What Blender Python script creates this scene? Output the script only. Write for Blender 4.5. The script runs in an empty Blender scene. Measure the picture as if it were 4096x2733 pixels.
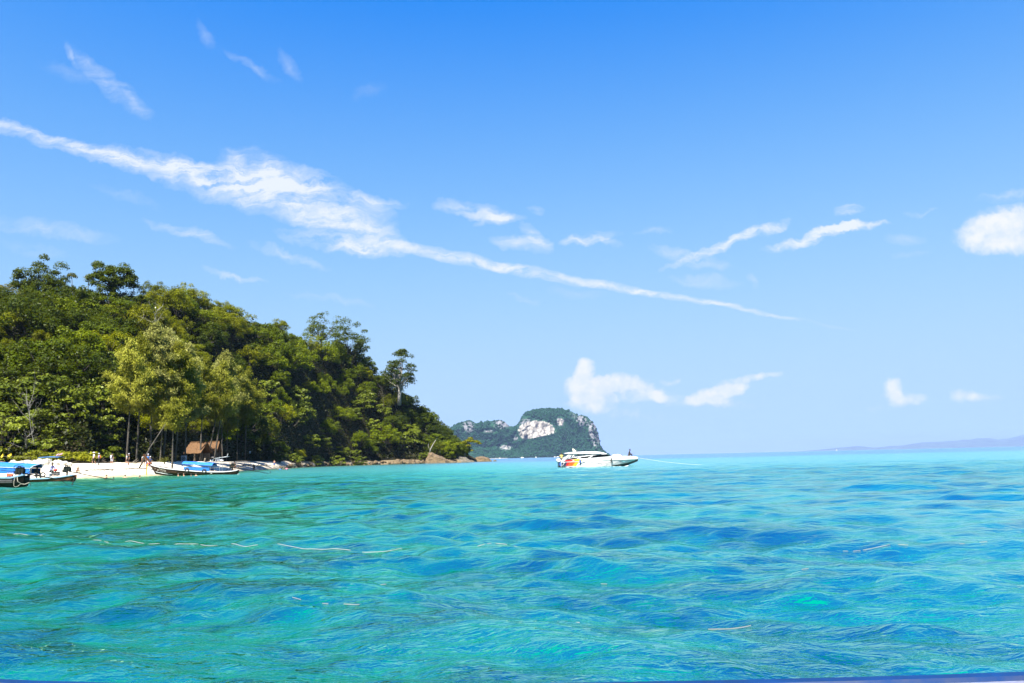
import bpy, math, random
import numpy as np
from mathutils import Vector, Matrix, Euler

R_ = math.radians
C = bpy.context.scene.collection
scn = bpy.context.scene
F = 3186.0            # focal length in photo pixels (photo 4096 wide)
CAM_H = 1.4
PITCH, ROLL = R_(8.31), R_(-1.31)

# ------------------------------------------------------------------ camera
cam_d = bpy.data.cameras.new('camera')
cam_d.sensor_width = 36.0
cam_d.lens = F * 36.0 / 4096.0
cam_d.clip_start = 0.1
cam_d.clip_end = 60000
cam = bpy.data.objects.new('camera', cam_d)
C.objects.link(cam)
CAM_ROT = (Matrix.Rotation(R_(90) + PITCH, 3, 'X') @ Matrix.Rotation(ROLL, 3, 'Z'))
cam.matrix_world = Matrix.Translation((0, 0, CAM_H)) @ CAM_ROT.to_4x4()
scn.camera = cam

# ------------------------------------------------------------------ sun, exposure
SUN_EL, SUN_AZ = R_(56), math.atan2(-0.34, -0.94)      # behind the camera, to the left
sun_dir = Vector((math.sin(SUN_AZ) * math.cos(SUN_EL), math.cos(SUN_AZ) * math.cos(SUN_EL), math.sin(SUN_EL)))
sd = bpy.data.lights.new('sun', 'SUN')
sd.energy = 5.0
sd.angle = R_(0.53)
sd.color = (1.0, 0.95, 0.86)
so = bpy.data.objects.new('sun', sd)
so.rotation_euler = sun_dir.to_track_quat('Z', 'Y').to_euler()
so.location = (0, 0, 200)
C.objects.link(so)
vs = scn.view_settings
vs.view_transform = 'Standard'
vs.look = 'None'
vs.gamma = 1
vs.use_curve_mapping = False
vs.exposure = 1.95
scn.render.engine = 'CYCLES'
cy = scn.cycles
cy.use_denoising = True
cy.max_bounces = 6
cy.diffuse_bounces = 1
cy.glossy_bounces = 2
cy.transmission_bounces = 2
cy.transparent_max_bounces = 8
cy.volume_bounces = 1
cy.caustics_reflective = False
cy.caustics_refractive = False
cy.sample_clamp_indirect = 4


# ------------------------------------------------------------------ node helper
class NT:
    """small wrapper that writes node trees as expressions"""
    def __init__(self, nt):
        self.nt = nt
        self.n = 0

    def new(self, t, **kw):
        nd = self.nt.nodes.new(t)
        nd.location = (180 * (self.n % 12), -160 * (self.n // 12))
        self.n += 1
        for k, v in kw.items():
            setattr(nd, k, v)
        return nd

    def put(self, sock, v):
        if v is None:
            return
        if isinstance(v, bpy.types.NodeSocket):
            self.nt.links.new(v, sock)
        elif isinstance(v, (tuple, list)):
            n = len(sock.default_value)
            v = tuple(v)
            sock.default_value = (v + (1.0,))[:n] if len(v) < n else v[:n]
        else:
            sock.default_value = v

    def m(self, op, a, b=None, c=None, clamp=False):
        nd = self.new('ShaderNodeMath', operation=op, use_clamp=clamp)
        for s, v in zip(nd.inputs, (a, b, c)):
            self.put(s, v)
        return nd.outputs[0]

    def vm(self, op, a, b=None, scale=None):
        nd = self.new('ShaderNodeVectorMath', operation=op)
        self.put(nd.inputs[0], a)
        if b is not None:
            self.put(nd.inputs[1], b)
        if scale is not None:
            self.put(nd.inputs['Scale'], scale)
        return nd.outputs['Value'] if op in ('LENGTH', 'DOT_PRODUCT', 'DISTANCE') else nd.outputs[0]

    def sep(self, v):
        nd = self.new('ShaderNodeSeparateXYZ')
        self.put(nd.inputs[0], v)
        return nd.outputs

    def comb(self, x, y, z):
        nd = self.new('ShaderNodeCombineXYZ')
        for s, v in zip(nd.inputs, (x, y, z)):
            self.put(s, v)
        return nd.outputs[0]

    def mapping(self, v, loc=(0, 0, 0), rot=(0, 0, 0), scale=(1, 1, 1), kind='POINT'):
        nd = self.new('ShaderNodeMapping', vector_type=kind)
        self.put(nd.inputs['Vector'], v)
        if kind != 'VECTOR':
            self.put(nd.inputs['Location'], loc)
        self.put(nd.inputs['Rotation'], rot)
        self.put(nd.inputs['Scale'], scale)
        return nd.outputs[0]

    def noise(self, v, scale=5, detail=3, rough=0.5, dist=0.0, out='Fac', lac=2.0):
        nd = self.new('ShaderNodeTexNoise')
        self.put(nd.inputs['Vector'], v)
        nd.inputs['Scale'].default_value = scale
        nd.inputs['Detail'].default_value = detail
        nd.inputs['Roughness'].default_value = rough
        nd.inputs['Distortion'].default_value = dist
        nd.inputs['Lacunarity'].default_value = lac
        return nd.outputs[out]

    def voronoi(self, v, scale=5, feature='F1', out='Distance', rand=1.0):
        nd = self.new('ShaderNodeTexVoronoi', feature=feature)
        self.put(nd.inputs['Vector'], v)
        nd.inputs['Scale'].default_value = scale
        nd.inputs['Randomness'].default_value = rand
        return nd.outputs[out]

    def rng(self, v, a, b, c=0.0, d=1.0, smooth=False):
        nd = self.new('ShaderNodeMapRange')
        nd.interpolation_type = 'SMOOTHSTEP' if smooth else 'LINEAR'
        nd.clamp = True
        for s, x in zip(nd.inputs, (v, a, b, c, d)):
            self.put(s, x)
        return nd.outputs[0]

    def mix(self, f, a, b, blend='MIX'):
        nd = self.new('ShaderNodeMix', data_type='RGBA', blend_type=blend)
        nd.clamp_factor = True
        self.put(nd.inputs[0], f)
        self.put(nd.inputs[6], a)
        self.put(nd.inputs[7], b)
        return nd.outputs[2]

    def ramp(self, f, stops, interp='LINEAR'):
        nd = self.new('ShaderNodeValToRGB')
        cr = nd.color_ramp
        cr.interpolation = interp
        while len(cr.elements) < len(stops):
            cr.elements.new(0.5)
        for e, (p, col) in zip(cr.elements, stops):
            e.position = p
            e.color = tuple(col) + (1.0,) if len(col) == 3 else col
        self.put(nd.inputs[0], f)
        return nd.outputs[0]

    def bump(self, h, strength=0.3, dist=0.05, normal=None):
        nd = self.new('ShaderNodeBump')
        self.put(nd.inputs['Height'], h)
        nd.inputs['Strength'].default_value = strength
        nd.inputs['Distance'].default_value = dist
        if normal is not None:
            self.put(nd.inputs['Normal'], normal)
        return nd.outputs[0]


# ------------------------------------------------------------------ pixel geometry helpers (used to work out real positions)
def ray(px, py):
    v = CAM_ROT @ Vector(((px - 2048.0) / F, -(py - 1366.5) / F, -1.0))
    return v


def at(px, py, Y):
    """the point at depth Y (metres along +Y) seen at that photo pixel"""
    v = ray(px, py)
    return Vector((0, 0, CAM_H)) + v * (Y / v.y)


def hor(px):
    return 1832.0 - (px - 2048.0) * 0.02287


def az(px, py=None):
    v = ray(px, hor(px) if py is None else py)
    return v.x / v.y


def el(px, py):
    v = ray(px, py)
    return v.z / v.y


# ------------------------------------------------------------------ sky
wd = bpy.data.worlds.new('World')
scn.world = wd
wd.use_nodes = True
wd.node_tree.nodes.clear()
w = NT(wd.node_tree)
sky = w.new('ShaderNodeTexSky', sky_type='NISHITA', sun_disc=False)
sky.sun_elevation = SUN_EL
sky.sun_rotation = SUN_AZ
sky.altitude = 0
sky.air_density = 1.0
sky.dust_density = 0.0
sky.ozone_density = 3.0
_tc = w.new('ShaderNodeTexCoord')
_d = w.sep(_tc.outputs['Generated'])
w.put(sky.inputs['Vector'], w.comb(_d[0], _d[1], w.m('MAXIMUM', _d[2], 0.004)))      # the horizon's tone goes on below it
SKY_STRENGTH = 0.05


def cloud_sky(w, skycol):
    """thin white cloud, in plane coordinates of the direction (x/y, z/y), in front of the viewer"""
    tc = w.new('ShaderNodeTexCoord')
    d = w.sep(tc.outputs['Generated'])
    yy = w.m('MAXIMUM', d[1], 0.02)
    p = w.m('DIVIDE', d[0], yy)
    q = w.m('DIVIDE', d[2], yy)
    pq = w.comb(p, q, 0.0)
    n1 = w.noise(pq, 4.5, 3, 0.6, out='Color')
    n2 = w.noise(pq, 24, 4, 0.62, out='Color')
    off = w.vm('SUBTRACT', n1, (0.5, 0.5, 0.5))
    off2 = w.vm('SUBTRACT', n2, (0.5, 0.5, 0.5))
    wp = w.vm('ADD', pq, w.vm('SCALE', off, scale=0.022))
    wp = w.vm('ADD', wp, w.vm('SCALE', off2, scale=0.034))

    wp2 = w.vm('ADD', pq, w.vm('SCALE', off, scale=0.010))
    wp2 = w.vm('ADD', wp2, w.vm('SCALE', off2, scale=0.014))

    def blobs(lst, src, exp):
        acc = None
        for j, (x0, y0, x1, y1, wid, k) in enumerate(lst):            # ends of the streak in photo pixels, half width, density
            if lst is cirrus and j > 15:
                k *= 1.35                                   # the loose wisps
            a = Vector((az(x0, y0), el(x0, y0)))
            b = Vector((az(x1, y1), el(x1, y1)))
            c = (a + b) / 2
            L = (b - a).length / 2 * 1.15 + 1e-3
            ang = math.atan2(b.y - a.y, b.x - a.x)
            v = w.mapping(src, (c.x, c.y, 0), (0, 0, ang), (L, wid / F, 1), 'TEXTURE')
            g = w.new('ShaderNodeTexGradient', gradient_type='SPHERICAL')
            w.put(g.inputs[0], v)
            t = w.m('MULTIPLY', w.m('POWER', g.outputs['Fac'], exp), k)
            acc = t if acc is None else w.m('ADD', acc, t)
        return acc
    cirrus = [
        (-150, 450, 300, 580, 34, .7), (150, 560, 620, 660, 46, 1.0), (400, 610, 900, 725, 72, 1.0),
        (620, 680, 1120, 800, 88, 1.05), (800, 690, 1380, 880, 110, 1.1), (880, 620, 1200, 770, 100, .75),
        (925, 590, 965, 720, 50, .6), (1035, 630, 1110, 760, 60, .65), (1180, 680, 1300, 790, 60, .5),
        (1050, 700, 1420, 815, 90, .8), (1150, 840, 1600, 985, 88, 1.2), (1330, 785, 1620, 815, 34, .75), (1380, 800, 1580, 950, 90, .65),
        (1100, 945, 1460, 1000, 44, .95), (1300, 985, 1680, 1008, 46, .95), 
        (600, 890, 930, 985, 26, .75), (1010, 985, 1320, 1085, 24, .5), (820, 1065, 1060, 1135, 18, .55),
        (-60, 880, 450, 960, 40, .34), (0, 970, 260, 1030, 36, .22), (290, 200, 560, 440, 50, .34), (260, 170, 300, 260, 18, .3), (160, 260, 420, 330, 40, .14), (500, 340, 600, 470, 40, .3),
        (380, 740, 640, 830, 26, .18), (790, 90, 860, 190, 30, .2), (900, 210, 1120, 320, 24, .3), (1120, 200, 1215, 320, 36, .22),
        (1420, 380, 1540, 340, 36, .14), (1160, 1180, 1500, 1230, 20, .2), (2030, 1180, 2160, 1210, 14, .3),
        (1740, 820, 2090, 870, 40, .8), (1900, 900, 2060, 850, 30, .6), (2130, 830, 2180, 860, 26, .45),
        (1980, 960, 2190, 1000, 40, .65), (2090, 900, 2190, 990, 32, .6), (2240, 965, 2480, 935, 26, .8), (2400, 950, 2490, 1000, 18, .6),
        (2540, 940, 2680, 920, 18, .38), (2600, 1000, 2900, 1080, 38, .5), (2680, 1070, 3100, 910, 26, .95),
        (2900, 980, 3150, 880, 24, .85), (2700, 1120, 2950, 1140, 30, .34), (2980, 1130, 3010, 1110, 30, .24),
        (3060, 1005, 3400, 900, 30, 1.3), (3280, 915, 3560, 890, 19, 1.15), (3340, 850, 3460, 830, 28, .8), (3560, 955, 3700, 960, 26, .3),
        (3620, 855, 3760, 845, 11, .4), (3560, 1020, 3720, 1020, 18, .22), (2200, 1170, 2420, 1180, 26, .2),
        (3900, 800, 4150, 770, 30, .35),
    ]
    trail = [(1560, 980, 2050, 1082, 32, 1.35), (1900, 1052, 2330, 1134, 29, 1.45), (2230, 1106, 2640, 1186, 21, 1.3), (2500, 1164, 2950, 1224, 15, 1.15),
             (2800, 1200, 3190, 1287, 12, .9), (3100, 1264, 3420, 1326, 9, .4), (-150, 455, 200, 540, 16, .5), (100, 520, 520, 640, 22, .6)]
    cir = w.m('ADD', blobs(cirrus, wp, 0.7), blobs(trail, wp2, 0.7))
    fib = w.mapping(wp, rot=(0, 0, R_(24)), scale=(11, 52, 1))
    f1 = w.noise(fib, 1.0, 6, 0.68, 0.9)
    f2 = w.noise(wp, 60, 4, 0.6)
    tex = w.m('ADD', w.m('MULTIPLY', f1, 1.5), w.m('MULTIPLY', f2, 0.5))          # about 1.0
    ca = w.m('MULTIPLY', cir, w.rng(tex, 0.68, 1.35, 0.05, 1.7))
    ca = w.rng(ca, 0.02, 1.5, 0.0, 0.95, smooth=False)
    # heaped clouds
    cp = w.vm('ADD', pq, w.vm('SCALE', w.vm('SUBTRACT', w.noise(pq, 22, 5, 0.62, out='Color'), (.5, .5, .5)), scale=0.024))
    heaped = [
        (3810, 955, 4250, 930, 92, 2.2), (3870, 900, 4300, 850, 70, 1.7),
        (2300, 1478, 2370, 1490, 62, 2.2), (2255, 1552, 2440, 1545, 64, 2.0), (2340, 1535, 2600, 1533, 38, 1.6), (2280, 1605, 2460, 1610, 58, 1.5), (2380, 1565, 2700, 1580, 50, 1.0), (2600, 1600, 2900, 1615, 34, .8),
        (2640, 1530, 2720, 1508, 18, .9), (2610, 1590, 2670, 1580, 34, 1.1), (2530, 1600, 2600, 1590, 30, .7), (2560, 1560, 2640, 1580, 30, .5),
        (2740, 1598, 2960, 1562, 38, 1.6), (2860, 1556, 3000, 1530, 40, 1.6), (2930, 1512, 3130, 1498, 18, .95), (2740, 1612, 2960, 1605, 22, .9),
        (3545, 1540, 3610, 1560, 44, 1.5), (3530, 1592, 3710, 1598, 36, 1.3), (3420, 1640, 3600, 1630, 22, .35),
        (3800, 1578, 3930, 1588, 36, 1.1), (3880, 1592, 4010, 1592, 26, .9), (2900, 1625, 3050, 1622, 18, .3),
        (2300, 1650, 2750, 1680, 50, .34), (2230, 1615, 2300, 1620, 20, .4),
    ]
    he = blobs(heaped, cp, 0.7)
    f3 = w.noise(cp, 46, 5, 0.6)
    ha = w.rng(w.m('ADD', he, w.m('MULTIPLY', w.m('SUBTRACT', f3, 0.5), 1.5)), 0.05, 1.55, 0, .97, smooth=True)
    ha = w.m('MULTIPLY', ha, w.rng(he, 0.02, 0.35))
    ahead = w.rng(d[1], 0.05, 0.2)
    ca = w.m('MULTIPLY', ca, ahead)
    ha = w.m('MULTIPLY', ha, ahead)
    shade = w.rng(f3, 0.3, 0.6)
    c1 = w.mix(ca, skycol, CIRRUS_COL)
    c2 = w.mix(ha, c1, w.mix(shade, HEAP_DARK, HEAP_LIT))
    return c2


def sky_grade(w, col):
    """film-like shoulder per channel over the whole sky: deep clear blue above, pale towards the horizon"""
    s = w.new('ShaderNodeSeparateColor')
    w.put(s.inputs[0], col)
    o = w.new('ShaderNodeCombineColor')
    for i, (A, r0, sc) in enumerate(((2.55, .873, 1.175), (3.8, .975, 1.38), (5.2, -.5, 1.30))):
        x = w.m('MAXIMUM', w.m('SUBTRACT', s.outputs[i], r0), 0.03)
        e = w.m('POWER', 2.718282, w.m('DIVIDE', x, -sc))
        w.put(o.inputs[i], w.m('MULTIPLY', w.m('SUBTRACT', 1.0, e), A))
    return o.outputs[0]


CIRRUS_COL = (4.6, 4.9, 5.2)
HEAP_LIT = (5.0, 5.1, 5.2)
HEAP_DARK = (3.7, 4.35, 5.1)
bg = w.new('ShaderNodeBackground')
bg.inputs['Strength'].default_value = SKY_STRENGTH
w.put(bg.inputs['Color'], cloud_sky(w, sky_grade(w, sky.outputs[0])))
wo = w.new('ShaderNodeOutputWorld')
w.put(wo.inputs['Surface'], bg.outputs[0])
wd.cycles.sampling_method = 'MANUAL'
wd.cycles.sample_map_resolution = 512


# ------------------------------------------------------------------ object helpers
def link(o, parent=None):
    C.objects.link(o)
    if parent is not None:
        o.parent = parent
    return o


def tag(o, label=None, cat=None, group=None, kind=None):
    if label:
        o['label'] = label
    if cat:
        o['category'] = cat
    if group:
        o['group'] = group
    if kind:
        o['kind'] = kind
    return o


def empty(name, loc=(0, 0, 0), rz=0.0, label=None, cat=None, group=None, scale=None):
    o = bpy.data.objects.new(name, None)
    o.empty_display_size = 0.3
    o.location = loc
    o.rotation_euler = (0, 0, rz)
    if scale is not None:
        o.scale = scale if hasattr(scale, '__len__') else (scale,) * 3
    C.objects.link(o)
    return tag(o, label, cat, group)


def mesh(name, V, Fc, mat=None, smooth=False):
    """V (n,3); Fc a list of faces or an (m,3|4) array"""
    me = bpy.data.meshes.new(name)
    V = np.asarray(V, dtype=np.float32)
    if isinstance(Fc, np.ndarray):
        k = Fc.shape[1]
        me.vertices.add(len(V))
        me.vertices.foreach_set('co', V.ravel())
        me.loops.add(Fc.size)
        me.loops.foreach_set('vertex_index', Fc.astype(np.int32).ravel())
        me.polygons.add(len(Fc))
        me.polygons.foreach_set('loop_start', np.arange(0, Fc.size, k, dtype=np.int32))
        me.polygons.foreach_set('loop_total', np.full(len(Fc), k, dtype=np.int32))
        me.update(calc_edges=True)
    else:
        me.from_pydata([tuple(v) for v in V], [], [tuple(f) for f in Fc])
    if smooth:
        me.polygons.foreach_set('use_smooth', [True] * len(me.polygons))
    if mat is not None:
        me.materials.append(mat)
    me.update()
    return me


def ob(name, V, Fc, mat=None, parent=None, smooth=False):
    return link(bpy.data.objects.new(name, mesh(name, V, Fc, mat, smooth)), parent)


class MB:
    """collects simple solids; build() makes them ONE mesh"""
    def __init__(self):
        self.v, self.f = [], []

    def add(self, V, Fc):
        o = len(self.v)
        self.v += [tuple(v) for v in V]
        self.f += [tuple(i + o for i in f) for f in Fc]
        return self

    def box(self, c, s, rot=None):
        hx, hy, hz = s[0] / 2, s[1] / 2, s[2] / 2
        P = [Vector((x, y, z)) for x in (-hx, hx) for y in (-hy, hy) for z in (-hz, hz)]
        if rot is not None:
            M = Euler(rot).to_matrix()
            P = [M @ p for p in P]
        P = [p + Vector(c) for p in P]
        return self.add(P, [(0, 1, 3, 2), (4, 6, 7, 5), (0, 4, 5, 1), (2, 3, 7, 6), (0, 2, 6, 4), (1, 5, 7, 3)])

    def tube(self, pts, r, n=6, caps=True):
        pts = [Vector(p) for p in pts]
        rs = r if hasattr(r, '__len__') else [r] * len(pts)
        rings = []
        ref = None
        for i, p in enumerate(pts):
            a = pts[max(0, i - 1)]
            b = pts[min(len(pts) - 1, i + 1)]
            t = (b - a).normalized()
            if ref is None:
                ref = Vector((0, 0, 1)) if abs(t.z) < 0.9 else Vector((1, 0, 0))
            x = t.cross(ref)
            if x.length < 1e-4:
                x = t.cross(Vector((0, 1, 0)))
            x.normalize()
            y = x.cross(t).normalized()
            ref = y
            rings.append([p + (x * math.cos(2 * math.pi * k / n) + y * math.sin(2 * math.pi * k / n)) * rs[i] for k in range(n)])
        V = [q for rg in rings for q in rg]
        Fc = []
        for i in range(len(pts) - 1):
            for k in range(n):
                Fc.append((i * n + k, i * n + (k + 1) % n, (i + 1) * n + (k + 1) % n, (i + 1) * n + k))
        if caps:
            Fc.append(tuple(range(n - 1, -1, -1)))
            Fc.append(tuple((len(pts) - 1) * n + k for k in range(n)))
        return self.add(V, Fc)

    def loft(self, rings, closed=True, caps=True):
        n = len(rings[0])
        V = [q for rg in rings for q in rg]
        Fc = []
        for i in range(len(rings) - 1):
            for k in range(n if closed else n - 1):
                Fc.append((i * n + k, i * n + (k + 1) % n, (i + 1) * n + (k + 1) % n, (i + 1) * n + k))
        if caps:
            Fc.append(tuple(range(n - 1, -1, -1)))
            Fc.append(tuple((len(rings) - 1) * n + k for k in range(n)))
        return self.add(V, Fc)

    def prism(self, pts, y0, y1):
        """outline in the x-z plane, given thickness along y"""
        n = len(pts)
        V = [(p[0], y0, p[1]) for p in pts] + [(p[0], y1, p[1]) for p in pts]
        Fc = [tuple(range(n)), tuple(range(2 * n - 1, n - 1, -1))]
        Fc += [(k, k + n, (k + 1) % n + n, (k + 1) % n) for k in range(n)]
        return self.add(V, Fc)

    def ball(self, c, r, nu=8, nv=6):
        r = r if hasattr(r, '__len__') else (r,) * 3
        V = [(c[0], c[1], c[2] + r[2])]
        for i in range(1, nv):
            a = math.pi * i / nv
            for k in range(nu):
                b = 2 * math.pi * k / nu
                V.append((c[0] + r[0] * math.sin(a) * math.cos(b), c[1] + r[1] * math.sin(a) * math.sin(b), c[2] + r[2] * math.cos(a)))
        V.append((c[0], c[1], c[2] - r[2]))
        Fc = [(0, 1 + k, 1 + (k + 1) % nu) for k in range(nu)]
        for i in range(nv - 2):
            for k in range(nu):
                a = 1 + i * nu
                Fc.append((a + k, a + nu + k, a + nu + (k + 1) % nu, a + (k + 1) % nu))
        a = 1 + (nv - 2) * nu
        Fc += [(a + k, len(V) - 1, a + (k + 1) % nu) for k in range(nu)]
        return self.add(V, Fc)

    def torus(self, c, R, r, axis='Y', n=18, m=7, arc=(0, 2 * math.pi)):
        full = abs(arc[1] - arc[0] - 2 * math.pi) < 1e-6
        rings = []
        N = n if full else n + 1
        for i in range(N):
            a = arc[0] + (arc[1] - arc[0]) * i / n
            rg = []
            for k in range(m):
                b = 2 * math.pi * k / m
                d = R + r * math.cos(b)
                u, v, h = d * math.cos(a), d * math.sin(a), r * math.sin(b)
                p = {'Y': (u, h, v), 'Z': (u, v, h), 'X': (h, u, v)}[axis]
                rg.append((c[0] + p[0], c[1] + p[1], c[2] + p[2]))
            rings.append(rg)
        V = [q for rg in rings for q in rg]
        Fc = []
        for i in range(N if full else N - 1):
            j = (i + 1) % N
            for k in range(m):
                Fc.append((i * m + k, i * m + (k + 1) % m, j * m + (k + 1) % m, j * m + k))
        return self.add(V, Fc)

    def build(self, name, mat, parent=None, smooth=False, bevel=0.0):
        o = ob(name, self.v, self.f, mat, parent, smooth)
        if bevel:
            b = o.modifiers.new('bevel', 'BEVEL')
            b.width = bevel
            b.segments = 1
        return o


# ------------------------------------------------------------------ materials
MATS = {}


def mat(name, col, rough=0.6, var=0.15, scale=6.0, metal=0.0, bump=0.0, spec=None, col2=None):
    """a painted / woven / wooden surface: base colour with mottling, uneven gloss and fine relief"""
    if name in MATS:
        return MATS[name]
    m = bpy.data.materials.new(name)
    m.use_nodes = True
    n = NT(m.node_tree)
    b = m.node_tree.nodes['Principled BSDF']
    tc = n.new('ShaderNodeTexCoord')
    f = n.noise(tc.outputs['Object'], scale, 5, 0.6)
    c2 = col2 or tuple(c * (1 - var * 2) for c in col)
    n.put(b.inputs['Base Color'], n.mix(n.rng(f, 0.35, 0.65), c2, tuple(min(1, c * (1 + var * .4)) for c in col)))
    n.put(b.inputs['Roughness'], n.rng(f, 0.3, 0.7, min(1, rough + .12), max(0.03, rough - .08)))
    b.inputs['Metallic'].default_value = metal
    if spec is not None:
        b.inputs['Specular IOR Level'].default_value = spec
    if bump:
        n.put(b.inputs['Normal'], n.bump(n.noise(tc.outputs['Object'], scale * 5, 4), bump, 0.02))
    MATS[name] = m
    return m


def leaf_mat(name, a, b, c, trans=0.35, gloss=0.35, rough=0.45):
    """foliage: hue changes from tree to tree and from spray to spray"""
    m = bpy.data.materials.new(name)
    m.use_nodes = True
    nt = m.node_tree
    nt.nodes.clear()
    n = NT(nt)
    geo = n.new('ShaderNodeNewGeometry')
    oi = n.new('ShaderNodeObjectInfo')
    f = n.noise(geo.outputs['Position'], 0.55, 3, 0.6)
    g = n.noise(geo.outputs['Position'], 3.5, 2, 0.6)
    base = n.mix(n.rng(f, 0.36, 0.64), a, b)
    base = n.mix(n.rng(oi.outputs['Random'], 0.0, 1.0, 0.0, 0.75), base, c)
    hs = n.new('ShaderNodeHueSaturation')
    n.put(hs.inputs['Value'], n.m('MULTIPLY', n.rng(g, 0.3, 0.7, 0.65, 1.35), n.rng(oi.outputs['Random'], 0, 1, 1.25, 0.7)))
    n.put(hs.inputs['Color'], base)
    pb = n.new('ShaderNodeBsdfPrincipled')
    n.put(pb.inputs['Base Color'], hs.outputs[0])
    pb.inputs['Roughness'].default_value = rough
    pb.inputs['Specular IOR Level'].default_value = gloss * .25
    tr = n.new('ShaderNodeBsdfTranslucent')
    n.put(tr.inputs['Color'], n.mix(0.35, hs.outputs[0], (0.16, 0.17, 0.006)))
    mx = n.new('ShaderNodeMixShader')
    mx.inputs[0].default_value = trans
    n.put(mx.inputs[1], pb.outputs[0])
    n.put(mx.inputs[2], tr.outputs[0])
    o = n.new('ShaderNodeOutputMaterial')
    n.put(o.inputs[0], mx.outputs[0])
    MATS[name] = m
    return m


# ------------------------------------------------------------------ the island's shape
def tab(pairs):
    """(photo column, value) pairs -> azimuth tangent table"""
    return np.array([az(p[0]) for p in pairs]), np.array([p[1] for p in pairs], float)


SH_A, SH_Y = tab([(-1500, 92), (-800, 95), (-300, 98), (0, 101), (340, 107), (600, 117), (750, 128), (860, 142), (940, 158), (1017, 178), (1100, 204),
                  (1200, 240), (1300, 272), (1500, 305), (1700, 320), (1850, 332), (1905, 341)])
CR_A, CR_Y = tab([(-1500, 104), (-800, 107), (-300, 109), (0, 112), (340, 117), (600, 127), (750, 144), (860, 176), (940, 200), (1017, 214), (1100, 224),
                  (1200, 246), (1300, 277), (1500, 309), (1700, 324), (1850, 335), (1905, 342.5)])
CZ_A, CZ_Z = tab([(-1500, 2.0), (0, 2.0), (340, 2.0), (1017, 2.1), (1150, 1.9), (1300, 1.6), (1850, 1.5), (1905, .5)])
BA_A, BA_Y = tab([(-1500, 112), (-300, 116), (0, 119), (330, 124), (450, 142), (700, 162), (860, 190), (940, 208), (1017, 220), (1100, 230),
                  (1200, 251), (1300, 280), (1500, 312), (1700, 327), (1850, 338), (1905, 344)])
RI_A, RI_Y = tab([(-1500, 200), (-300, 200), (0, 204), (500, 212), (800, 238), (1000, 268), (1200, 300), (1400, 340), (1600, 352), (1850, 352), (1905, 348)])
SIL = [(-1500, 1250), (-300, 1150), (0, 1150), (300, 1150), (550, 1160), (740, 1150), (900, 1205), (1060, 1262), (1200, 1330),
       (1300, 1360), (1400, 1385), (1475, 1440), (1540, 1490), (1600, 1545), (1700, 1600), (1780, 1690), (1830, 1750), (1905, 1826)]
TREE_H = [(-1500, 4.2), (0, 4.2), (700, 4.2), (1200, 5), (1500, 5.2), (1700, 5.2), (1780, 4.5), (1850, 4), (1905, 1.0)]
_sa = np.array([az(*p) for p in SIL])
_sz = np.array([el(*p) for p in SIL])
TH_A, TH_H = tab(TREE_H)


def ridge_z(a):
    Y = np.interp(a, RI_A, RI_Y)
    return np.maximum(CAM_H + np.interp(a, _sa, _sz) * Y - np.interp(a, TH_A, TH_H), 0.6)


def vnoise(x, y, seed=0):
    """smooth value noise"""
    xi, yi = np.floor(x), np.floor(y)
    fx, fy = x - xi, y - yi
    fx, fy = fx * fx * (3 - 2 * fx), fy * fy * (3 - 2 * fy)

    def h(i, j):
        s = np.sin(i * 127.1 + j * 311.7 + seed * 74.7) * 43758.5453
        return s - np.floor(s)
    return (h(xi, yi) * (1 - fx) + h(xi + 1, yi) * fx) * (1 - fy) + (h(xi, yi + 1) * (1 - fx) + h(xi + 1, yi + 1) * fx) * fy


def fbm(x, y, seed=0, oct=4, gain=0.5):
    t, amp, s = 0, 1.0, 0
    for o in range(oct):
        t = t + amp * vnoise(x * 2 ** o, y * 2 ** o, seed + o)
        s += amp
        amp *= gain
    return t / s - 0.5


def land(a, t):
    """a = x/y, t: -1 sea bed, 0 shoreline, 1 beach crest, 2 foot of the slope, 3 ridge, 4 behind"""
    a = np.asarray(a, float)
    t = np.asarray(t, float)
    Ys, Yc, Yb, Yr = (np.interp(a, *k) for k in ((SH_A, SH_Y), (CR_A, CR_Y), (BA_A, BA_Y), (RI_A, RI_Y)))
    zc = np.interp(a, CZ_A, CZ_Z)
    zr = ridge_z(a)
    zb = np.maximum(zc + 0.15, 0)
    s = np.clip(t, -1, 0)
    Y = Ys + 26 * s
    z = 3.2 * s
    s = np.clip(t, 0, 1)
    Y = Y + (Yc - Ys) * s
    z = z + zc * (1 - (1 - s) ** 1.6)
    s = np.clip(t - 1, 0, 1)
    Y = Y + (Yb - Yc) * s
    z = z + (zb - zc) * s
    s = np.clip(t - 2, 0, 1)
    Y = Y + (Yr - Yb) * s
    z = z + (zr - zb) * (s ** 0.88)
    s = np.clip(t - 3, 0, 1)
    Y = Y + 75 * s
    z = z - (zr + 2.5) * s ** 1.3
    X = a * Y
    b = np.clip((t - 1.9) * 2, 0, 1) * np.clip((4 - t) * 2, 0, 1) * np.clip((az(1800) - a) * 12, 0, 1)
    z = z + b * 2.4 * fbm(X / 14 + 40, Y / 14, 3)
    return X, Y, z


def ground(px, Y):
    """height of the land at photo column px, depth Y"""
    a = az(px)
    ts = np.linspace(-1, 4, 1200)
    X, YY, z = land(np.full_like(ts, a), ts)
    return float(np.interp(Y, YY, z))


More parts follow.
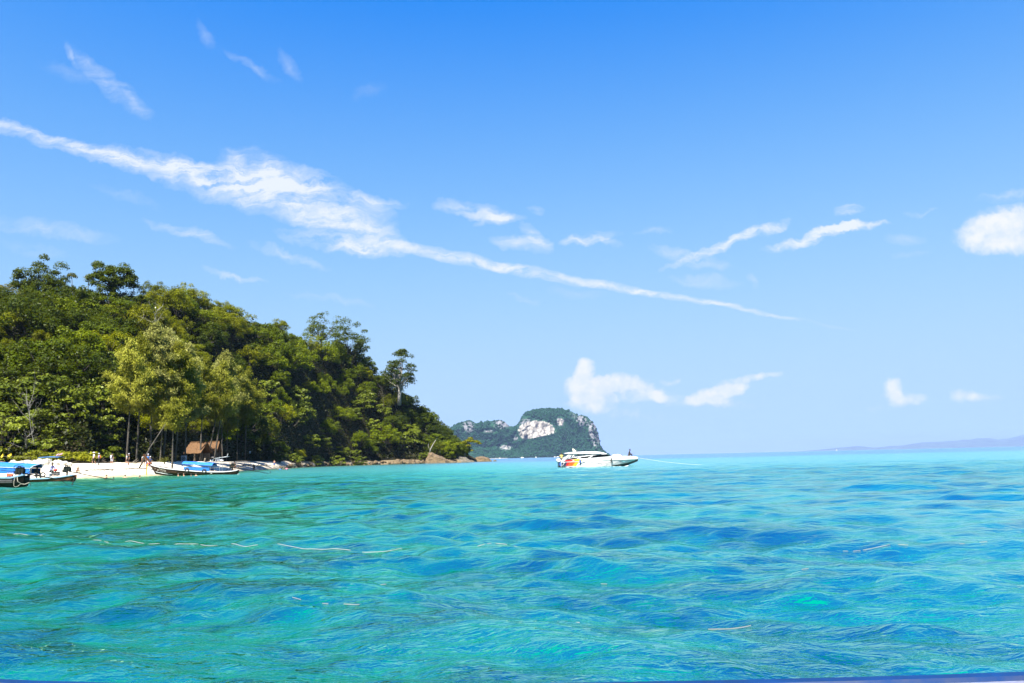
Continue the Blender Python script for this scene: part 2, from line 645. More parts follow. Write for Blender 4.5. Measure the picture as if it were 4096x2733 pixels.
def grid_mesh(name, A, T, mt, smooth=True, rough=0.0):
    aa, tt = np.meshgrid(A, T)
    X, Y, Z = land(aa, tt)
    if rough:
        Z = Z + rough * fbm(X / 1.3, Y / 1.3, 9, 4) + rough * 2 * fbm(X / 6, Y / 6, 5, 2)
    V = np.stack([X.ravel(), Y.ravel(), Z.ravel()], 1)
    na, ntt = len(A), len(T)
    i = (np.arange(ntt - 1)[:, None] * na + np.arange(na - 1)[None]).ravel()
    Fc = np.stack([i, i + 1, i + na + 1, i + na], 1)
    return ob(name, V, Fc, mt, smooth=smooth)


def sand_mat():
    m = bpy.data.materials.new('sand')
    m.use_nodes = True
    n = NT(m.node_tree)
    b = m.node_tree.nodes['Principled BSDF']
    geo = n.new('ShaderNodeNewGeometry')
    P = geo.outputs['Position']
    z = n.sep(P)[2]
    f = n.noise(P, 0.8, 5, 0.6)
    g = n.noise(P, 6, 4, 0.6)
    dry = n.mix(n.rng(f, .35, .65), (0.55, 0.48, 0.37), (0.64, 0.58, 0.47))
    wet = n.mix(n.rng(f, .35, .65), (0.30, 0.24, 0.14), (0.36, 0.30, 0.19))
    zz = n.m('ADD', z, n.m('MULTIPLY', n.m('SUBTRACT', f, 0.5), 0.5))
    c = n.mix(n.rng(zz, 0.15, 0.55, smooth=True), wet, dry)
    c = n.mix(n.m('MULTIPLY', n.rng(g, .58, .75), 0.25), c, (0.30, 0.25, 0.18))
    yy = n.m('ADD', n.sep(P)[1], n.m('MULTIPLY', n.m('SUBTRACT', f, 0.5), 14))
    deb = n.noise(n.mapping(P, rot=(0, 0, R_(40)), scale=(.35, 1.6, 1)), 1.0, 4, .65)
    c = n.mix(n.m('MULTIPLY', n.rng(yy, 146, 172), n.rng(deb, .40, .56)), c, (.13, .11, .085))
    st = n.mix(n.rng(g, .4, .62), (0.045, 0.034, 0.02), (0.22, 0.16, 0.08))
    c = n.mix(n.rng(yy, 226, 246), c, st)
    n.put(b.inputs['Base Color'], c)
    n.put(b.inputs['Roughness'], n.rng(zz, 0.1, 0.5, 0.35, 0.95))
    n.put(b.inputs['Normal'], n.bump(n.m('ADD', n.noise(P, 2.2, 4), n.m('MULTIPLY', g, .5)), 0.5, 0.12))
    return m


def soil_mat():
    m = bpy.data.materials.new('forest_soil')
    m.use_nodes = True
    n = NT(m.node_tree)
    b = m.node_tree.nodes['Principled BSDF']
    geo = n.new('ShaderNodeNewGeometry')
    f = n.noise(geo.outputs['Position'], 0.7, 5, 0.65)
    n.put(b.inputs['Base Color'], n.mix(n.rng(f, .35, .65), (0.012, 0.012, 0.005), (0.035, 0.028, 0.014)))  # soil tone near black, so the crown gaps read as shade
    b.inputs['Roughness'].default_value = 1.0
    b.inputs['Specular IOR Level'].default_value = 0.1
    n.put(b.inputs['Normal'], n.bump(n.noise(geo.outputs['Position'], 4, 4), 0.6, 0.2))
    return m


AA = np.array(sorted(set(np.round(np.concatenate([np.linspace(SH_A[0], az(-300), 40), np.linspace(az(-300), az(1300), 260), np.linspace(az(1300), SH_A[-1], 140)]), 6))))
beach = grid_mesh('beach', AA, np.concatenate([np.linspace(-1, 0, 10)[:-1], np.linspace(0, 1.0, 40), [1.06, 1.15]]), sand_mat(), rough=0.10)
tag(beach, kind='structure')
hill = grid_mesh('hillside', AA, np.concatenate([np.linspace(1.1, 2, 14)[:-1], np.linspace(2, 3, 46), np.linspace(3, 4, 10)[1:]]), soil_mat(), rough=0.12)
tag(hill, kind='structure')

# ------------------------------------------------------------------ the sea
_rw = random.Random(11)
WAVES = []
for lam0, nn, st in ((5.5, 3, .024), (3.4, 6, .040), (2.2, 8, .042), (1.4, 10, .046), (0.9, 12, .054), (0.55, 14, .060), (0.34, 14, .056), (0.2, 12, .034)):
    for k in range(nn):
        lam = lam0 * _rw.uniform(.78, 1.28)
        th = R_(_rw.gauss(258, 24 if lam0 > 2 else 36))     # travelling towards the beach's left, crests lie roughly across the view
        kx, ky = 2 * math.pi / lam * math.cos(th), 2 * math.pi / lam * math.sin(th)
        amp = st * lam / (2 * math.pi) / math.sqrt(nn) * 2.2
        WAVES.append((lam, kx, ky, amp, _rw.uniform(0, 6.28)))


def sea(x, y, cell=0.0, bump_only=False):
    """wave height; waves shorter than about three cells of the mesh are left to the material's relief"""
    x = np.asarray(x, float)
    y = np.asarray(y, float)
    r = np.hypot(x, y)
    z = np.zeros_like(x)
    gust = 0.7 + 0.6 * (vnoise(x / 9 + 3, y / 14, 5))
    wx = x + 0.5 * np.sin(y * 0.61 + 1.3)
    wy = y + 0.4 * np.sin(x * 0.47)
    for lam, kx, ky, amp, ph in WAVES:
        c = np.cos(kx * wx + ky * wy + ph)
        wv = amp * (c + 0.25 * (2 * c * c - 1)) * (gust if lam < 1.2 else 1.0)
        if np.ndim(cell):
            wv = wv * np.clip(lam / np.maximum(cell, 1e-6) / 2.5 - 1, 0, 1)
        z += wv
    return z * np.clip((150 - r) / 60, 0, 1) * np.clip(r / 3, 0.3, 1)


def shore_dist(x, y):
    a = np.where(y > 1, x / np.maximum(y, 1), 9)
    Ys = np.interp(a, SH_A, SH_Y)
    d = (Ys - y) * 0.75
    d = np.where(a > SH_A[-1], np.hypot(x - SH_A[-1] * SH_Y[-1], y - SH_Y[-1]), d)
    return np.where(a < SH_A[0], 200, d)


def water_mat():
    m = bpy.data.materials.new('sea_water')
    m.use_nodes = True
    nt = m.node_tree
    nt.nodes.clear()
    n = NT(nt)
    geo = n.new('ShaderNodeNewGeometry')
    P = geo.outputs['Position']
    x, y, z = n.sep(P)
    at_ = n.new('ShaderNodeAttribute', attribute_name='shore')
    s = at_.outputs['Fac']
    flat = n.comb(x, y, 0.0)
    big = n.noise(n.mapping(flat, scale=(0.035, 0.06, 1)), 1.0, 4, 0.6)
    mid = n.noise(n.mapping(flat, rot=(0, 0, R_(-8)), scale=(0.20, 0.46, 1)), 1.0, 4, 0.6, 0.4)
    small = n.noise(n.mapping(flat, scale=(0.9, 1.1, 1)), 1.0, 3, 0.55, 0.6)
    # depth of the clear water over sand: shoals by the beach, then turquoise, then deep blue far out; dark patches also hold painted reflection
    right = n.rng(n.m('ADD', x, n.m('MULTIPLY', n.m('SUBTRACT', big, .5), 14)), -9, 12, smooth=True)
    far = n.rng(n.m('ADD', y, n.m('MULTIPLY', n.m('SUBTRACT', big, .5), 120)), 35, 95, smooth=True)
    deep = n.rng(n.m('ADD', y, n.m('MULTIPLY', n.m('SUBTRACT', big, .5), 160)), 210, 330, smooth=True)
    near = n.mix(right, W_LEFT, W_RIGHT)
    near = n.mix(n.rng(n.m('ADD', n.m('MULTIPLY', mid, .6), n.m('MULTIPLY', small, .4)), .42, .55, smooth=True), n.mix(right, W_LEFT_DK, W_RIGHT_DK), near)  # patches: sea bed, plus dark wave faces painted into the body colour
    c = n.mix(far, near, n.mix(n.rng(mid, .35, .65), W_FAR, W_FAR2))
    c = n.mix(deep, c, W_DEEP)
    c = n.mix(n.rng(s, 45, 14, smooth=True), c, W_SHOAL)
    c = n.mix(n.rng(s, 9, 1.0, smooth=True), c, W_EDGE)
    foam_n = n.noise(n.mapping(flat, scale=(0.5, 1.6, 1)), 1.0, 4, 0.65)
    fo = n.m('MULTIPLY', n.rng(n.m('ADD', s, n.m('MULTIPLY', n.m('SUBTRACT', foam_n, .5), 2.4)), 0.85, 0.25), n.rng(foam_n, .45, .6))
    c = n.mix(n.m('MULTIPLY', fo, 0.8), c, (0.75, 0.78, 0.78))
    dist = n.vm('LENGTH', flat)
    # ripples too small for the mesh
    r1 = n.m('SUBTRACT', 1.0, n.m('ABSOLUTE', n.m('MULTIPLY_ADD', n.noise(n.mapping(P, rot=(0, 0, R_(-12)), scale=(2.2, 5.0, 1)), 1.0, 4, 0.55, 0.6), 2.6, -1.3)))
    r2 = n.m('SUBTRACT', 1.0, n.m('ABSOLUTE', n.m('MULTIPLY_ADD', n.noise(n.mapping(P, rot=(0, 0, R_(10)), scale=(5.5, 12.0, 1)), 1.0, 3, 0.55, 0.5), 2.6, -1.3)))
    r3 = n.noise(n.mapping(P, rot=(0, 0, R_(-8)), scale=(0.45, 0.95, 1)), 1.0, 3, 0.6, 0.5)
    b1 = n.new('ShaderNodeBump')
    n.put(b1.inputs['Height'], n.m('ADD', n.m('MULTIPLY', r1, n.rng(dist, 8, 26, .42, .12)), n.m('MULTIPLY', r2, n.rng(dist, 4, 12, .26, .0))))
    b1.inputs['Strength'].default_value = 1.0
    b1.inputs['Distance'].default_value = 0.062
    b2 = n.new('ShaderNodeBump')
    n.put(b2.inputs['Height'], r3)
    n.put(b2.inputs['Strength'], n.rng(dist, 14, 60, .15, 1))
    b2.inputs['Distance'].default_value = 0.30
    n.put(b2.inputs['Normal'], b1.outputs[0])
    N = b2.outputs[0]
    df = n.new('ShaderNodeBsdfDiffuse')
    n.put(df.inputs['Color'], c)
    nrm = n.new('ShaderNodeMix', data_type='VECTOR')
    nrm.inputs[0].default_value = 0.55
    n.put(nrm.inputs[4], geo.outputs['Normal'])
    n.put(nrm.inputs[5], N)
    n.put(df.inputs['Normal'], n.vm('NORMALIZE', nrm.outputs[1]))
    gl = n.new('ShaderNodeBsdfGlossy')
    n.put(gl.inputs['Color'], n.mix(n.rng(dist, 60, 300), n.mix(right, (0.38, 0.97, 0.66), (0.85, 1.0, 0.90)), (0.80, 0.97, 1.0)))  # tint put into the reflection: greener at left, paler at right
    n.put(gl.inputs['Roughness'], n.rng(dist, 5, 120, 0.04, 0.22))
    n.put(gl.inputs['Normal'], N)
    fr = n.new('ShaderNodeFresnel')
    fr.inputs['IOR'].default_value = 1.333
    n.put(fr.inputs['Normal'], N)
    mx = n.new('ShaderNodeMixShader')
    n.put(mx.inputs[0], n.m('MINIMUM', n.m('MAXIMUM', n.m('MULTIPLY', n.m('SUBTRACT', fr.outputs[0], n.rng(dist, 40, 200, .075, 0.0)), n.rng(dist, 40, 200, 1.7, .95)), .006), n.rng(dist, 60, 300, .72, .78)))
    n.put(mx.inputs[1], df.outputs[0])
    n.put(mx.inputs[2], gl.outputs[0])
    # clear at the very edge, where the sand shows through
    tr = n.new('ShaderNodeBsdfTransparent')
    n.put(tr.inputs['Color'], (0.86, 0.97, 0.93))
    m2 = n.new('ShaderNodeMixShader')
    n.put(m2.inputs[0], n.m('MULTIPLY', n.rng(s, 3.6, 0.1, 0, .85), n.m('SUBTRACT', 1.0, fo)))
    n.put(m2.inputs[1], mx.outputs[0])
    n.put(m2.inputs[2], tr.outputs[0])
    o = n.new('ShaderNodeOutputMaterial')
    n.put(o.inputs[0], m2.outputs[0])
    return m


W_LEFT, W_LEFT_DK = (0.000, 0.104, 0.054), (0.000, 0.022, 0.006)  # left dark tone carries the hill's green reflection as body colour
W_RIGHT, W_RIGHT_DK = (0.000, 0.146, 0.130), (0.000, 0.070, 0.056)
W_FAR, W_FAR2 = (0.010, 0.180, 0.175), (0.026, 0.240, 0.215)
W_DEEP = (0.006, 0.060, 0.130)
W_SHOAL = (0.002, 0.110, 0.038)
W_EDGE = (0.075, 0.160, 0.070)
W_REFL = 0.85


def build_sea():
    TH0, TH1 = R_(36), R_(144)
    nth = 1150
    th = np.linspace(TH1, TH0, nth)
    r = [2.0]
    while r[-1] < 160:
        r.append(r[-1] * 1.0078)
    r = np.array(r)
    rr, tt = np.meshgrid(r, th, indexing='ij')
    X, Y = rr * np.cos(tt), rr * np.sin(tt)
    cell = np.maximum(rr * 0.0078, rr * (TH1 - TH0) / nth)
    Z = sea(X, Y, cell)
    V = [np.stack([X.ravel(), Y.ravel(), Z.ravel()], 1)]
    nr = len(r)
    i = (np.arange(nr - 1)[:, None] * nth + np.arange(nth - 1)[None]).ravel()
    Fc = [np.stack([i, i + nth, i + nth + 1, i + 1], 1)]
    base = nr * nth
    # far sector, coarser
    r2 = np.concatenate([[r[-1]], r[-1] * 1.06 ** np.arange(1, 90)])
    r2[-1] = 30000
    th2 = th[::5]
    rr, tt = np.meshgrid(r2, th2, indexing='ij')
    V.append(np.stack([(rr * np.cos(tt)).ravel(), (rr * np.sin(tt)).ravel(), np.zeros(rr.size)], 1))
    k = len(th2)
    i = (np.arange(len(r2) - 1)[:, None] * k + np.arange(k - 1)[None]).ravel() + base
    Fc.append(np.stack([i, i + k, i + k + 1, i + 1], 1))
    base += rr.size
    # the rest of the circle and the middle
    th3 = np.concatenate([[TH0], np.linspace(TH0, TH1 - 2 * math.pi, 60)[1:]])
    r3 = np.array([0.0] + [2.0 * 1.35 ** q for q in range(33)])
    r3[-1] = 30000
    rr, tt = np.meshgrid(r3, th3, indexing='ij')
    V.append(np.stack([(rr * np.cos(tt)).ravel(), (rr * np.sin(tt)).ravel(), np.zeros(rr.size)], 1))
    k = len(th3)
    i = (np.arange(len(r3) - 1)[:, None] * k + np.arange(k - 1)[None]).ravel() + base
    Fc.append(np.stack([i, i + k, i + k + 1, i + 1], 1))
    base += rr.size
    V.append(np.array([[0, 0, 0]] + [[2 * math.cos(t), 2 * math.sin(t), 0] for t in np.linspace(TH0, TH1, 12)]))
    fan = np.array([[base, base + 1 + q, base + 2 + q, base] for q in range(11)])
    V = np.concatenate(V)
    Fc = np.concatenate(Fc)
    o = ob('water', V, Fc, water_mat(), smooth=True)
    tri = bpy.data.meshes.new('x')
    bpy.data.meshes.remove(tri)
    sd_ = shore_dist(V[:, 0], V[:, 1]).astype(np.float32)
    at_ = o.data.attributes.new('shore', 'FLOAT', 'POINT')
    at_.data.foreach_set('value', sd_)
    return tag(o, kind='structure')


water = build_sea()


# ------------------------------------------------------------------ foliage
nr = np.random.default_rng(5)
rnd = random.Random(7)


def unit(v):
    return v / np.maximum(np.linalg.norm(v, axis=1, keepdims=True), 1e-6)


def cards(Pc, N, size, aspect=1.6, rng=nr, dirs=None):
    """leaf-sized diamond faces, slightly folded: centres, normals, lengths"""
    n = len(Pc)
    N = unit(N)
    if dirs is None:
        dirs = rng.normal(size=(n, 3))
    d = unit(dirs - N * np.sum(dirs * N, 1, keepdims=True))
    s = np.cross(N, d)
    L = (np.asarray(size) * np.ones(n))[:, None] * 0.5
    Wd = L / aspect
    V = np.stack([Pc - d * L, Pc + s * Wd - N * L * .12, Pc + d * L, Pc - s * Wd - N * L * .12], 1).reshape(-1, 3)
    Fc = np.arange(4 * n, dtype=np.int32).reshape(-1, 4)
    return V, Fc


def join(lst):
    V, Fc, o = [], [], 0
    for v, f in lst:
        V.append(v)
        Fc.append(f + o)
        o += len(v)
    return np.concatenate(V), np.concatenate(Fc)


def clump_leaves(rng, c, r, n, size, up=0.55, flat=0.7, lo=-0.35, droop=0.0, aspect=1.6):
    """leaves spread over the upper shell of one spray of branches"""
    d = unit(rng.normal(size=(n, 3)))
    d[:, 2] = np.where(d[:, 2] < lo, -d[:, 2] * 0.6, d[:, 2])
    rad = r * (1 - 0.5 * rng.random(n) ** 2)[:, None]
    P = np.asarray(c) + d * rad * np.array([1, 1, flat])
    N = d * 0.7 + np.array([0, 0, up]) + rng.normal(size=(n, 3)) * 0.45
    dirs = None
    if droop:
        dirs = rng.normal(size=(n, 3)) * 0.5 + d * np.array([1, 1, 0]) - np.array([0, 0, droop])
    return cards(P, N, size * rng.uniform(.65, 1.35, n), aspect, rng, dirs)


def crown_points(rng, R, H, n, low=0.15, spread=1.0):
    """centres of the sprays that make up a crown: R radius, H height, dome shaped and uneven"""
    pts = []
    k = 0
    ph = rng.uniform(0, 6.28, 4)
    while len(pts) < n and k < 4000:
        k += 1
        d = rng.normal(size=3)
        d /= np.linalg.norm(d)
        if d[2] < -0.35:
            continue
        b = math.atan2(d[1], d[0])
        lob = 1 + .16 * math.sin(2 * b + ph[0]) + .14 * math.sin(3 * b + ph[1]) + .1 * math.sin(5 * b + ph[2])
        rr = (0.55 + 0.45 * rng.random() ** .5) * lob * spread
        p = np.array([d[0] * R * rr, d[1] * R * rr, H * (low + (1 - low) * max(0.0, .28 + d[2] * .72) * rr)])
        if all(np.linalg.norm((p - q) / np.array([R, R, H * .8])) > 1.0 / n ** .5 * .95 for q in pts):
            pts.append(p)
    return pts


def broadleaf(seed, R, H, trunk_h, nclump, per, size, up=0.55, flat=0.62, rc=0.36, droop=0.0, aspect=1.6, low=0.15, gaps=1.0):
    """-> crown mesh arrays, trunk MB"""
    rng = np.random.default_rng(seed)
    pts = crown_points(rng, R, H, nclump, low)
    L = []
    tk = MB()
    r0 = 0.035 * (trunk_h + H)
    lean = rng.normal(size=2) * .05 * trunk_h
    top = Vector((lean[0], lean[1], trunk_h + H * .35))
    tk.tube([(0, 0, -1.0), (lean[0] * .3, lean[1] * .3, trunk_h * .5), (lean[0] * .8, lean[1] * .8, trunk_h), top], [r0 * 1.25, r0, r0 * .8, r0 * .45], 6)
    for i, p in enumerate(pts):
        rr = R * rc * rng.uniform(.75, 1.3)
        L.append(clump_leaves(rng, p + np.array([0, 0, trunk_h]), rr, int(per * rng.uniform(.7, 1.25) * gaps), size, up, flat, droop=droop, aspect=aspect))
        if i % 2 == 0:
            a = Vector((lean[0] * .8, lean[1] * .8, trunk_h * rng.uniform(.75, 1.1)))
            b = Vector(p) + Vector((0, 0, trunk_h - .1))
            mdl = (a + b) / 2 + Vector((0, 0, -0.08 * (b - a).length))
            tk.tube([a, mdl, b], [r0 * .45, r0 * .3, r0 * .1], 4, caps=False)
    return join(L), tk


def casuarina(seed, Ht, bare, R, n):
    """tall she-oak: bare pole below, upswept branches carrying hanging grey-green needles"""
    rng = np.random.default_rng(seed)
    tk = MB()
    bx, by = rng.normal(size=2) * .012 * Ht
    ax = lambda z: np.array([bx * math.sin(z / Ht * 2.6), by * math.sin(z / Ht * 3.1 + .5) - by * math.sin(.5), z])
    zz = np.linspace(-.8, Ht * .97, 9)
    tk.tube([ax(z) for z in zz], [0.20 * (1 - .85 * max(0, z) / Ht) for z in zz], 6)
    P, N, D, S = [], [], [], []
    nb = 46
    for k in range(nb):
        t = (k + rng.random()) / nb
        z0 = bare + (Ht - bare) * t
        prof = math.sin(math.pi * min(1, (t * .80 + .22))) ** .75
        Lb = R * prof * rng.uniform(.55, 1.2) * (0.35 + .65 * (1 - t) ** .5)
        b = rng.uniform(0, 6.28)
        a = ax(z0)
        e = a + np.array([math.cos(b) * Lb, math.sin(b) * Lb, Lb * rng.uniform(.25, .75)])
        if k % 2 == 0:
            tk.tube([a, (a + e) / 2 - np.array([0, 0, .1 * Lb]), e], [.05, .035, .012], 4, caps=False)
        m = int(n / nb * (0.5 + Lb / R))
        s = rng.random(m) ** .6
        q = a + (e - a) * s[:, None] + rng.normal(size=(m, 3)) * np.array([.42, .42, .34]) * (0.5 + s[:, None] * .7)
        P.append(q)
        dd = (e - a) / max(Lb, .1)
        D.append(np.tile(dd * .55, (m, 1)) + rng.normal(size=(m, 3)) * .35 - np.array([0, 0, 1.0]))
        N.append(rng.normal(size=(m, 3)) + np.array([0, 0, .35]))
        S.append(rng.uniform(.30, .78, m))
    P, N, D, S = (np.concatenate(q) for q in (P, N, D, S))
    return cards(P, N, S, 4.0, rng, D), tk


def palm_arr(seed, h, nf=16, Lf=3.2):
    rng = np.random.default_rng(seed)
    tk = MB()
    ln = rng.normal(size=2) * .06 * h
    tk.tube([(0, 0, -.6), (ln[0] * .3, ln[1] * .3, h * .5), (ln[0], ln[1], h)], [.2, .14, .12], 6)
    Ls = []
    for k in range(nf):
        b = k / nf * 6.28 + rng.uniform(-.2, .2)
        el0 = rng.uniform(.1, 1.2)
        u = np.array([math.cos(b), math.sin(b), 0])
        s = np.linspace(0, 1, 22)
        L = Lf * rng.uniform(.8, 1.15)
        pts = np.array([ln[0], ln[1], h]) + u * (L * s * math.cos(el0 * .7))[:, None] + np.array([0, 0, 1]) * (L * (s * math.sin(el0) - .62 * s ** 2.2))[:, None]
        for sg in (-1, 1):
            side = np.cross(u, [0, 0, 1]) * sg
            D = np.tile(side * .8 + u * .5 - np.array([0, 0, .45]), (22, 1))
            ll = .75 * np.sin(math.pi * (s * .85 + .1))
            Ls.append(cards(pts + D * ll[:, None] * .42, np.tile(np.array([0, 0, 1.]) + side * .4, (22, 1)) + rng.normal(size=(22, 3)) * .15, ll, 6, rng, D))
    return join(Ls), tk


def bare_arr(seed, h, nb=12, spread=.5, r0=.13, sub=4):
    """leafless grey tree"""
    rng = np.random.default_rng(seed)
    tk = MB()

    def grow(p, d, L, r, lev):
        pts = [p]
        for i in range(4):
            d = d + Vector(rng.normal(size=3) * .16)
            d.z += .04
            d.normalize()
            pts.append(pts[-1] + d * L / 4)
        tk.tube(pts, [r * (1 - .2 * i) for i in range(5)], 5 if lev < 2 else 4, caps=False)
        if lev < 3:
            for i in range(sub if lev else nb):
                q = pts[1 + int(rng.integers(0, 4))] if lev else pts[1 + int(rng.integers(1, 4))]
                nd = (d + Vector(rng.normal(size=3)) * (spread + .5 * (lev > 0))).normalized()
                grow(q, nd, L * rng.uniform(.3, .6), r * .42, lev + 1 if lev else 1 + (i % 2))
    grow(Vector((0, 0, -.4)), Vector((rng.normal() * .12, rng.normal() * .12, 1)).normalized(), h, r0, 0)
    return tk


M_DARK = leaf_mat('leaves_dark', (0.036, 0.052, 0.001), (0.056, 0.073, 0.001), (0.030, 0.049, 0.002))
M_MID = leaf_mat('leaves_mid', (0.082, 0.110, 0.001), (0.125, 0.145, 0.002), (0.066, 0.102, 0.002))
M_YEL = leaf_mat('leaves_yellow', (0.118, 0.130, 0.001), (0.165, 0.166, 0.001), (0.096, 0.118, 0.002))
M_OLIVE = leaf_mat('leaves_olive', (0.098, 0.104, 0.001), (0.132, 0.132, 0.002), (0.076, 0.094, 0.002))
M_BIG = leaf_mat('leaves_broad', (0.072, 0.092, 0.004), (0.112, 0.130, 0.011), (0.058, 0.080, 0.003), trans=.12, gloss=.4, rough=.45)
M_CAS = leaf_mat('needles_pale', (0.28, 0.28, 0.07), (0.38, 0.37, 0.14), (0.23, 0.235, 0.04), trans=.35, gloss=.2)
M_CASY = leaf_mat('needles_yellow', (0.20, 0.205, 0.018), (0.27, 0.265, 0.045), (0.16, 0.17, 0.010), trans=.35, gloss=.2)
M_PALM = leaf_mat('palm_fronds', (0.06, 0.07, 0.01), (0.15, 0.13, 0.04), (0.09, 0.085, 0.02))
M_UND = leaf_mat('undergrowth_leaves', (0.007, 0.010, 0.0005), (0.022, 0.028, 0.0005), (0.014, 0.018, 0.0005), trans=.05)  # leaf colour darkened to paint in the shade between crowns
BARK = mat('bark_grey', (0.06, 0.05, 0.038), .9, .3, 3, bump=.5)
BARK_D = mat('bark_dark', (0.03, 0.024, 0.018), .95, .3, 3, bump=.5)
BARK_W = mat('bark_white', (0.24, 0.225, 0.20), .8, .2, 4, bump=.4)

LIB = {}


def lib(key, arr, tk, lm, bm):
    LIB[key] = (mesh(key + '_crown', arr[0], arr[1], lm) if arr else None, mesh(key + '_trunk', tk.v, tk.f, bm, True))


def lib_same(key, src, lm):
    c, t = LIB[src]
    c = c.copy()
    c.materials[0] = lm
    LIB[key] = (c, t)


for i in range(5):
    a, t = broadleaf(100 + i, 3.6 + .3 * i, 5.4 - .2 * i, 1.5, 30, 150, .38, up=.4, flat=.9, rc=.29, low=.0)
    lib('dark%d' % i, a, t, M_DARK, BARK_D)
    lib_same('mid%d' % i, 'dark%d' % i, M_MID)
for i in range(4):
    a, t = broadleaf(140 + i, 3.4, 5.0, 1.6, 28, 150, .42, up=.35, flat=1.0, rc=.31, droop=.8, aspect=3.4)
    lib('yellow%d' % i, a, t, M_YEL, BARK_D)
    lib_same('olive%d' % i, 'yellow%d' % i, M_OLIVE)
for i in range(3):
    a, t = broadleaf(170 + i, 4.4, 3.2, 2.6, 24, 120, .38, up=.8, flat=.42, rc=.38)        # layered, flat-topped
    lib('flat%d' % i, a, t, M_MID, BARK)
    lib_same('flaty%d' % i, 'flat%d' % i, M_YEL)
for i in range(3):
    a, t = broadleaf(180 + i, 3.8, 5.6, .7, 32, 70, .50, up=.5, flat=.6, rc=.29, aspect=1.35, low=.0)
    lib('big%d' % i, a, t, M_BIG, BARK)
for i in range(4):
    a, t = casuarina(200 + i, 24.5, 8.4 + i * .6, 4.9, 17500)
    lib('cas%d' % i, a, t, M_CAS if i < 2 else M_CASY, BARK)
a, t = casuarina(210, 14.0, 7.6, 3.0, 4200)
lib('cas_small', a, t, M_CASY, BARK)
for i in range(3):
    a, t = broadleaf(230 + i, 1.6, 1.5, .35, 14, 60, .34, up=.6, flat=.7, rc=.42, aspect=1.7)
    lib('shrub%d' % i, a, t, leaf_mat('shrub_leaves%d' % i, (0.17, 0.17, 0.008), (0.22, 0.22, 0.014), (0.15, 0.17, 0.012)), BARK_D)
for i in range(2):
    a, t = palm_arr(240 + i, 6.0 + i, 17, 3.0)
    lib('palm%d' % i, a, t, M_PALM, BARK)
lib('bare0', None, bare_arr(257, 9, 9, .42, .075, 3), None, BARK_W)
lib('bare1', None, bare_arr(251, 6, 7, .8, .11, 3), None, BARK_W)
lib('bare2', None, bare_arr(252, 5, 8, .9, .07, 3), None, BARK)

PLANTS = []


def plant(name, key, loc, sc=1.0, rz=None, label=None, cat='tree', group=None, zs=1.0, lean=None, own=None):
    r = empty(name, loc, rnd.uniform(0, 6.28) if rz is None else rz, label, cat, group, (sc, sc, sc * zs))
    if lean:
        r.rotation_euler = (lean[0], lean[1], 0)
    cm, tm = own or LIB[key]
    if tm is not None:
        link(bpy.data.objects.new('trunk', tm), r)
    if cm is not None:
        link(bpy.data.objects.new('crown', cm), r)
    PLANTS.append(r)
    return r


# trees of the slope: scattered with a minimum distance, kinds in drifts
def on_land(a, t):
    X, Y, Z = land(np.array([a]), np.array([t]))
    return float(X[0]), float(Y[0]), float(Z[0])


def px_of(p):
    v = CAM_ROT.transposed() @ (Vector(p) - Vector((0, 0, CAM_H)))
    return 2048 + v.x / -v.z * F, 1366.5 - v.y / -v.z * F


slope = []
_r = random.Random(21)
tries = 0
A_L, A_R = az(-260), az(1850)
while len(slope) < 292 and tries < 30000:
    tries += 1
    a = _r.uniform(A_L, A_R)
    t = 1.98 + 1.09 * _r.random() ** .8
    if az(430) < a < az(1010) and t < 2.06:
        continue
    x, y, z = on_land(a, t)
    u = 2048 + a * 3220
    dmin = 4.3 if u < 1200 else 4.6
    if u > 1700:
        dmin = 3.2
    if any((x - s[0]) ** 2 + (y - s[1]) ** 2 < dmin * dmin for s in slope):
        continue
    slope.append((x, y, z, t, u, a))


def zone(t, u):
    h = 'at the slope foot' if t < 2.2 else 'low down' if t < 2.45 else 'halfway up' if t < 2.72 else 'high up' if t < 2.93 else 'on the ridge'
    lm = ('at the left edge' if u < 110 else 'above the left boats' if u < 330 else 'above the person in white' if u < 480 else 'above the casuarinas' if u < 700 else 'behind the hut' if u < 850 else 'above the boat stern' if u < 960
          else 'above the driftwood' if u < 1120 else 'above the stony shore' if u < 1330 else 'left of the lone tree' if u < 1540 else 'right of the lone tree' if u < 1730 else 'near the rocky point')
    return h + ' ' + lm


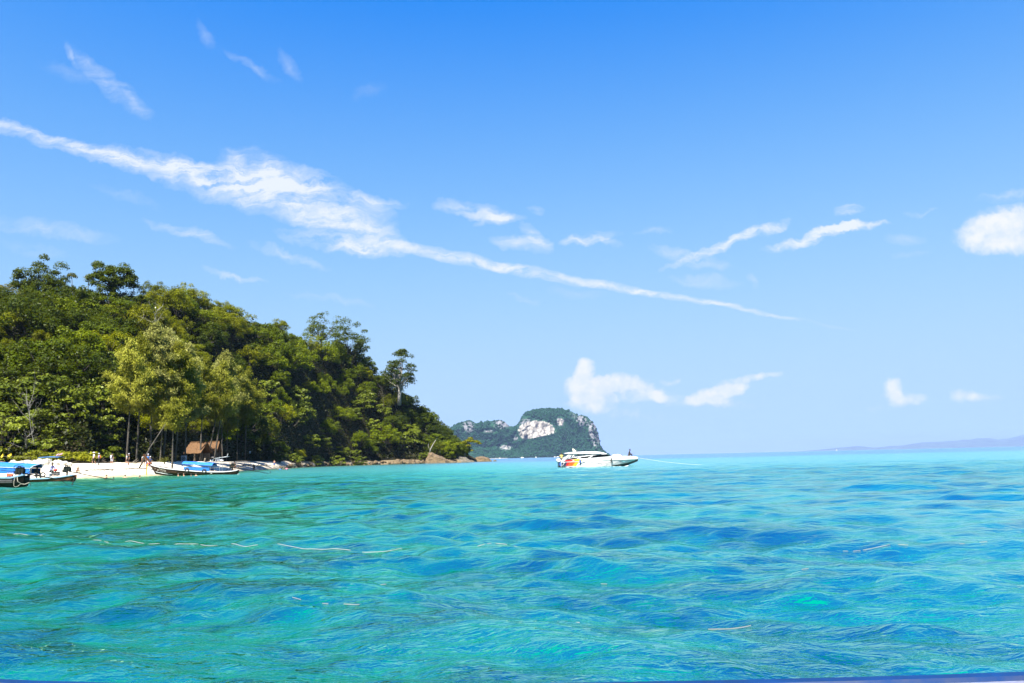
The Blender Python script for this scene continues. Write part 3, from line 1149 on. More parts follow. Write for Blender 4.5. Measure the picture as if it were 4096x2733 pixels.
KINDS = {'dark': 'dark green round', 'mid': 'mid-green round', 'yellow': 'yellowish green feathery', 'olive': 'olive brown feathery',
         'flat': 'green flat-topped', 'flaty': 'yellow-green flat-topped', 'big': 'pale green large-leaved'}
buckets = {}
for (x, y, z, t, u, a) in slope:
    n1 = float(fbm(np.array([x / 22.0]), np.array([y / 22.0]), 4, 2)[0]) + _r.uniform(-.22, .22)
    n2 = _r.random()
    if u > 1020:
        kind = 'mid' if n1 > -.08 else 'dark'
        if n2 < .10:
            kind = 'yellow'
        if t < 2.5 and n2 > .55:
            kind = 'big'
    elif t < 2.25 and u < 470:
        kind = 'big' if n2 < .7 else 'flaty'
    else:
        kind = 'dark' if n1 < -.14 else 'mid' if n1 < -.0 else 'yellow' if n1 < .14 else 'olive'
        if n2 < .07:
            kind = 'flaty'
        elif n2 < .15:
            kind = 'flat' if n1 < .05 else 'flaty'
    nvar = {'dark': 5, 'mid': 5, 'yellow': 4, 'olive': 4, 'flat': 3, 'flaty': 3, 'big': 3}[kind]
    sc = _r.choice((.7, .85, .95, 1.1, 1.3)) * _r.uniform(.92, 1.08)
    zs = _r.uniform(.85, 1.15)
    dz = 0.7
    if t < 2.45 and kind in ('flat', 'flaty'):
        kind = 'big' if u < 480 or u > 1000 else 'mid'
    if t > 2.86:
        sc *= .9
        dz = 1.9 * sc
    if u < 540 and t > 2.5 and n2 > .3 and kind != 'flaty':
        kind = 'dark'
    nvar = {'dark': 5, 'mid': 5, 'yellow': 4, 'olive': 4, 'flat': 3, 'flaty': 3, 'big': 3}[kind]
    if u > 1650:
        sc *= .8
    if u > 1760:
        sc *= .8
    kd = kind + str(_r.randrange(nvar))
    r = plant({'yellow': 'feathery_tree', 'olive': 'feathery_tree', 'flat': 'flat_topped_tree', 'flaty': 'flat_topped_tree', 'big': 'large_leaved_tree'}.get(kind, 'broadleaf_tree'),
              kd, (x, y, z - dz), sc, _r.uniform(0, 6.28), None, 'tree', 'forest trees on the island slope', zs)
    buckets.setdefault((kind, zone(t, u)), []).append((u, r))
ORD = ['leftmost', 'second from left', 'third from left', 'fourth from left', 'fifth from left', 'sixth from left', 'seventh from left', 'eighth from left',
       'ninth from left', 'tenth from left']
for (kind, zn), lst in buckets.items():
    lst.sort(key=lambda q: q[0])
    for i, (u, r) in enumerate(lst):
        if len(lst) == 1:
            r['label'] = KINDS[kind] + ' tree ' + zn
        elif i == len(lst) - 1:
            r['label'] = 'rightmost ' + KINDS[kind] + ' tree ' + zn
        else:
            r['label'] = ORD[min(i, 9)] + ' ' + KINDS[kind] + ' tree ' + zn


# undergrowth that fills the gaps between the trunks
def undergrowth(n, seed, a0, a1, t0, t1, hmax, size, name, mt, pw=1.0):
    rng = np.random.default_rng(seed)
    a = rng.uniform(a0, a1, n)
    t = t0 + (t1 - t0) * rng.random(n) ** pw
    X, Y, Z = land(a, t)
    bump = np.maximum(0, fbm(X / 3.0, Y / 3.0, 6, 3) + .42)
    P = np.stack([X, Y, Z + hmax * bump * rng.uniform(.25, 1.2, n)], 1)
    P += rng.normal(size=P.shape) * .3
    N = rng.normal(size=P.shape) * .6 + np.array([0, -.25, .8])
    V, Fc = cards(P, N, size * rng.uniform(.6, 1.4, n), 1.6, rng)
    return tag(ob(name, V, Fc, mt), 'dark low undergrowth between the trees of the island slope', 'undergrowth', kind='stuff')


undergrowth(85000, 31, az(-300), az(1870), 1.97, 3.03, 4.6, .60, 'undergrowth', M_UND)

# the same forest goes on beyond the left edge of the photograph
def forest_mass():
    rng = np.random.default_rng(66)
    L = []
    for k in range(130):
        a = rng.uniform(az(-1480), az(-250))
        t = rng.uniform(2.0, 3.06)
        X, Y, Z = land(np.array([a]), np.array([t]))
        r = rng.uniform(3.0, 5.2)
        for q in range(5):
            c = np.array([X[0], Y[0], Z[0]]) + np.array([rng.normal() * r * .5, rng.normal() * r * .5, rng.uniform(1.0, 6.0)])
            L.append(clump_leaves(rng, c, r * .5, 75, .75, up=.45, flat=.8))
    V, Fc = join(L)
    return tag(ob('forest', V, Fc, M_MID), 'dense green forest continuing over the island slope to the left', 'forest', kind='stuff')


forest_mass()
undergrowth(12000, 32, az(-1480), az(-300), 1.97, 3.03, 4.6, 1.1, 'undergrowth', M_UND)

# ---- trees that can be told apart
def ptree(name, key, px, py_base, Y, label, cat='tree', sc=1.0, group=None, zs=1.0, lean=None, own=None, z=None, rz=None):
    p = at(px, py_base, Y)
    if z == 'ground':
        p.z = ground(px, Y) - .1
    return plant(name, key, p, sc, rz, label, cat, group, zs, lean, own)


def own_mesh(name, arr, tk, lm, bm):
    return (mesh(name + '_crown', arr[0], arr[1], lm) if arr else None, mesh(name + '_trunk', tk.v, tk.f, bm, True))


# two big crowns on the left ridge
a, t = broadleaf(301, 5.8, 8.6, .4, 64, 210, .46, rc=.27, flat=.85, low=.0)
ptree('broadleaf_tree', None, 178, 1200, 206, 'big dark domed tree on the ridge at far left, tallest on the skyline', own=own_mesh('ridge', a, t, M_DARK, BARK_D), rz=1.0)
a, t = broadleaf(302, 4.8, 6.0, .5, 54, 200, .44, rc=.28, flat=.8, low=.0)
ptree('broadleaf_tree', None, 455, 1155, 207, 'round dark tree standing above the ridge between two small palms', own=own_mesh('ridge_round', a, t, M_DARK, BARK_D), rz=2.0)
# feathery shapes on the skyline
for (px, py, s, lb) in ((610, 1222, .9, 'feathery bamboo clump on the skyline just right of the round ridge tree'), (735, 1225, .95, 'tall feathery bamboo tuft on the middle skyline'),
                        (820, 1262, .8, 'small feathery tuft on the sloping skyline'), (1118, 1345, .85, 'feathery dark crown poking above the right-hand skyline')):
    ptree('feathery_tree', 'yellow%d' % rnd.randrange(4) if s != .8 else 'olive1', px, py, 214 + (px - 600) * .12, lb, sc=s, own=(LIB['yellow%d' % (px % 4)][0], None) if False else None)
for (px, py, Y, k, s, lb) in ((20, 1262, 198, 'palm0', 1.1, 'brownish drooping palm at the left edge of the ridge'), (95, 1262, 199, 'palm1', .8, 'grey-brown palm beside the leftmost ridge palm'),
                              (288, 1160, 205, 'palm1', .55, 'small palm on the skyline between the two big ridge trees'),
                              (352, 1165, 206, 'palm0', .6, 'second small palm on the skyline, nearer the round ridge tree'),
                              (535, 1165, 208, 'palm1', .55, 'small palm just right of the round ridge tree')):
    ptree('palm_tree', k, px, py, Y, lb, 'palm', s, 'palms on the ridge')
# dark pair where the ridge drops
a, t = broadleaf(303, 6.6, 8.5, .6, 50, 95, .46, rc=.24, flat=.75, gaps=.85, low=0)
ptree('broadleaf_tree', None, 1285, 1368, 318, 'fine-leaved dark tree on the dropping ridge with sky showing through', own=own_mesh('fine', a, t, M_DARK, BARK_D), rz=.4, sc=1.1)
a, t = broadleaf(304, 7.8, 12.0, .6, 60, 125, .55, rc=.25, flat=.8, low=0)
ptree('broadleaf_tree', None, 1400, 1422, 336, 'large dark tree at the shoulder of the ridge, left of the lone tall tree', own=own_mesh('shoulder', a, t, M_DARK, BARK_D), rz=2.2, sc=1.05)
# the lone tall tree
a, t = broadleaf(305, 7.2, 13.5, 6.6, 62, 120, .55, rc=.27, flat=.6, low=.0)
t.tube([(0.2, 0, 3.2), (1.0, 0, 6.0), (1.6, .2, 9.0)], [.22, .18, .08], 5)
lone = ptree('broadleaf_tree', None, 1597, 1612, 334, 'lone tall tree with bare pale trunk rising above the slope near the point', own=own_mesh('lone', a, t, M_DARK, BARK_W), rz=.3, sc=1.06)
# leaning tree at the tip of the point, with exposed roots
rng = np.random.default_rng(77)
tk = MB()
tk.tube([(0, 0, -.3), (.15, 0, 2.0), (.9, 0, 4.2), (1.9, .2, 6.4)], [.42, .34, .25, .12], 7)
tk.tube([(.6, 0, 3.4), (2.8, -.3, 5.4), (5.2, -.4, 6.6)], [.2, .14, .06], 5)
tk.tube([(.3, 0, 2.6), (-1.2, .2, 4.6), (-2.2, .3, 6.2)], [.2, .13, .06], 5)
for k in range(7):
    b = k / 7 * 6.28
    tk.tube([(.1, 0, 1.7 + .2 * (k % 3)), (.55 * math.cos(b), .4 * math.sin(b), .8), (1.3 * math.cos(b), .9 * math.sin(b), -.7)], [.16, .12, .07], 5)
L = []
for c, r_, n_ in (((1.9, .2, 7.2), 1.9, 260), ((3.4, -.1, 7.0), 1.7, 240), ((5.2, -.3, 6.7), 1.5, 220), ((.2, .3, 6.6), 1.7, 230), ((-1.6, .2, 6.0), 1.6, 210), ((-2.8, .2, 4.8), 1.4, 180),
                  ((-.6, -.5, 5.0), 1.5, 190), ((1.6, -.6, 5.2), 1.3, 150), ((2.6, .2, 8.2), 1.3, 150), ((6.4, -.2, 6.0), 1.0, 110), ((3.2, 0, 3.2), .9, 60), ((-1.6, 0, 3.4), 1.0, 80)):
    L.append(clump_leaves(rng, np.array(c), r_, int(n_ * 1.5), .46, up=.7, flat=.5))
ptree('broadleaf_tree', None, 1858, 1834, 338, 'spreading yellow-green tree with exposed roots at the tip of the rocky point', own=own_mesh('tip', join(L), tk, leaf_mat('leaves_tip', (.20, .205, .004), (.27, .26, .006), (.18, .19, .006)), BARK_W), rz=0.0)
# casuarinas
cas = [(505, 1846, 128, 'cas2', .80, 'casuarina at the left end of the grove with a tall bare pale trunk', (0, -.02)),
       (545, 1846, 134, 'cas3', .86, 'slim casuarina just right of the leftmost grove tree', None),
       (600, 1846, 138, 'cas0', .98, 'tallest casuarina of the grove, pale feathery top', None),
       (650, 1846, 142, 'cas1', .96, 'pale casuarina right beside the tallest one in the grove', None),
       (700, 1847, 140, 'cas2', .85, 'yellowish casuarina in the middle of the grove, left of the hut', None),
       (740, 1847, 147, 'cas0', .88, 'pale casuarina standing right behind the thatched hut', None),
       (800, 1846, 160, 'cas3', .84, 'yellow-green casuarina over the thatched roof', (0, .03)),
       (828, 1844, 168, 'cas2', .86, 'casuarina with a thin trunk leaning right, beside the hut', (0, .13)),
       (856, 1844, 178, 'cas1', 1.0, 'pale casuarina with a slightly leaning trunk right of the hut', (0, .07)),
       (890, 1844, 190, 'cas0', .98, 'pale casuarina behind the stern of the middle longtail boat', (0, -.06)),
       (948, 1843, 204, 'cas3', .98, 'straight-trunked casuarina near the right end of the grove', None),
       (980, 1841, 210, 'cas2', .96, 'casuarina with the straight trunk at the right end of the grove', None)]
for (px, py, Y, k, s, lb, ln) in cas:
    ptree('casuarina_tree', k, px, py, Y, lb, 'casuarina', s, 'casuarina grove behind the beach', lean=ln, z='ground')
for px, Y, k, s, lb in ((1786, 333, 'mid1', 1.15, 'tall round tree above the sloping rock, just left of the tip trees'), (1812, 336, 'dark2', 1.05, 'dark round tree between the sloping rock and the tip tree'), (1834, 338, 'mid3', .95, 'green round tree left of and behind the tip tree'), (1856, 341, 'yellow2', .8, 'yellow-green bushy tree right behind the roots of the tip tree'), (1748, 330, 'yellow0', 1.0, 'yellow-green feathery tree above the leaning pale trunk')):
    ptree('broadleaf_tree', k, px, 1830, Y, lb, 'tree', s, 'trees on the rocky point', z='ground')
for (px, Y, s, lb) in ((690, 127, .8, 'low bright casuarina spray hanging in front of the grove trunks'), (640, 131, .7, 'young casuarina in front of the tall grove trunks'), (905, 194, .95, 'young yellow-green casuarina at the right of the grove')):
    ptree('casuarina_tree', 'cas_small', px, 1848, Y, lb, 'casuarina', s, 'casuarina grove behind the beach', z='ground')
tk = MB()
tk.tube([(0, 0, -.3), (1.6, .3, 3.2), (3.5, .8, 6.6)], [.12, .09, .05], 6)
tk.tube([(1.9, .35, 3.7), (2.7, .3, 4.1)], [.03, .015], 4)
ptree('leaning_tree', None, 552, 1850, 119, 'bare pole-like trunk leaning right over the beach near the boat bow', own=own_mesh('pole', None, tk, None, BARK), rz=0, z='ground')
# dead and bare trees
for (px, Y, k, s, lb) in ((148, 122, 'bare0', .95, 'bare grey-white tree among foliage above the left boats'), (8, 121, 'bare2', 1.0, 'twisted bare branches at the left edge of the photo'),
                          (95, 121, 'bare1', .75, 'low bare tree with white crooked branches left of the bare grey-white tree')):
    ptree('dead_tree', k, px, 1830, Y, lb, 'dead tree', s, 'bare trees on the island', z='ground')
ptree('dead_tree', 'bare1', 610, 1345, 178, 'dead white tree with crooked limbs sticking out above the casuarinas', 'dead tree', 1.15, 'bare trees on the island')
ptree('dead_tree', 'bare2', 1535, 1620, 330, 'pale dead branches on the slope left of the lone tall tree', 'dead tree', 1.6, 'bare trees on the island')
ptree('dead_tree', 'bare2', 1405, 1480, 325, 'grey dead top half hidden on the upper right slope', 'dead tree', 1.1, 'bare trees on the island')
tk = MB()
tk.tube([(0, 0, -.2), (.5, 0, 1.6), (1.6, 0, 3.6), (3.3, .1, 6.2)], [.28, .22, .16, .06], 6)
tk.tube([(.2, 0, .9), (-.5, .1, 2.6), (-.4, .1, 4.2)], [.14, .1, .05], 5)
rng = np.random.default_rng(78)
L = [clump_leaves(rng, np.array(c), r_, n_, .46, up=.7, flat=.5) for c, r_, n_ in (((3.4, .2, 6.6), 1.7, 330), ((4.8, .3, 6.0), 1.3, 220), ((2.2, .3, 7.0), 1.4, 230), ((1.0, .6, 6.0), 1.3, 200), ((-.6, .5, 4.9), 1.2, 170), ((4.2, .4, 4.4), 1.0, 120), ((5.6, .4, 4.6), .9, 110))]
ptree('leaning_tree', None, 1718, 1812, 318, 'pale trunk leaning right from the rocks at the point, leafy at the top', own=own_mesh('lean', join(L), tk, M_MID, BARK_W), rz=0)
# shrubs at the top of the beach
for i, (px, Y, s, lb) in enumerate(((170, 117, 1.15, 'bright yellow-green shrub behind the small blue canopy'), (205, 118, .8, 'small bright shrub right behind the boat flags'),
                                    (285, 118, 1.1, 'yellow-green shrub left of the white-hatted person'), (320, 117.5, 1.0, 'low shrub just left of the person in white'),
                                    (352, 117.5, .75, 'smallest of the shrubs beside the person in white'), (60, 120, .7, 'dry brownish shrub behind the yellow flags'),
                                    (112, 120, .8, 'dry shrub behind the white rocks left of the blue canopy'), (15, 121, .7, 'dry shrub at the left edge above the boats'))):
    ptree('shrub', 'shrub%d' % (i % 3), px, 1850, Y, lb, 'shrub', s, 'shrubs along the top of the beach', z='ground')
for i, (px, Y, s, lb) in enumerate(((1350, 277, 1.9, 'large-leaved shrub overhanging the shore left of the pale boulders'), (1270, 262, 1.8, 'large-leaved shrub above the narrow stony shore'),
                                    (1440, 293, 1.9, 'shrub hanging over the shore just left of the pale boulders'), (1180, 236, 1.6, 'shrub at the right end of the sandy beach'),
                                    (1700, 322, 1.6, 'shrub in the shade behind the sloping rock'), (1800, 331, 1.6, 'shrub beside the roots of the tip tree'),
                                    (1120, 221, 1.5, 'shrub behind the man in blue shorts'))):
    ptree('shrub', 'big%d' % (i % 3), px, 1850, Y, lb, 'shrub', s * .34, 'shrubs overhanging the rocky shore', z='ground')


# ------------------------------------------------------------------ far limestone island
def island_mat():
    m = bpy.data.materials.new('limestone_island')
    m.use_nodes = True
    n = NT(m.node_tree)
    b = m.node_tree.nodes['Principled BSDF']
    geo = n.new('ShaderNodeNewGeometry')
    P = geo.outputs['Position']
    a = n.new('ShaderNodeAttribute', attribute_name='rock').outputs['Fac']
    wh = n.new('ShaderNodeAttribute', attribute_name='pale').outputs['Fac']
    streak = n.noise(n.mapping(P, scale=(.045, .045, .009)), 1.0, 5, .65)
    f = n.noise(P, .017, 5, .6)
    g = n.noise(P, .08, 4, .6)
    grey = n.mix(n.rng(streak, .35, .65), (.06, .062, .07), (.17, .17, .175))
    pale = n.mix(n.rng(n.m('ADD', n.m('MULTIPLY', streak, .6), n.m('MULTIPLY', g, .4)), .38, .56), (.055, .05, .048), (.30, .275, .24))
    veg = n.mix(n.rng(f, .35, .65), (.006, .030, .016), (.013, .048, .020))  # greens shifted to blue, painting in part of the distance haze
    rock = n.mix(n.rng(n.m('ADD', wh, n.m('MULTIPLY', n.m('SUBTRACT', g, .5), .8)), .4, .6), grey, pale)
    rk = n.rng(n.m('ADD', a, n.m('MULTIPLY', n.m('SUBTRACT', g, .5), .9)), .42, .58)
    n.put(b.inputs['Base Color'], n.mix(rk, veg, rock))
    b.inputs['Roughness'].default_value = .95
    b.inputs['Specular IOR Level'].default_value = .1
    bh = n.m('ADD', n.m('MULTIPLY', g, 6), n.m('MULTIPLY', streak, 8))
    n.put(b.inputs['Normal'], n.bump(bh, 1.0, 1.0))
    return m


ISL_Y = 4000.0
IK = ISL_Y / 1900.0
# outline of the top in photo pixels (column, row)
ISL_TOP = [(1700, 1800), (1760, 1745), (1820, 1700), (1850, 1686), (1868, 1680), (1885, 1679), (1900, 1688), (1910, 1692), (1925, 1687), (1935, 1692), (1952, 1683), (1975, 1680), (2000, 1678),
           (2018, 1684), (2038, 1702), (2055, 1706), (2066, 1700), (2078, 1690), (2090, 1664), (2108, 1648), (2130, 1637), (2165, 1631), (2200, 1630), (2235, 1629),
           (2255, 1634), (2280, 1638), (2300, 1648), (2318, 1660), (2330, 1656), (2350, 1662), (2372, 1682), (2388, 1704), (2397, 1735), (2402, 1770), (2404, 1790),
           (2412, 1804), (2425, 1818), (2436, 1826)]


def build_island():
    us = np.linspace(1700, 2436, 420)
    top = np.interp(us, [p[0] for p in ISL_TOP], [p[1] for p in ISL_TOP])
    top += 5.5 * fbm(us / 9, us * 0 + 3, 4, 4)
    H = np.array([at(u, t, ISL_Y).z for u, t in zip(us, top)])
    H = np.maximum(H, 0.5)
    X0 = np.array([at(u, 1826, ISL_Y).x for u in us])
    vs_ = np.concatenate([np.linspace(0, 1, 150), np.linspace(1, 2, 26)[1:]])
    hmax = H.max()
    V = np.zeros((len(vs_), len(us), 3))
    rock = np.zeros((len(vs_), len(us)))
    pale = np.zeros_like(rock)
    for j, v in enumerate(vs_):
        if v <= 1:
            # a forested apron at the foot, then cliffs, then a rounded top
            z = H * v
            hz = z / hmax
            ap = 0.30 + 0.35 * np.clip((us - 2080) / 140, 0, 1) * np.clip((2440 - us) / 160, 0, 1)      # apron height as share
            ap = ap + 0.06 * fbm(us / 30, us * 0, 2, 3)
            d = IK * np.where(v < ap, v / ap * 46, 46 + 14 * ((v - ap) / np.maximum(1 - ap, .05)) + 40 * np.clip((v - .8) / .2, 0, 1) ** 2)
            Y = ISL_Y - 60 * IK + d * (H / hmax * .6 + .4)
            px_y = 1826 - (1826 - top) * v
            big = np.exp(-(((us - 2150) / 74) ** 2 + ((px_y - 1726) / 44) ** 2) ** 2.2)            # the big pale face
            tilt = (px_y < 1764 - (us - 2078) * .20) & (px_y > 1665 + np.abs(us - 2175) * .25)
            big = big * tilt
            sm = np.exp(-(((us - 2246) / 17) ** 2 + ((px_y - 1688) / 20) ** 2)) + .9 * np.exp(-(((us - 2368) / 12) ** 2 + ((px_y - 1735 - (us - 2368) * 1.4) / 24) ** 2)) \
                + .62 * np.exp(-(((us - 2022) / 36) ** 2 + ((px_y - 1785) / 18) ** 2)) + .6 * np.exp(-(((us - 1868) / 22) ** 2 + ((px_y - 1712) / 20) ** 2)) \
                + .3 * np.exp(-(((us - 1885) / 16) ** 2 + ((px_y - 1800) / 24) ** 2)) + .7 * np.exp(-(((us - 2066) / 12) ** 2 + ((px_y - 1752) / 14) ** 2)) \
                + .6 * np.exp(-(((us - 1960) / 40) ** 2 + ((px_y - 1725) / 10) ** 2))
            gry = np.exp(-(((us - 2385) / 24) ** 2 + ((px_y - 1720) / 70) ** 2)) * 1.1 + .9 * np.exp(-(((us - 2330) / 22) ** 2 + ((px_y - 1684) / 28) ** 2)) \
                + .75 * np.exp(-(((us - 2010) / 45) ** 2 + ((px_y - 1695) / 26) ** 2)) + .75 * np.exp(-(((us - 1875) / 36) ** 2 + ((px_y - 1705) / 30) ** 2)) \
                + .6 * np.exp(-(((us - 2110) / 40) ** 2 + ((px_y - 1690) / 30) ** 2)) + .5 * np.exp(-(((us - 2290) / 20) ** 2 + ((px_y - 1660) / 20) ** 2))
            rock[j] = np.clip(np.maximum.reduce([big * 1.3, sm, gry]), 0, 1)
            pale[j] = np.clip(np.maximum(big * 1.5, sm * .72) - gry * .25, 0, 1)
            rel = 12 * fbm(us / 12, np.full_like(us, v * 10), 5, 4) + 16 * fbm(us / 26, np.full_like(us, v * 3), 8, 3) - 7 * big - 5 * np.clip(gry, 0, 1) * fbm(us / 4, us * 0 + v * 2, 12, 3)
            Y = Y + IK * rel * np.clip(v * 6, 0, 1) * np.clip(H / 20, 0, 1)
            X = X0 * Y / ISL_Y
        else:
            s = v - 1
            z = H * (1 - s ** 2)
            Y = V[149, :, 1] + 150 * IK * s
            X = X0 * V[149, :, 1] / ISL_Y
        V[j, :, 0], V[j, :, 1], V[j, :, 2] = X, Y, z - (1.0 if v == 0 else 0)
    nu = len(us)
    i = (np.arange(len(vs_) - 1)[:, None] * nu + np.arange(nu - 1)[None]).ravel()
    Fc = np.stack([i, i + 1, i + nu + 1, i + nu], 1)
    o = ob('limestone_island', V.reshape(-1, 3), Fc, island_mat(), smooth=True)
    for nm, A_ in (('rock', rock), ('pale', pale)):
        at_ = o.data.attributes.new(nm, 'FLOAT', 'POINT')
        at_.data.foreach_set('value', A_.astype(np.float32).ravel())
    tag(o, 'distant forested limestone island with a big white cliff face', 'island')
    # forest over the slopes: crowns as real lumps, joined (nobody could count them)
    rng = np.random.default_rng(91)
    n = 13000
    jj = (rng.random(n) ** .9 * 148).astype(int)
    ii = rng.integers(0, nu, n)
    keep = (rock[jj, ii] < .22) | ((rng.random(n) < .12) & (pale[jj, ii] < .2))
    jj, ii = jj[keep], ii[keep]
    P = V[jj, ii] + rng.normal(size=(len(jj), 3)) * 1.0
    s = IK * rng.uniform(1.8, 4.6, len(jj)) * np.where(jj < 70, 1.1, .9)
    D = np.array([(1, 0, 0), (0, 1, 0), (-1, 0, 0), (0, -1, 0), (0, 0, 1), (0, 0, -.4)], float)
    VV = (P[:, None, :] + D[None] * s[:, None, None] * rng.uniform(.7, 1.3, (len(jj), 6, 1)) + np.array([0, 0, 1.2])).reshape(-1, 3)
    T = np.array([(0, 1, 4), (1, 2, 4), (2, 3, 4), (3, 0, 4), (1, 0, 5), (2, 1, 5), (3, 2, 5), (0, 3, 5)])
    FF = (np.arange(len(jj))[:, None, None] * 6 + T[None]).reshape(-1, 3)
    fm = leaf_mat('far_forest', (.007, .034, .016), (.016, .058, .020), (.011, .042, .017), trans=.1, gloss=.1, rough=.9)  # same blue-shifted greens, haze put into the colour
    tag(ob('island_forest', VV, FF, fm), 'dark green forest covering the slopes of the distant limestone island', 'forest', kind='stuff')
    # pale boulders and a strip of beach at its foot
    mb = MB()
    for k in range(26):
        u = rnd.uniform(1850, 2420)
        p = at(u, 1827, ISL_Y - 132)
        mb.ball((p.x, ISL_Y - 132 - rnd.random() * 6, rnd.uniform(-.5, .6)), (rnd.uniform(3, 9), 4, rnd.uniform(2, 5)), 7, 5)
    o2 = mb.build('shore_boulders', mat('pale_limestone', (.55, .52, .47), .9, .2, .4), None)
    tag(o2, 'pale boulders strewn along the waterline of the distant limestone island', 'rocks', kind='stuff')
    mb = MB()
    p0, p1 = at(1780, 1828, ISL_Y - 140), at(2030, 1828, ISL_Y - 140)
    ring = []
    for k in range(13):
        x = p0.x + (p1.x - p0.x) * k / 12
        wv = 2.0 + 1.5 * math.sin(k * 1.7)
        ring.append([(x, ISL_Y - 150 - wv * 2, -.4), (x, ISL_Y - 138, 1.3), (x, ISL_Y - 120, 1.9), (x, ISL_Y - 120, -.5)])
    mb.loft(ring)
    tag(mb.build('far_beach', mat('far_sand', (.26, .235, .19), .9, .1, .1)), kind='structure')


build_island()


# ------------------------------------------------------------------ faint hills on the horizon
def build_hills():
    prof = [(2900, 0), (3250, 0), (3290, 1), (3310, 6), (3325, 4), (3345, 11), (3400, 13), (3430, 16), (3455, 11), (3490, 7), (3505, 9), (3530, 6), (3545, 12), (3570, 14), (3610, 12),
            (3640, 18), (3690, 24), (3760, 26), (3840, 29), (3850, 32), (3880, 30), (3915, 36), (3960, 35), (3985, 27), (4020, 32), (4035, 29), (4060, 36), (4100, 46), (4200, 60), (4400, 66), (4700, 50), (5000, 20), (5300, 2)]
    Yh = 20000.0
    us = np.linspace(2900, 5300, 300)
    h = np.interp(us, [p[0] for p in prof], [p[1] for p in prof]) * Yh / 3220
    h = np.maximum(h + 9 * fbm(us / 22, us * 0, 3, 4) * np.clip(h / 30, 0, 1), -2)
    rows = []
    for dy, k in ((-1900, 0), (-1000, .42), (-300, .85), (0, 1), (600, .7), (2200, -.05)):
        Y = Yh + dy + 120 * fbm(us / 30, us * 0 + k * 3, 6, 3)
        rows.append(np.stack([np.array([az(u) for u in us]) * Yh, Y, h * k - (4 if k <= 0 else 0)], 1))
    V = np.concatenate(rows)
    n = len(us)
    i = (np.arange(5)[:, None] * n + np.arange(n - 1)[None]).ravel()
    Fc = np.stack([i, i + 1, i + n + 1, i + n], 1)
    tag(ob('hills', V, Fc, mat('hill_forest', (.03, .06, .03), 1.0, .3, .004), smooth=True), kind='structure')


build_hills()


# ------------------------------------------------------------------ air
def build_haze():
    mb = MB()
    top = 420.0
    mb.box((0, 8000, (top - 5.5) / 2), (46000, 52000, top + 5.5))
    m = bpy.data.materials.new('haze_air')
    m.use_nodes = True
    m.node_tree.nodes.clear()
    n = NT(m.node_tree)
    v = n.new('ShaderNodeVolumePrincipled')
    v.inputs['Color'].default_value = HAZE_COL + (1.0,)
    v.inputs['Density'].default_value = HAZE_D
    v.inputs['Anisotropy'].default_value = 0.0
    o = n.new('ShaderNodeOutputMaterial')
    n.put(o.inputs['Volume'], v.outputs[0])
    hz = mb.build('haze', m)
    tag(hz, 'thin sea haze that pales the far island and hills', 'haze', kind='stuff')


HAZE_COL, HAZE_D = (0.22, 0.285, 0.50), 0.00004
build_haze()


# ------------------------------------------------------------------ rocks
def rock_mesh(seed, nu=12, nv=8, rough=.35):
    rng = np.random.default_rng(seed)
    mb = MB()
    mb.ball((0, 0, 0), 1.0, nu, nv)
    V = np.array(mb.v)
    V = V / np.linalg.norm(V, axis=1, keepdims=True)
    for k in range(7):                        # flat facets, as broken stone has
        d = rng.normal(size=3)
        d /= np.linalg.norm(d)
        h = rng.uniform(.6, .88)
        s = V @ d
        V = V - np.outer(np.maximum(s - h, 0), d)
    V = V * (1 + rough * .35 * rng.normal(size=(len(V), 1)) * .5)
    return mesh('rock%d' % seed, V, mb.f)


def stone(name, col, col2):
    m = bpy.data.materials.new(name)
    m.use_nodes = True
    n = NT(m.node_tree)
    b = m.node_tree.nodes['Principled BSDF']
    geo = n.new('ShaderNodeNewGeometry')
    P = geo.outputs['Position']
    z = n.sep(P)[2]
    f = n.noise(P, 1.1, 5, .65)
    g = n.noise(P, 5, 4, .6)
    c = n.mix(n.rng(f, .35, .65), col2, col)
    c = n.mix(n.rng(g, .60, .72), c, tuple(q * .45 for q in col2))
    c = n.mix(n.rng(n.m('ADD', z, n.m('MULTIPLY', n.m('SUBTRACT', f, .5), .6)), .42, .15), c, (.05, .045, .03))         # wet, weedy foot
    n.put(b.inputs['Base Color'], c)
    b.inputs['Roughness'].default_value = .85
    n.put(b.inputs['Normal'], n.bump(n.m('ADD', f, n.m('MULTIPLY', g, .4)), .8, .25))
    return m


ST_W = stone('white_stone', (.46, .43, .37), (.26, .235, .19))
ST_O = stone('ochre_stone', (.125, .084, .039), (.045, .029, .013))
ST_G = stone('grey_stone', (.13, .115, .09), (.06, .05, .037))
ROCKS = {}
for mt_ in (ST_W, ST_O, ST_G):
    for k in range(5):
        me = rock_mesh(400 + k)
        me.materials.append(mt_)
        ROCKS[(mt_.name, k)] = me


def rock(px, Y, s, label, mt_, z=None, group=None, name='boulder', lift=.25):
    x = az(px) * Y
    zz = ground(px, Y) if z is None else z
    s = s if hasattr(s, '__len__') else (s, s * rnd.uniform(.8, 1.1), s * rnd.uniform(.6, .85))
    o = bpy.data.objects.new(name, ROCKS[(mt_.name, rnd.randrange(5))])
    o.location = (x, Y, zz + s[2] * lift)
    o.scale = s
    o.rotation_euler = (rnd.uniform(-.25, .25), rnd.uniform(-.25, .25), rnd.uniform(0, 6.28))
    C.objects.link(o)
    return tag(o, label, 'rock', group)


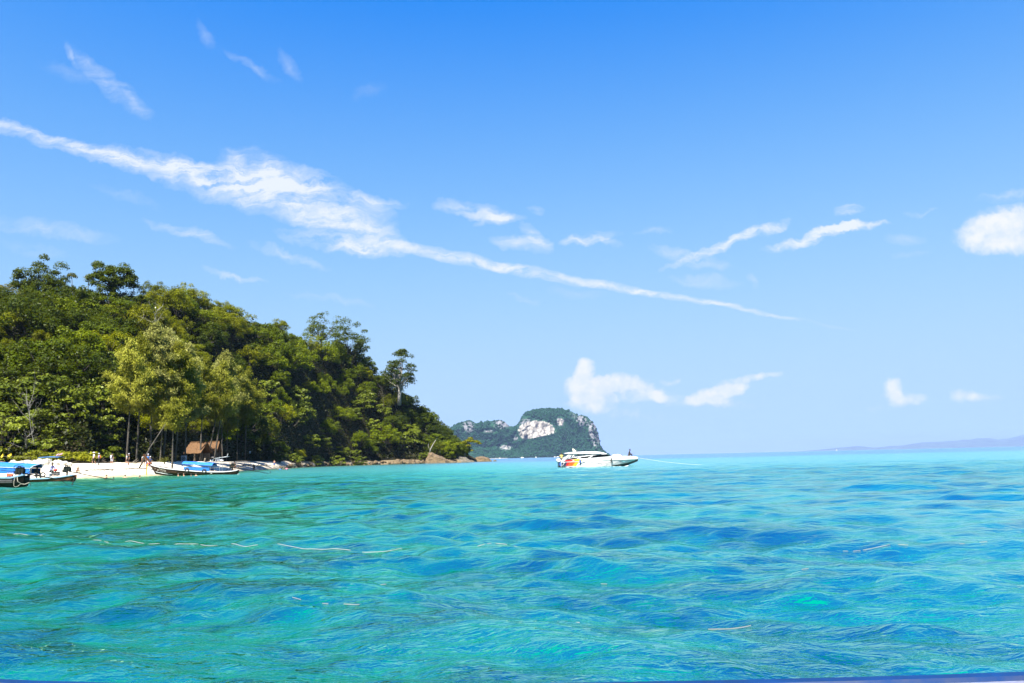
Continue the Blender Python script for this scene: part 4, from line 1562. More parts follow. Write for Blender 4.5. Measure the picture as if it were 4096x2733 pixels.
# white rocks heaped at the top of the beach behind the left boats
wr = [(12, .55, 'ochre'), (45, .6, 'w'), (62, .5, 'w'), (78, .62, 'w'), (92, .48, 'w'), (105, .7, 'w'), (118, .55, 'w'), (132, .6, 'w'), (150, .65, 'w'), (165, .5, 'w'), (182, .8, 'w'), (200, .55, 'w'), (228, .7, 'w'), (258, .62, 'w'), (278, .45, 'w')]
DESC = ['ochre rock at the far left of the white rock pile', 'leftmost white rock of the pile behind the boats', 'small white rock near the left end of the rock pile', 'rounded white rock above the left blue canopy',
        'small white rock in front of the dry shrub', 'large white rock in the middle of the pile', 'white rock just right of the largest pile rock', 'white rock under the left end of the small blue canopy',
        'white rock beneath the small blue canopy', 'small white rock beneath the flags of the left boat', 'big pale rock under the right end of the small canopy', 'white rock just right of the small blue canopy',
        'pale rock left of the green beach shrubs', 'flat pale rock below the green beach shrubs', 'small flat rock at the right end of the white pile']
for (px, s, k), lb in zip(wr, DESC):
    rock(px, 113.2 + rnd.random() * .8, s * 1.05, lb, ST_O if k == 'ochre' else ST_W, group='white rocks at the top of the beach')
    if k == 'w' and s > .54 and px < 190:
        rock(px + 6, 114.6 + rnd.random() * .6, s * .8, lb.replace('white rock', 'white upper rock').replace('pale rock', 'pale upper rock'), ST_W, group='white rocks at the top of the beach', lift=.9)
# boulders of the point
pb = [(1560, 304, 1.1, 'topmost grey boulder of the pale boulder heap on the shore'), (1575, 303, 1.5, 'upper left boulder of the pale heap on the shore'), (1592, 302, 1.9, 'rounded ochre boulder high in the pale heap'),
      (1588, 300, 1.6, 'lower left boulder of the pale heap by the water'), (1612, 303, 1.9, 'large pale boulder in the middle of the heap'), (1622, 300, 1.5, 'boulder with a dark hollow in the middle of the heap'),
      (1640, 302, 1.5, 'pale boulder right of the middle of the heap'), (1652, 303, 1.5, 'upright rounded boulder at the right of the heap'), (1668, 303, 1.2, 'grey-white boulder right of the upright one'),
      (1605, 298, 1.1, 'small wet boulder at the foot of the heap'), (1632, 299, 1.1, 'low ochre boulder at the foot of the heap, by the water'), (1655, 300, 1.0, 'small ochre boulder at the waterline right of the heap'),
      (1672, 302, 1.0, 'small brown boulder between heap and sloping rock'), (1690, 304, 1.1, 'ochre boulder at the waterline left of the sloping rock'), (1706, 305, .8, 'smallest boulder left of the sloping rock')]
for px, Y, s, lb in pb:
    rock(px, Y + 3, s, lb, ST_O, z=max(0.1, ground(px, Y + 3)) - .1, group='boulder heap on the shore', lift=.45)
# the big sloping rock: a tilted slab with ledges
def big_rock(name, pts, label, mt_, seed, depth):
    """body built from a side outline (photo pixels) given real depth"""
    rng = np.random.default_rng(seed)
    Yr = depth[0]
    base = [at(p[0], p[1], Yr) for p in pts]
    n = len(base)
    rings = []
    for k, (dy, sc) in enumerate(((-depth[1], .80), (-depth[1] * .55, .97), (0, 1.0), (depth[1] * .6, .9), (depth[1], .6))):
        cx = sum(b.x for b in base) / n
        rings.append([(cx + (b.x - cx) * sc + rng.normal() * .12, Yr + dy + rng.normal() * .25 - (b.z * -.2), -.8 + (b.z + .8) * (sc if sc < 1 else 1) + rng.normal() * .10) for b in base])
    mb = MB()
    mb.loft(rings)
    o = mb.build(name, mt_)
    sb = o.modifiers.new('sub', 'SUBSURF')
    sb.subdivision_type = 'SIMPLE'
    sb.levels = sb.render_levels = 2
    tx = bpy.data.textures.new(name, 'CLOUDS')
    tx.noise_scale = 1.1
    dm = o.modifiers.new('d', 'DISPLACE')
    dm.texture = tx
    dm.strength = .7
    dm.texture_coords = 'GLOBAL'
    return tag(o, label, 'rock')


big_rock('sloping_rock', [(1700, 1862), (1702, 1838), (1712, 1824), (1716, 1812), (1728, 1810), (1742, 1818), (1762, 1826), (1780, 1834), (1792, 1842), (1798, 1856)], 'large ochre rock sloping down to the water under the leaning trunk', ST_O, 3, (309, 4.0))
big_rock('low_rock', [(1790, 1858), (1792, 1842), (1800, 1840), (1812, 1842), (1824, 1846), (1826, 1858)], 'low ochre rock at the seaward end of the large sloping rock', ST_O, 4, (308, 2.5))
big_rock('dark_rock', [(1824, 1852), (1826, 1832), (1838, 1824), (1850, 1828), (1866, 1832), (1880, 1842), (1898, 1848), (1900, 1852)], 'dark rock under the exposed roots of the tip tree', ST_G, 5, (336, 4.0))
big_rock('tip_rock', [(1894, 1850), (1896, 1838), (1908, 1828), (1922, 1826), (1940, 1829), (1954, 1834), (1966, 1842), (1968, 1850)], 'pale ochre rock lying alone off the tip of the point', ST_O, 6, (352, 4.0))
big_rock('skerry', [(1972, 1846), (1976, 1840), (1984, 1840), (1990, 1846)], 'tiny dark rock just breaking the water beyond the tip rock', ST_G, 7, (372, 1.0))
# stones along the narrow shore
_seq = {}


def seq(k):
    _seq[k] = _seq.get(k, -1) + 1
    return min(_seq[k], 9)


for i in range(34):
    px = 1125 + i * 12.6 + rnd.uniform(-3, 3)
    Y = float(np.interp(az(px), SH_A, SH_Y)) + rnd.uniform(.3, 1.6)
    where = 'below the driftwood' if px < 1200 else 'before the first overhanging shrub' if px < 1290 else 'under the overhanging shrubs' if px < 1400 else 'left of the boulder heap' if px < 1500 else 'beside the boulder heap'
    k = sum(1 for j in range(i) if True)
    rock(px, Y, rnd.uniform(.5, 1.05) * (1.3 if i % 5 == 0 else 1), '%s %s stone of the narrow shore %s' % (ORD[seq(where)], 'ochre' if i % 3 != 1 else 'grey', where), (ST_O, ST_G, ST_O)[i % 3],
         z=max(.05, ground(px, Y)), group='stones along the narrow shore', lift=.3, name='stone')

# driftwood and roots at the right end of the beach
DW = mat('driftwood', (.16, .135, .10), .9, .25, 3, bump=.4)
DWD = mat('driftwood_dark', (.055, .042, .03), .95, .25, 3, bump=.4)
logs = [(905, 150, 3.2, .1, DWD, 'dark driftwood log behind the stern of the middle boat'), (945, 166, 4.5, -.1, DW, 'long pale driftwood log at the top of the beach, left of the wading person'),
        (975, 177, 3.4, .25, DWD, 'dark root-like log above the wading person in black'), (1000, 183, 4.8, -.05, DW, 'pale driftwood log right behind the wading person'), (1035, 192, 4.2, .15, DWD, 'dark log between the wading person and the man in blue shorts'),
        (1060, 197, 3.6, -.2, DW, 'pale log just left of the man in blue shorts'), (1120, 212, 5.0, .08, DW, 'reddish pale log right of the man in blue shorts'), (1140, 214, 3.5, -.35, DWD, 'dark crooked log at the right end of the beach'),
        (440, 119, 2.6, .1, DWD, 'dark log lying behind the person in grey shorts'), (535, 122, 3.2, -.06, DW, 'pale log under the trees left of the boat bow'), (400, 118.5, 2.0, .2, DWD, 'dark log behind the person with the orange backpack')]
for px, Y, L, rz, mt_, lb in logs:
    mb = MB()
    r_ = random.Random(px)
    pts = [(-L / 2 + L * k / 5, r_.uniform(-.18, .18), .12 + r_.uniform(-.06, .16)) for k in range(6)]
    mb.tube(pts, [.09, .12, .11, .09, .07, .03], 6)
    mb.tube([pts[2], (pts[2][0] + .4, .3, .5), (pts[2][0] + .6, .5, .85)], [.09, .06, .02], 5)
    mb.tube([pts[3], (pts[3][0] + .2, -.3, .35), (pts[3][0] + .7, -.5, .55)], [.08, .05, .02], 5)
    o = mb.build('driftwood_log', mt_, None, True)
    o.location = (az(px) * Y, Y, ground(px, Y) + .02)
    o.rotation_euler = (0, 0, rz)
    tag(o, lb, 'driftwood', 'driftwood on the beach')

# line of washed-up weed on the sand
def wrack(px0, px1, f, seed):
    rng = np.random.default_rng(seed)
    V, Fc = [], []
    for px in np.arange(px0, px1, 1.1):
        if fbm(np.array([px / 22.]), np.array([seed * 3.]), 3, 2)[0] < -.1:
            continue
        a = az(px)
        for q in range(2):
            X, Y, Z = land(np.array([a]), np.array([f + .06 * fbm(np.array([px / 30.]), np.array([1.]), 5, 2)[0] + rng.normal() * .012]))
            c = np.array([X[0], Y[0], Z[0] + .06])
            L, wd_ = rng.uniform(.1, .3), rng.uniform(.04, .1)
            h = rng.uniform(.02, .07)
            o = len(V)
            V += [c + (-L, 0, 0), c + (0, -wd_, 0), c + (L, 0, 0), c + (0, wd_, 0), c + (0, 0, h)]
            Fc += [(o, o + 1, o + 4), (o + 1, o + 2, o + 4), (o + 2, o + 3, o + 4), (o + 3, o, o + 4)]
    return tag(ob('seaweed_line', V, Fc, DWD), 'dark broken line of washed-up weed along the white sand', 'seaweed', kind='stuff')


wrack(335, 585, .36, 3)

# ------------------------------------------------------------------ hut and things under the trees
def thatch_hut(px, Y, w_, d_, rz, label, zr, tilt):
    g0 = ground(px, Y)
    r = empty('thatched_hut', (az(px) * Y, Y, g0), rz, label, 'hut')
    post = mat('hut_post', (.16, .12, .08), .9, .2, 3)
    mb0 = MB().tube([(0, 0, 0), (0, 0, zr - .6)], .07, 6)
    first = None
    for sx in (-1, 1):
        for sy in (-1, 1):
            if first is None:
                first = mb0.build('post', post, r)
                o = first
            else:
                o = link(first.copy(), r)
            o.location = (sx * w_ * .42, sy * d_ * .4, 0)
    th = mat('thatch', (.10, .048, .015), .95, .3, 4, bump=.8, col2=(.07, .035, .014))
    # layered thatch: rows of bundles, each row overlapping the one below
    rng = random.Random(5)
    for side in (-1, 1):
        mb = MB()
        for row in range(6):
            f = row / 6
            z0 = zr + 1.5 - 1.9 * f
            y0 = side * (d_ * .62) * f
            nb = int(w_ / .28)
            for k in range(nb):
                x = -w_ / 2 + w_ * (k + .5) / nb
                dz = rng.uniform(-.05, .05)
                mb.box((x, y0 + side * .32, z0 - .32 + dz), (.27, .85, .09), (side * (-.80 + rng.uniform(-.08, .08)), rng.uniform(-.06, .06), 0))
        mb.build('roof', th, r)
    MB().box((0, 0, zr + 1.62), (w_ * .98, .25, .16)).build('ridge_cap', th, r)
    back = MB()
    for k in range(9):
        back.box((-w_ * .42 + w_ * .84 * k / 8, d_ * .4, zr * .35), (w_ * .1, .04, zr * .7))
    back.build('back_wall', post, r)
    return r


thatch_hut(792, 162, 3.7, 3.6, -.12, 'brown thatched hut in the shade under the casuarinas', 2.3, 0)
thatch_hut(846, 186, 3.4, 3.0, .1, 'second, smaller thatched roof deeper in the shade right of the first hut', 2.9, 0)

# grey box with a round fan (outdoor air unit)
g0 = ground(734, 144)
r = empty('outdoor_fan_unit', (az(734) * 144, 144, g0), .05, 'grey box with a round black fan standing at the forest edge', 'fan unit')
MB().box((0, 0, .55), (.86, .4, 1.0)).build('housing', mat('unit_grey', (.30, .31, .36), .6, .15, 5), r, bevel=.02)
MB().torus((.05, -.215, .52), .30, .045, 'Y', 20, 6).build('fan_ring', mat('black_rubber', (.012, .012, .013), .7, .2, 8), r, True)
fan = MB()
for k in range(5):
    a_ = k / 5 * 6.28
    fan.box((.05 + .14 * math.cos(a_), -.212, .52 + .14 * math.sin(a_)), (.22, .015, .09), (.4, -a_, 0))
fan.build('fan_blade', mat('unit_dark', (.05, .05, .06), .6, .2, 5), r)
MB().box((0, 0, .025), (.9, .44, .05)).build('base', mat('unit_dark', (.05, .05, .06), .6, .2, 5), r)
# pandanus tuft
rng = np.random.default_rng(55)
n_ = 42
b_ = rng.uniform(0, 6.28, n_)
e_ = rng.uniform(.3, 1.3, n_)
D_ = np.stack([np.cos(b_) * np.cos(e_), np.sin(b_) * np.cos(e_), np.sin(e_)], 1)
Lf = rng.uniform(.7, 1.25, n_)
c1 = cards(D_ * Lf[:, None] * .5 + np.array([0, 0, .25]), np.cross(D_, rng.normal(size=(n_, 3))), Lf, 9, rng, D_)
c2 = cards(D_ * Lf[:, None] * .95 + np.array([0, 0, .2]) - np.array([0, 0, .12]), np.cross(D_, rng.normal(size=(n_, 3))), Lf * .5, 6, rng, D_ - np.array([0, 0, .9]))
tk = MB().tube([(0, 0, -.2), (0, 0, .4)], .09, 6)
plant('spiky_plant', None, (az(658) * 129, 129, ground(658, 129)), 1.0, 0, 'spiky low screw-pine tuft on the sand behind the middle boat', 'plant', own=own_mesh('spiky', join([c1, c2]), tk, M_PALM, BARK))
# small white sign on a trunk in the shade
g0 = ground(999, 214)
r = empty('notice_sign', (az(999) * 214, 214, g0), 0, 'small white and blue notice in the dark under the trees', 'sign')
MB().tube([(0, .05, 0), (0, .05, 2.6)], .04, 6).build('post', BARK_D, r)
MB().box((0, 0, 2.3), (.42, .03, .62)).build('panel', mat('sign_white', (.55, .58, .62), .6, .05, 4), r)
MB().box((.05, -.02, 2.14), (.22, .012, .18)).build('picture', mat('sign_blue', (.03, .06, .25), .6, .05, 4), r)
# dark table with things on it, upturned pale canoe, stump at the grove edge
g0 = ground(838, 176)
r = empty('beach_table', (az(838) * 176, 176, g0), .03, 'dark table with a few things on it under the trees', 'table')
wood = mat('dark_wood', (.06, .045, .03), .8, .25, 4)
MB().box((0, 0, .74), (3.0, .8, .06)).build('tabletop', wood, r)
lg = MB().box((0, 0, .355), (.08, .08, .71)).build('leg', wood, r)
lg.location = (-1.35, -.3, 0)
for q in ((1.35, -.3), (-1.35, .3), (1.35, .3)):
    o = link(lg.copy(), r)
    o.location = (q[0], q[1], 0)
zt = g0 + .77
for dx, s_, c_, lb, nm in ((-1.1, (.30, .22, .20), (.40, .10, .10), 'small red box on the dark table under the trees', 'box'), (-.4, (.22, .2, .24), (.5, .52, .55), 'small grey box on the dark table under the trees', 'box'), (.7, (.5, .3, .22), (.12, .12, .13), 'black bag on the right of the dark table', 'bag')):
    mb = MB().box((0, 0, s_[2] / 2), s_)
    mb.box((0, 0, s_[2] + .012), (s_[0] * .5, s_[1] * .3, .02))
    o = mb.build(nm, mat('thing_%s%.2f' % (nm, c_[0]), c_, .7, .15, 6), None, bevel=.015)
    o.location = (az(838) * 176 + dx, 176, zt)
    tag(o, lb, nm)
r = empty('canoe', (az(862) * 182, 182, ground(862, 182)), .2, 'pale upturned canoe lying under the trees beside the table', 'canoe')
rings = []
for k in range(9):
    s_ = k / 8 * 2 - 1
    wv = .42 * (1 - s_ * s_) ** .6 + .02
    rings.append([(s_ * 1.7, -wv, .05), (s_ * 1.7, -wv * .8, .30 * (1 - .5 * s_ ** 4)), (s_ * 1.7, 0, .42 * (1 - .45 * s_ ** 4)), (s_ * 1.7, wv * .8, .30 * (1 - .5 * s_ ** 4)), (s_ * 1.7, wv, .05)])
MB().loft(rings).build('hull', mat('canoe_white', (.6, .63, .66), .5, .1, 3), r, True)
MB().tube([(-1.7, 0, .27), (-.8, 0, .41), (0, 0, .43), (.8, 0, .41), (1.7, 0, .27)], .025, 5).build('keel_strip', mat('unit_grey', (.3, .31, .36)), r)
o = MB().tube([(0, 0, -.2), (0, 0, .25), (.06, 0, .75)], [.22, .17, .13], 8).build('tree_stump', DW, None, True)
o.location = (az(818) * 160, 160, ground(818, 160))
tag(o, 'short pale stump standing on the sand edge left of the stern pipes', 'stump')


# ------------------------------------------------------------------ boats
PAINT_W = mat('boat_white', (.50, .50, .50), .35, .04, 2)
PAINT_BK = mat('boat_black', (.010, .010, .011), .35, .2, 3)
BLUE_CLOTH = mat('blue_canvas', (.001, .115, .45), .75, .10, 3, bump=.25)
BLUE_PALE = mat('pale_blue_paint', (.16, .28, .38), .5, .12, 4)
RUBBER = mat('black_rubber', (.012, .012, .013), .7, .2, 8)
ENGINE = mat('engine_black', (.008, .0075, .007), .6, .3, 7, spec=.2)
STEEL = mat('white_pipe', (.30, .33, .35), .5, .08, 5)
IRON = mat('dark_iron', (.016, .013, .011), .6, .3, 6, spec=.2)
GLASSD = mat('tinted_glass', (.003, .004, .006), .2, .1, 2, spec=.15)
HULL_BR = mat('brown_hull', (.040, .016, .007), .6, .28, 1.6, spec=.15, col2=(.014, .006, .003))
HULL_BR2 = mat('reddish_hull', (.085, .032, .010), .6, .28, 1.6, spec=.15, col2=(.03, .012, .005))
DECKW = mat('deck_wood', (.36, .27, .17), .8, .25, 3)
ROPE_W = mat('pale_rope', (.28, .26, .21), .9, .15, 9)


def text_mesh(body, size, depth=.01, arc=0.0, slant=0.0):
    cu = bpy.data.curves.new('t', 'FONT')
    cu.body = body
    cu.size = size
    cu.extrude = depth / 2
    cu.shear = slant
    o = bpy.data.objects.new('t', cu)
    C.objects.link(o)
    dg = bpy.context.evaluated_depsgraph_get()
    me = bpy.data.meshes.new_from_object(o.evaluated_get(dg))
    bpy.data.objects.remove(o)
    V = np.array([v.co[:] for v in me.vertices])
    Fc = [tuple(p.vertices) for p in me.polygons]
    w_ = V[:, 0].max()
    if arc:
        t = V[:, 0] / w_ * 2 - 1
        V[:, 1] += arc * t * t
    # letters lie in x-y: stand them up to face the viewer (-y)
    return np.stack([V[:, 0], -V[:, 2], V[:, 1]], 1), Fc, w_


# ---------- speedboat, seen broadside
YS = 106.0
OX = at(2400, 1866, YS).x


def sb(cx, cy, Y=YS):
    p = at(2200 + cx / 5.875, 1760 + cy / 5.875, Y)
    return p.x - OX, p.z


boat = empty('speedboat', (OX, YS + 1.5, 0), 0, 'white speedboat with red, orange and yellow stern stripes and number 7', 'speedboat')
HB = 1.5                      # half beam; local y = -HB is the side we see


def pr(pts):
    return [sb(*p) for p in pts]


st = []
for cx, sh, ru, ch, hb in ((262, 497, 530, 628, 1.42), (500, 470, 522, 630, 1.5), (750, 446, 512, 630, 1.5), (1000, 425, 500, 626, 1.5), (1250, 403, 482, 618, 1.5), (1450, 388, 476, 603, 1.44),
                           (1650, 384, 470, 572, 1.25), (1800, 384, 464, 545, .98), (1900, 386, 460, 522, .72), (2000, 394, 456, 494, .42), (2080, 404, 450, 466, .16), (2116, 411, 440, 446, .03)):
    x = sb(cx, 600)[0]
    st.append((x, sb(cx, sh)[1], sb(cx, ru)[1], sb(cx, ch)[1], hb))
top, low, rail = MB(), MB(), []
rt, rl = [], []
for i, (x, zs, zr, zc, hb) in enumerate(st):
    bc = hb * (1.0 if i < 4 else .97 - .055 * (i - 3))
    rt.append([(x, -bc, zc), (x, -hb * (1 if i < 4 else .995), zr), (x, -hb, zs), (x, -hb * .55, zs + .05), (x, hb * .55, zs + .05), (x, hb, zs), (x, hb * (1 if i < 4 else .995), zr), (x, bc, zc)])
    xk = min(x, sb(1745 + (i - 6) * 30, 600)[0]) if i > 6 else x
    zk = -.45 if i < 6 else -.45 + .16 * (i - 5)
    rl.append([(x, -bc, zc), (x, -bc * .55, (zc + zk) / 2 - .05), (x if i <= 6 else (x + xk) / 2, 0, min(zk, zc - .02)), (x, bc * .55, (zc + zk) / 2 - .05), (x, bc, zc)])
    rail.append((x, -hb - .015, zr))
top.loft(rt, closed=False, caps=True)
low.loft(rl, closed=False, caps=True)
top.build('hull', PAINT_W, boat)
low.build('hull_bottom', PAINT_BK, boat)
MB().tube(rail[1:], .022, 4).build('rub_rail', mat('rail_grey', (.30, .36, .34), .5, .1, 5), boat)
for nm, col, pts in (('stern_panel', (.006, .008, .03), [(268, 528), (404, 518), (372, 612), (268, 615)]),
                     ('red_stripe', (.36, .004, .006), [(404, 518), (470, 514), (418, 612), (372, 612)]),
                     ('red_stripe', (.36, .004, .006), [(330, 496), (370, 476), (540, 462), (500, 506), (396, 514), (404, 505)]),
                     ('orange_stripe', (.44, .065, .004), [(470, 514), (600, 508), (525, 615), (418, 612)]),
                     ('orange_stripe', (.44, .075, .004), [(500, 488), (588, 484), (610, 504), (488, 506)]),
                     ('yellow_stripe', (.48, .26, .008), [(600, 508), (692, 504), (610, 622), (525, 615)]),
                     ('yellow_stripe', (.48, .32, .02), [(524, 455), (690, 447), (776, 482), (700, 500), (604, 504), (578, 478)]),
                     ('black_stripe', (.006, .008, .03), [(272, 523), (402, 512), (396, 504), (318, 503)])):
    o_ = MB().prism(pr(pts), -HB - .012, -HB + .02)
    o_.build(nm, mat('stripe_%s' % nm, col, .3, .04, 2), boat)
o_ = MB().tube([(*sb(272, 526)[:1], -HB - .02, sb(272, 526)[1]), (sb(500, 519)[0], -HB - .02, sb(500, 519)[1]), (sb(700, 513)[0], -HB - .02, sb(700, 513)[1])], .03, 4)
o_.build('white_line', PAINT_W, boat)
curve = [(640, 612), (700, 570), (760, 535), (830, 512), (920, 500)]
for dx in (0, 32):
    MB().tube([(sb(cx + dx, cy)[0], -HB - .015, sb(cx + dx, cy)[1]) for cx, cy in curve], .016, 4).build('hull_line', mat('line_navy', (.03, .05, .09), .4, .1, 3), boat)


def letter(body, cx, cy, h, mt_, name, arc=0.0, slant=0.0, yoff=-.02, wide=None, tilt=0.0):
    V, Fc, w_ = text_mesh(body, h, .012, arc, slant)
    if wide:
        V[:, 0] *= wide / w_
    x, z = sb(cx, cy)
    V[:, 2] += V[:, 0] * tilt
    V += np.array([x, -HB + yoff, z])
    return ob(name, V, Fc, mt_, boat)


letter('7', 278, 606, .62, PAINT_W, 'number', slant=.25, yoff=-.025)
letter('CUCATATIAN', 985, 556, .22, mat('letter_grey', (.05, .035, .05), .5, .1, 3), 'lettering', wide=1.5, tilt=-.085)
letter('ANDAMAN', 1262, 576, .22, MATS['letter_grey'], 'lettering', wide=1.12, tilt=.17)
MB().torus((sb(985, 560)[0], -HB - .015, sb(985, 560)[1]), .21, .018, 'Y', 14, 4, (R_(75), R_(285))).build('swoosh', mat('letter_grey', (.22, .20, .22)), boat)
letter('12', 1628, 528, .26, PAINT_BK, 'number', yoff=.16, slant=.2)
V, Fc, w_ = text_mesh('~', .5, .012)
x, z = sb(1712, 512)
ob('emblem', V * np.array([1.1, 1, 1]) + np.array([x, -HB + .27, z - .12]), Fc, mat('emblem_aqua', (.16, .48, .50), .5, .1, 3), boat)
# cabin: dark glass body under white sweeping frames
for side in (-1, 1):
    y0, y1 = (-1.36, -1.31) if side < 0 else (1.31, 1.36)
    yo0, yo1 = (-1.40, -1.30) if side < 0 else (1.30, 1.40)
    for pts in ([(325, 478), (400, 440), (520, 412), (705, 400), (630, 442), (500, 462), (380, 476)], [(690, 438), (740, 412), (820, 390), (972, 376), (890, 426)], [(940, 424), (1010, 388), (1120, 346), (1290, 336), (1330, 338), (1415, 384), (1200, 408)]):
        MB().prism(pr(pts), y0, y1).build('window', GLASSD, boat)
    for pts in ([(262, 484), (330, 425), (440, 345), (500, 322), (545, 322), (500, 352), (400, 428), (330, 480), (262, 505)],                      # rear arch
                [(432, 420), (478, 352), (528, 335), (500, 372), (462, 424)],
                [(330, 486), (420, 440), (600, 398), (900, 360), (1130, 336), (1335, 322), (1335, 334), (1150, 346), (960, 374), (700, 408), (520, 424), (400, 456), (345, 484)],   # upper band
                [(300, 500), (390, 478), (630, 444), (720, 396), (748, 398), (690, 440), (890, 428), (985, 372), (1015, 374), (945, 426), (1200, 410), (1420, 386), (1420, 398), (940, 436), (690, 456), (400, 494)],
                [(512, 402), (560, 332), (590, 332), (545, 398)]):
        MB().prism(pr(pts), yo0, yo1).build('window_frame', PAINT_W, boat)
MB().prism(pr([(1110, 350), (1330, 336), (1418, 384), (1200, 404)]), -1.25, 1.25).build('windscreen', GLASSD, boat)
rf = MB()
prof = [(352, 308, 326), (450, 297, 329), (560, 286, 331), (760, 277, 328), (950, 273, 323), (1080, 275, 322), (1180, 282, 325), (1270, 299, 330), (1338, 320, 334)]
rings = []
for i, (cx, a_, b_) in enumerate(prof):
    x, za = sb(cx, a_)
    zb = sb(cx, b_)[1]
    hb = 1.5 if 0 < i < 7 else 1.3
    rings.append([(x, -hb, zb), (x, -hb, zb + (za - zb) * .55), (x, -hb * .8, za), (x, hb * .8, za), (x, hb, zb + (za - zb) * .55), (x, hb, zb)])
rf.loft(rings).build('roof', PAINT_W, boat)
cab = MB().prism(pr([(380, 500), (700, 450), (1100, 420), (1400, 392), (1330, 404), (1000, 440), (700, 470), (400, 520)]), -1.2, 1.2)
cab.build('cockpit_floor', mat('boat_grey', (.30, .31, .33), .6, .1, 4), boat)
seat0 = None
for k in range(5):
    x, z = sb(600 + k * 130, 430 - k * 9)
    mb = MB().box((0, 0, .12), (.45, 2.1, .16)).box((-.2, 0, .34), (.09, 2.1, .4), (0, -.15, 0))
    if seat0 is None:
        seat0 = mb.build('seat', mat('seat_grey', (.25, .27, .32), .7, .1, 4), boat, bevel=.03)
        o_ = seat0
    else:
        o_ = link(seat0.copy(), boat)
    o_.location = (x, 0, z)
# flag on the roof
x, z = sb(548, 286)
MB().tube([(x, -.4, z - .05), (x - .02, -.4, z + .52)], .015, 5).build('flag_pole', STEEL, boat)
fl = MB().prism([(x, z + .50), (x + .17, z + .38), (x + .45, z + .16), (x + .42, z + .08), (x + .05, z + .06)], -.41, -.39)
fl.build('flag', mat('flag_cream', (.80, .74, .50), .8, .06, 3), boat)
# outboards
ob0 = None
for k in range(3):
    r = MB()
    cowl = MB()
    rings = []
    for zz, a_, b_, sh in ((0, .20, .17, 0), (.10, .25, .20, 0), (.30, .27, .21, -.02), (.42, .22, .18, -.02), (.47, .10, .09, -.02)):
        rings.append([(sh + a_ * math.cos(t) * (1.15 if math.cos(t) < 0 else .9), b_ * math.sin(t), zz) for t in np.linspace(0, 2 * math.pi, 10, endpoint=False)])
    cowl.loft(rings)
    x, z = sb(222, 528)
    yk = (-.85, 0, .85)[k]
    o1 = cowl.build('outboard_cowl', PAINT_W, boat, True)
    o1.location = (x, yk, z)
    o2 = MB().box((0, 0, -.22), (.20, .16, .46)).box((.02, 0, -.62), (.14, .07, .5)).box((-.06, 0, -.52), (.42, .30, .03)).box((.28, 0, -.12), (.45, .2, .16)).build('outboard_leg', PAINT_BK, boat)
    o2.location = (x, yk, z)
    o3 = MB().box((-.02, -.09, -.16), (.07, .02, .5)).box((.16, -.20, -.24), (.13, .02, .5)).build('outboard_stripe', mat('stripe_blue', (.01, .09, .36), .4, .05, 3), boat)
    o3.location = (x, yk, z)
# white water round the hull
rngf = np.random.default_rng(8)


def foam_patches(name, label, pts, n, spread, size, mt_=None):
    V, Fc = [], []
    for k in range(n):
        i = rngf.random() * (len(pts) - 1)
        a_ = np.array(pts[int(i)])
        b_ = np.array(pts[int(i) + 1])
        c = a_ + (b_ - a_) * (i - int(i)) + rngf.normal(size=2) * spread
        L, wd_ = size * rngf.uniform(.4, 1.3), size * rngf.uniform(.2, .5)
        m_ = 7
        o = len(V)
        z = float(sea(c[0], c[1], np.array(.8))) + .035
        for q in range(m_):
            t = q / m_ * 6.283
            rr = rngf.uniform(.6, 1.1)
            V.append((c[0] + L * rr * math.cos(t), c[1] + wd_ * rr * math.sin(t), z - .02))
        V.append((c[0], c[1], z + .02))
        Fc += [(o + q, o + (q + 1) % m_, o + m_) for q in range(m_)]
    return tag(ob(name, V, Fc, mt_ or FOAM), label, 'foam', kind='stuff')


FOAM = mat('foam', (.42, .45, .45), .9, .1, 4)
foam_patches('foam', 'white water slopping along the side of the speedboat', [(OX + sb(200, 0)[0], YS - .1), (OX + sb(900, 0)[0], YS - .12), (OX + sb(1700, 0)[0], YS - .1), (OX + sb(1800, 0)[0], YS + .8)], 70, .10, .28)
# things on and at the speedboat
def sbw(cx, cy, y):
    x, z = sb(cx, cy)
    return Vector((OX + x, YS + 1.5 + y, z))


p = sbw(1440, 470, -1.62)
o_ = MB().tube([(0, 0, .24), (0, 0, .17), (0, 0, -.18), (0, 0, -.24)], [.03, .11, .11, .04], 10).tube([(0, 0, .22), (.01, .05, .42)], .012, 4).tube([(0, 0, -.24), (.06, 0, -.36)], .03, 5).build('fender', mat('fender_grey', (.05, .05, .05), .6, .2, 6), None, True)
o_.location = p
tag(o_, 'dark grey fender hanging on the bow half of the speedboat', 'fender')
p = sbw(708, 510, -1.62)
o_ = MB().tube([(0, 0, .30), (0, 0, .2), (0, 0, -.2), (0, 0, -.27)], [.03, .10, .11, .04], 10).tube([(0, 0, .28), (.0, .06, .42)], .012, 4).build('fender', mat('fender_blue', (.008, .07, .28), .5, .1, 6), None, True)
o_.location = p
tag(o_, 'blue fender hanging beside the yellow stripe of the speedboat', 'fender')
p = sbw(1590, 372, -.2)
o_ = MB().ball((-.3, 0, .03), (.34, .35, .13), 9, 6).ball((.12, .1, .06), (.40, .3, .14), 9, 6).ball((.5, -.1, .02), (.22, .3, .10), 9, 6).build('canvas_bundle', mat('canvas_white', (.42, .42, .41), .85, .12, 6), None, True)
o_.location = p
tag(o_, 'crumpled white canvas bundle lying on the bow deck of the speedboat', 'canvas bundle')
p = sbw(1708, 378, -.1)
o_ = MB().ball((0, 0, .02), (.19, .2, .12), 9, 6).torus((0, 0, .12), .08, .02, 'Y', 10, 5).build('bag', mat('bag_black', (.02, .02, .022), .8, .2, 6), None, True)
o_.location = p
tag(o_, 'small black bag on the speedboat bow deck behind the seated person', 'bag')
a_, b_ = sbw(2108, 420, 0), at(2850, 1857, 100.0)
b_.z = -.1
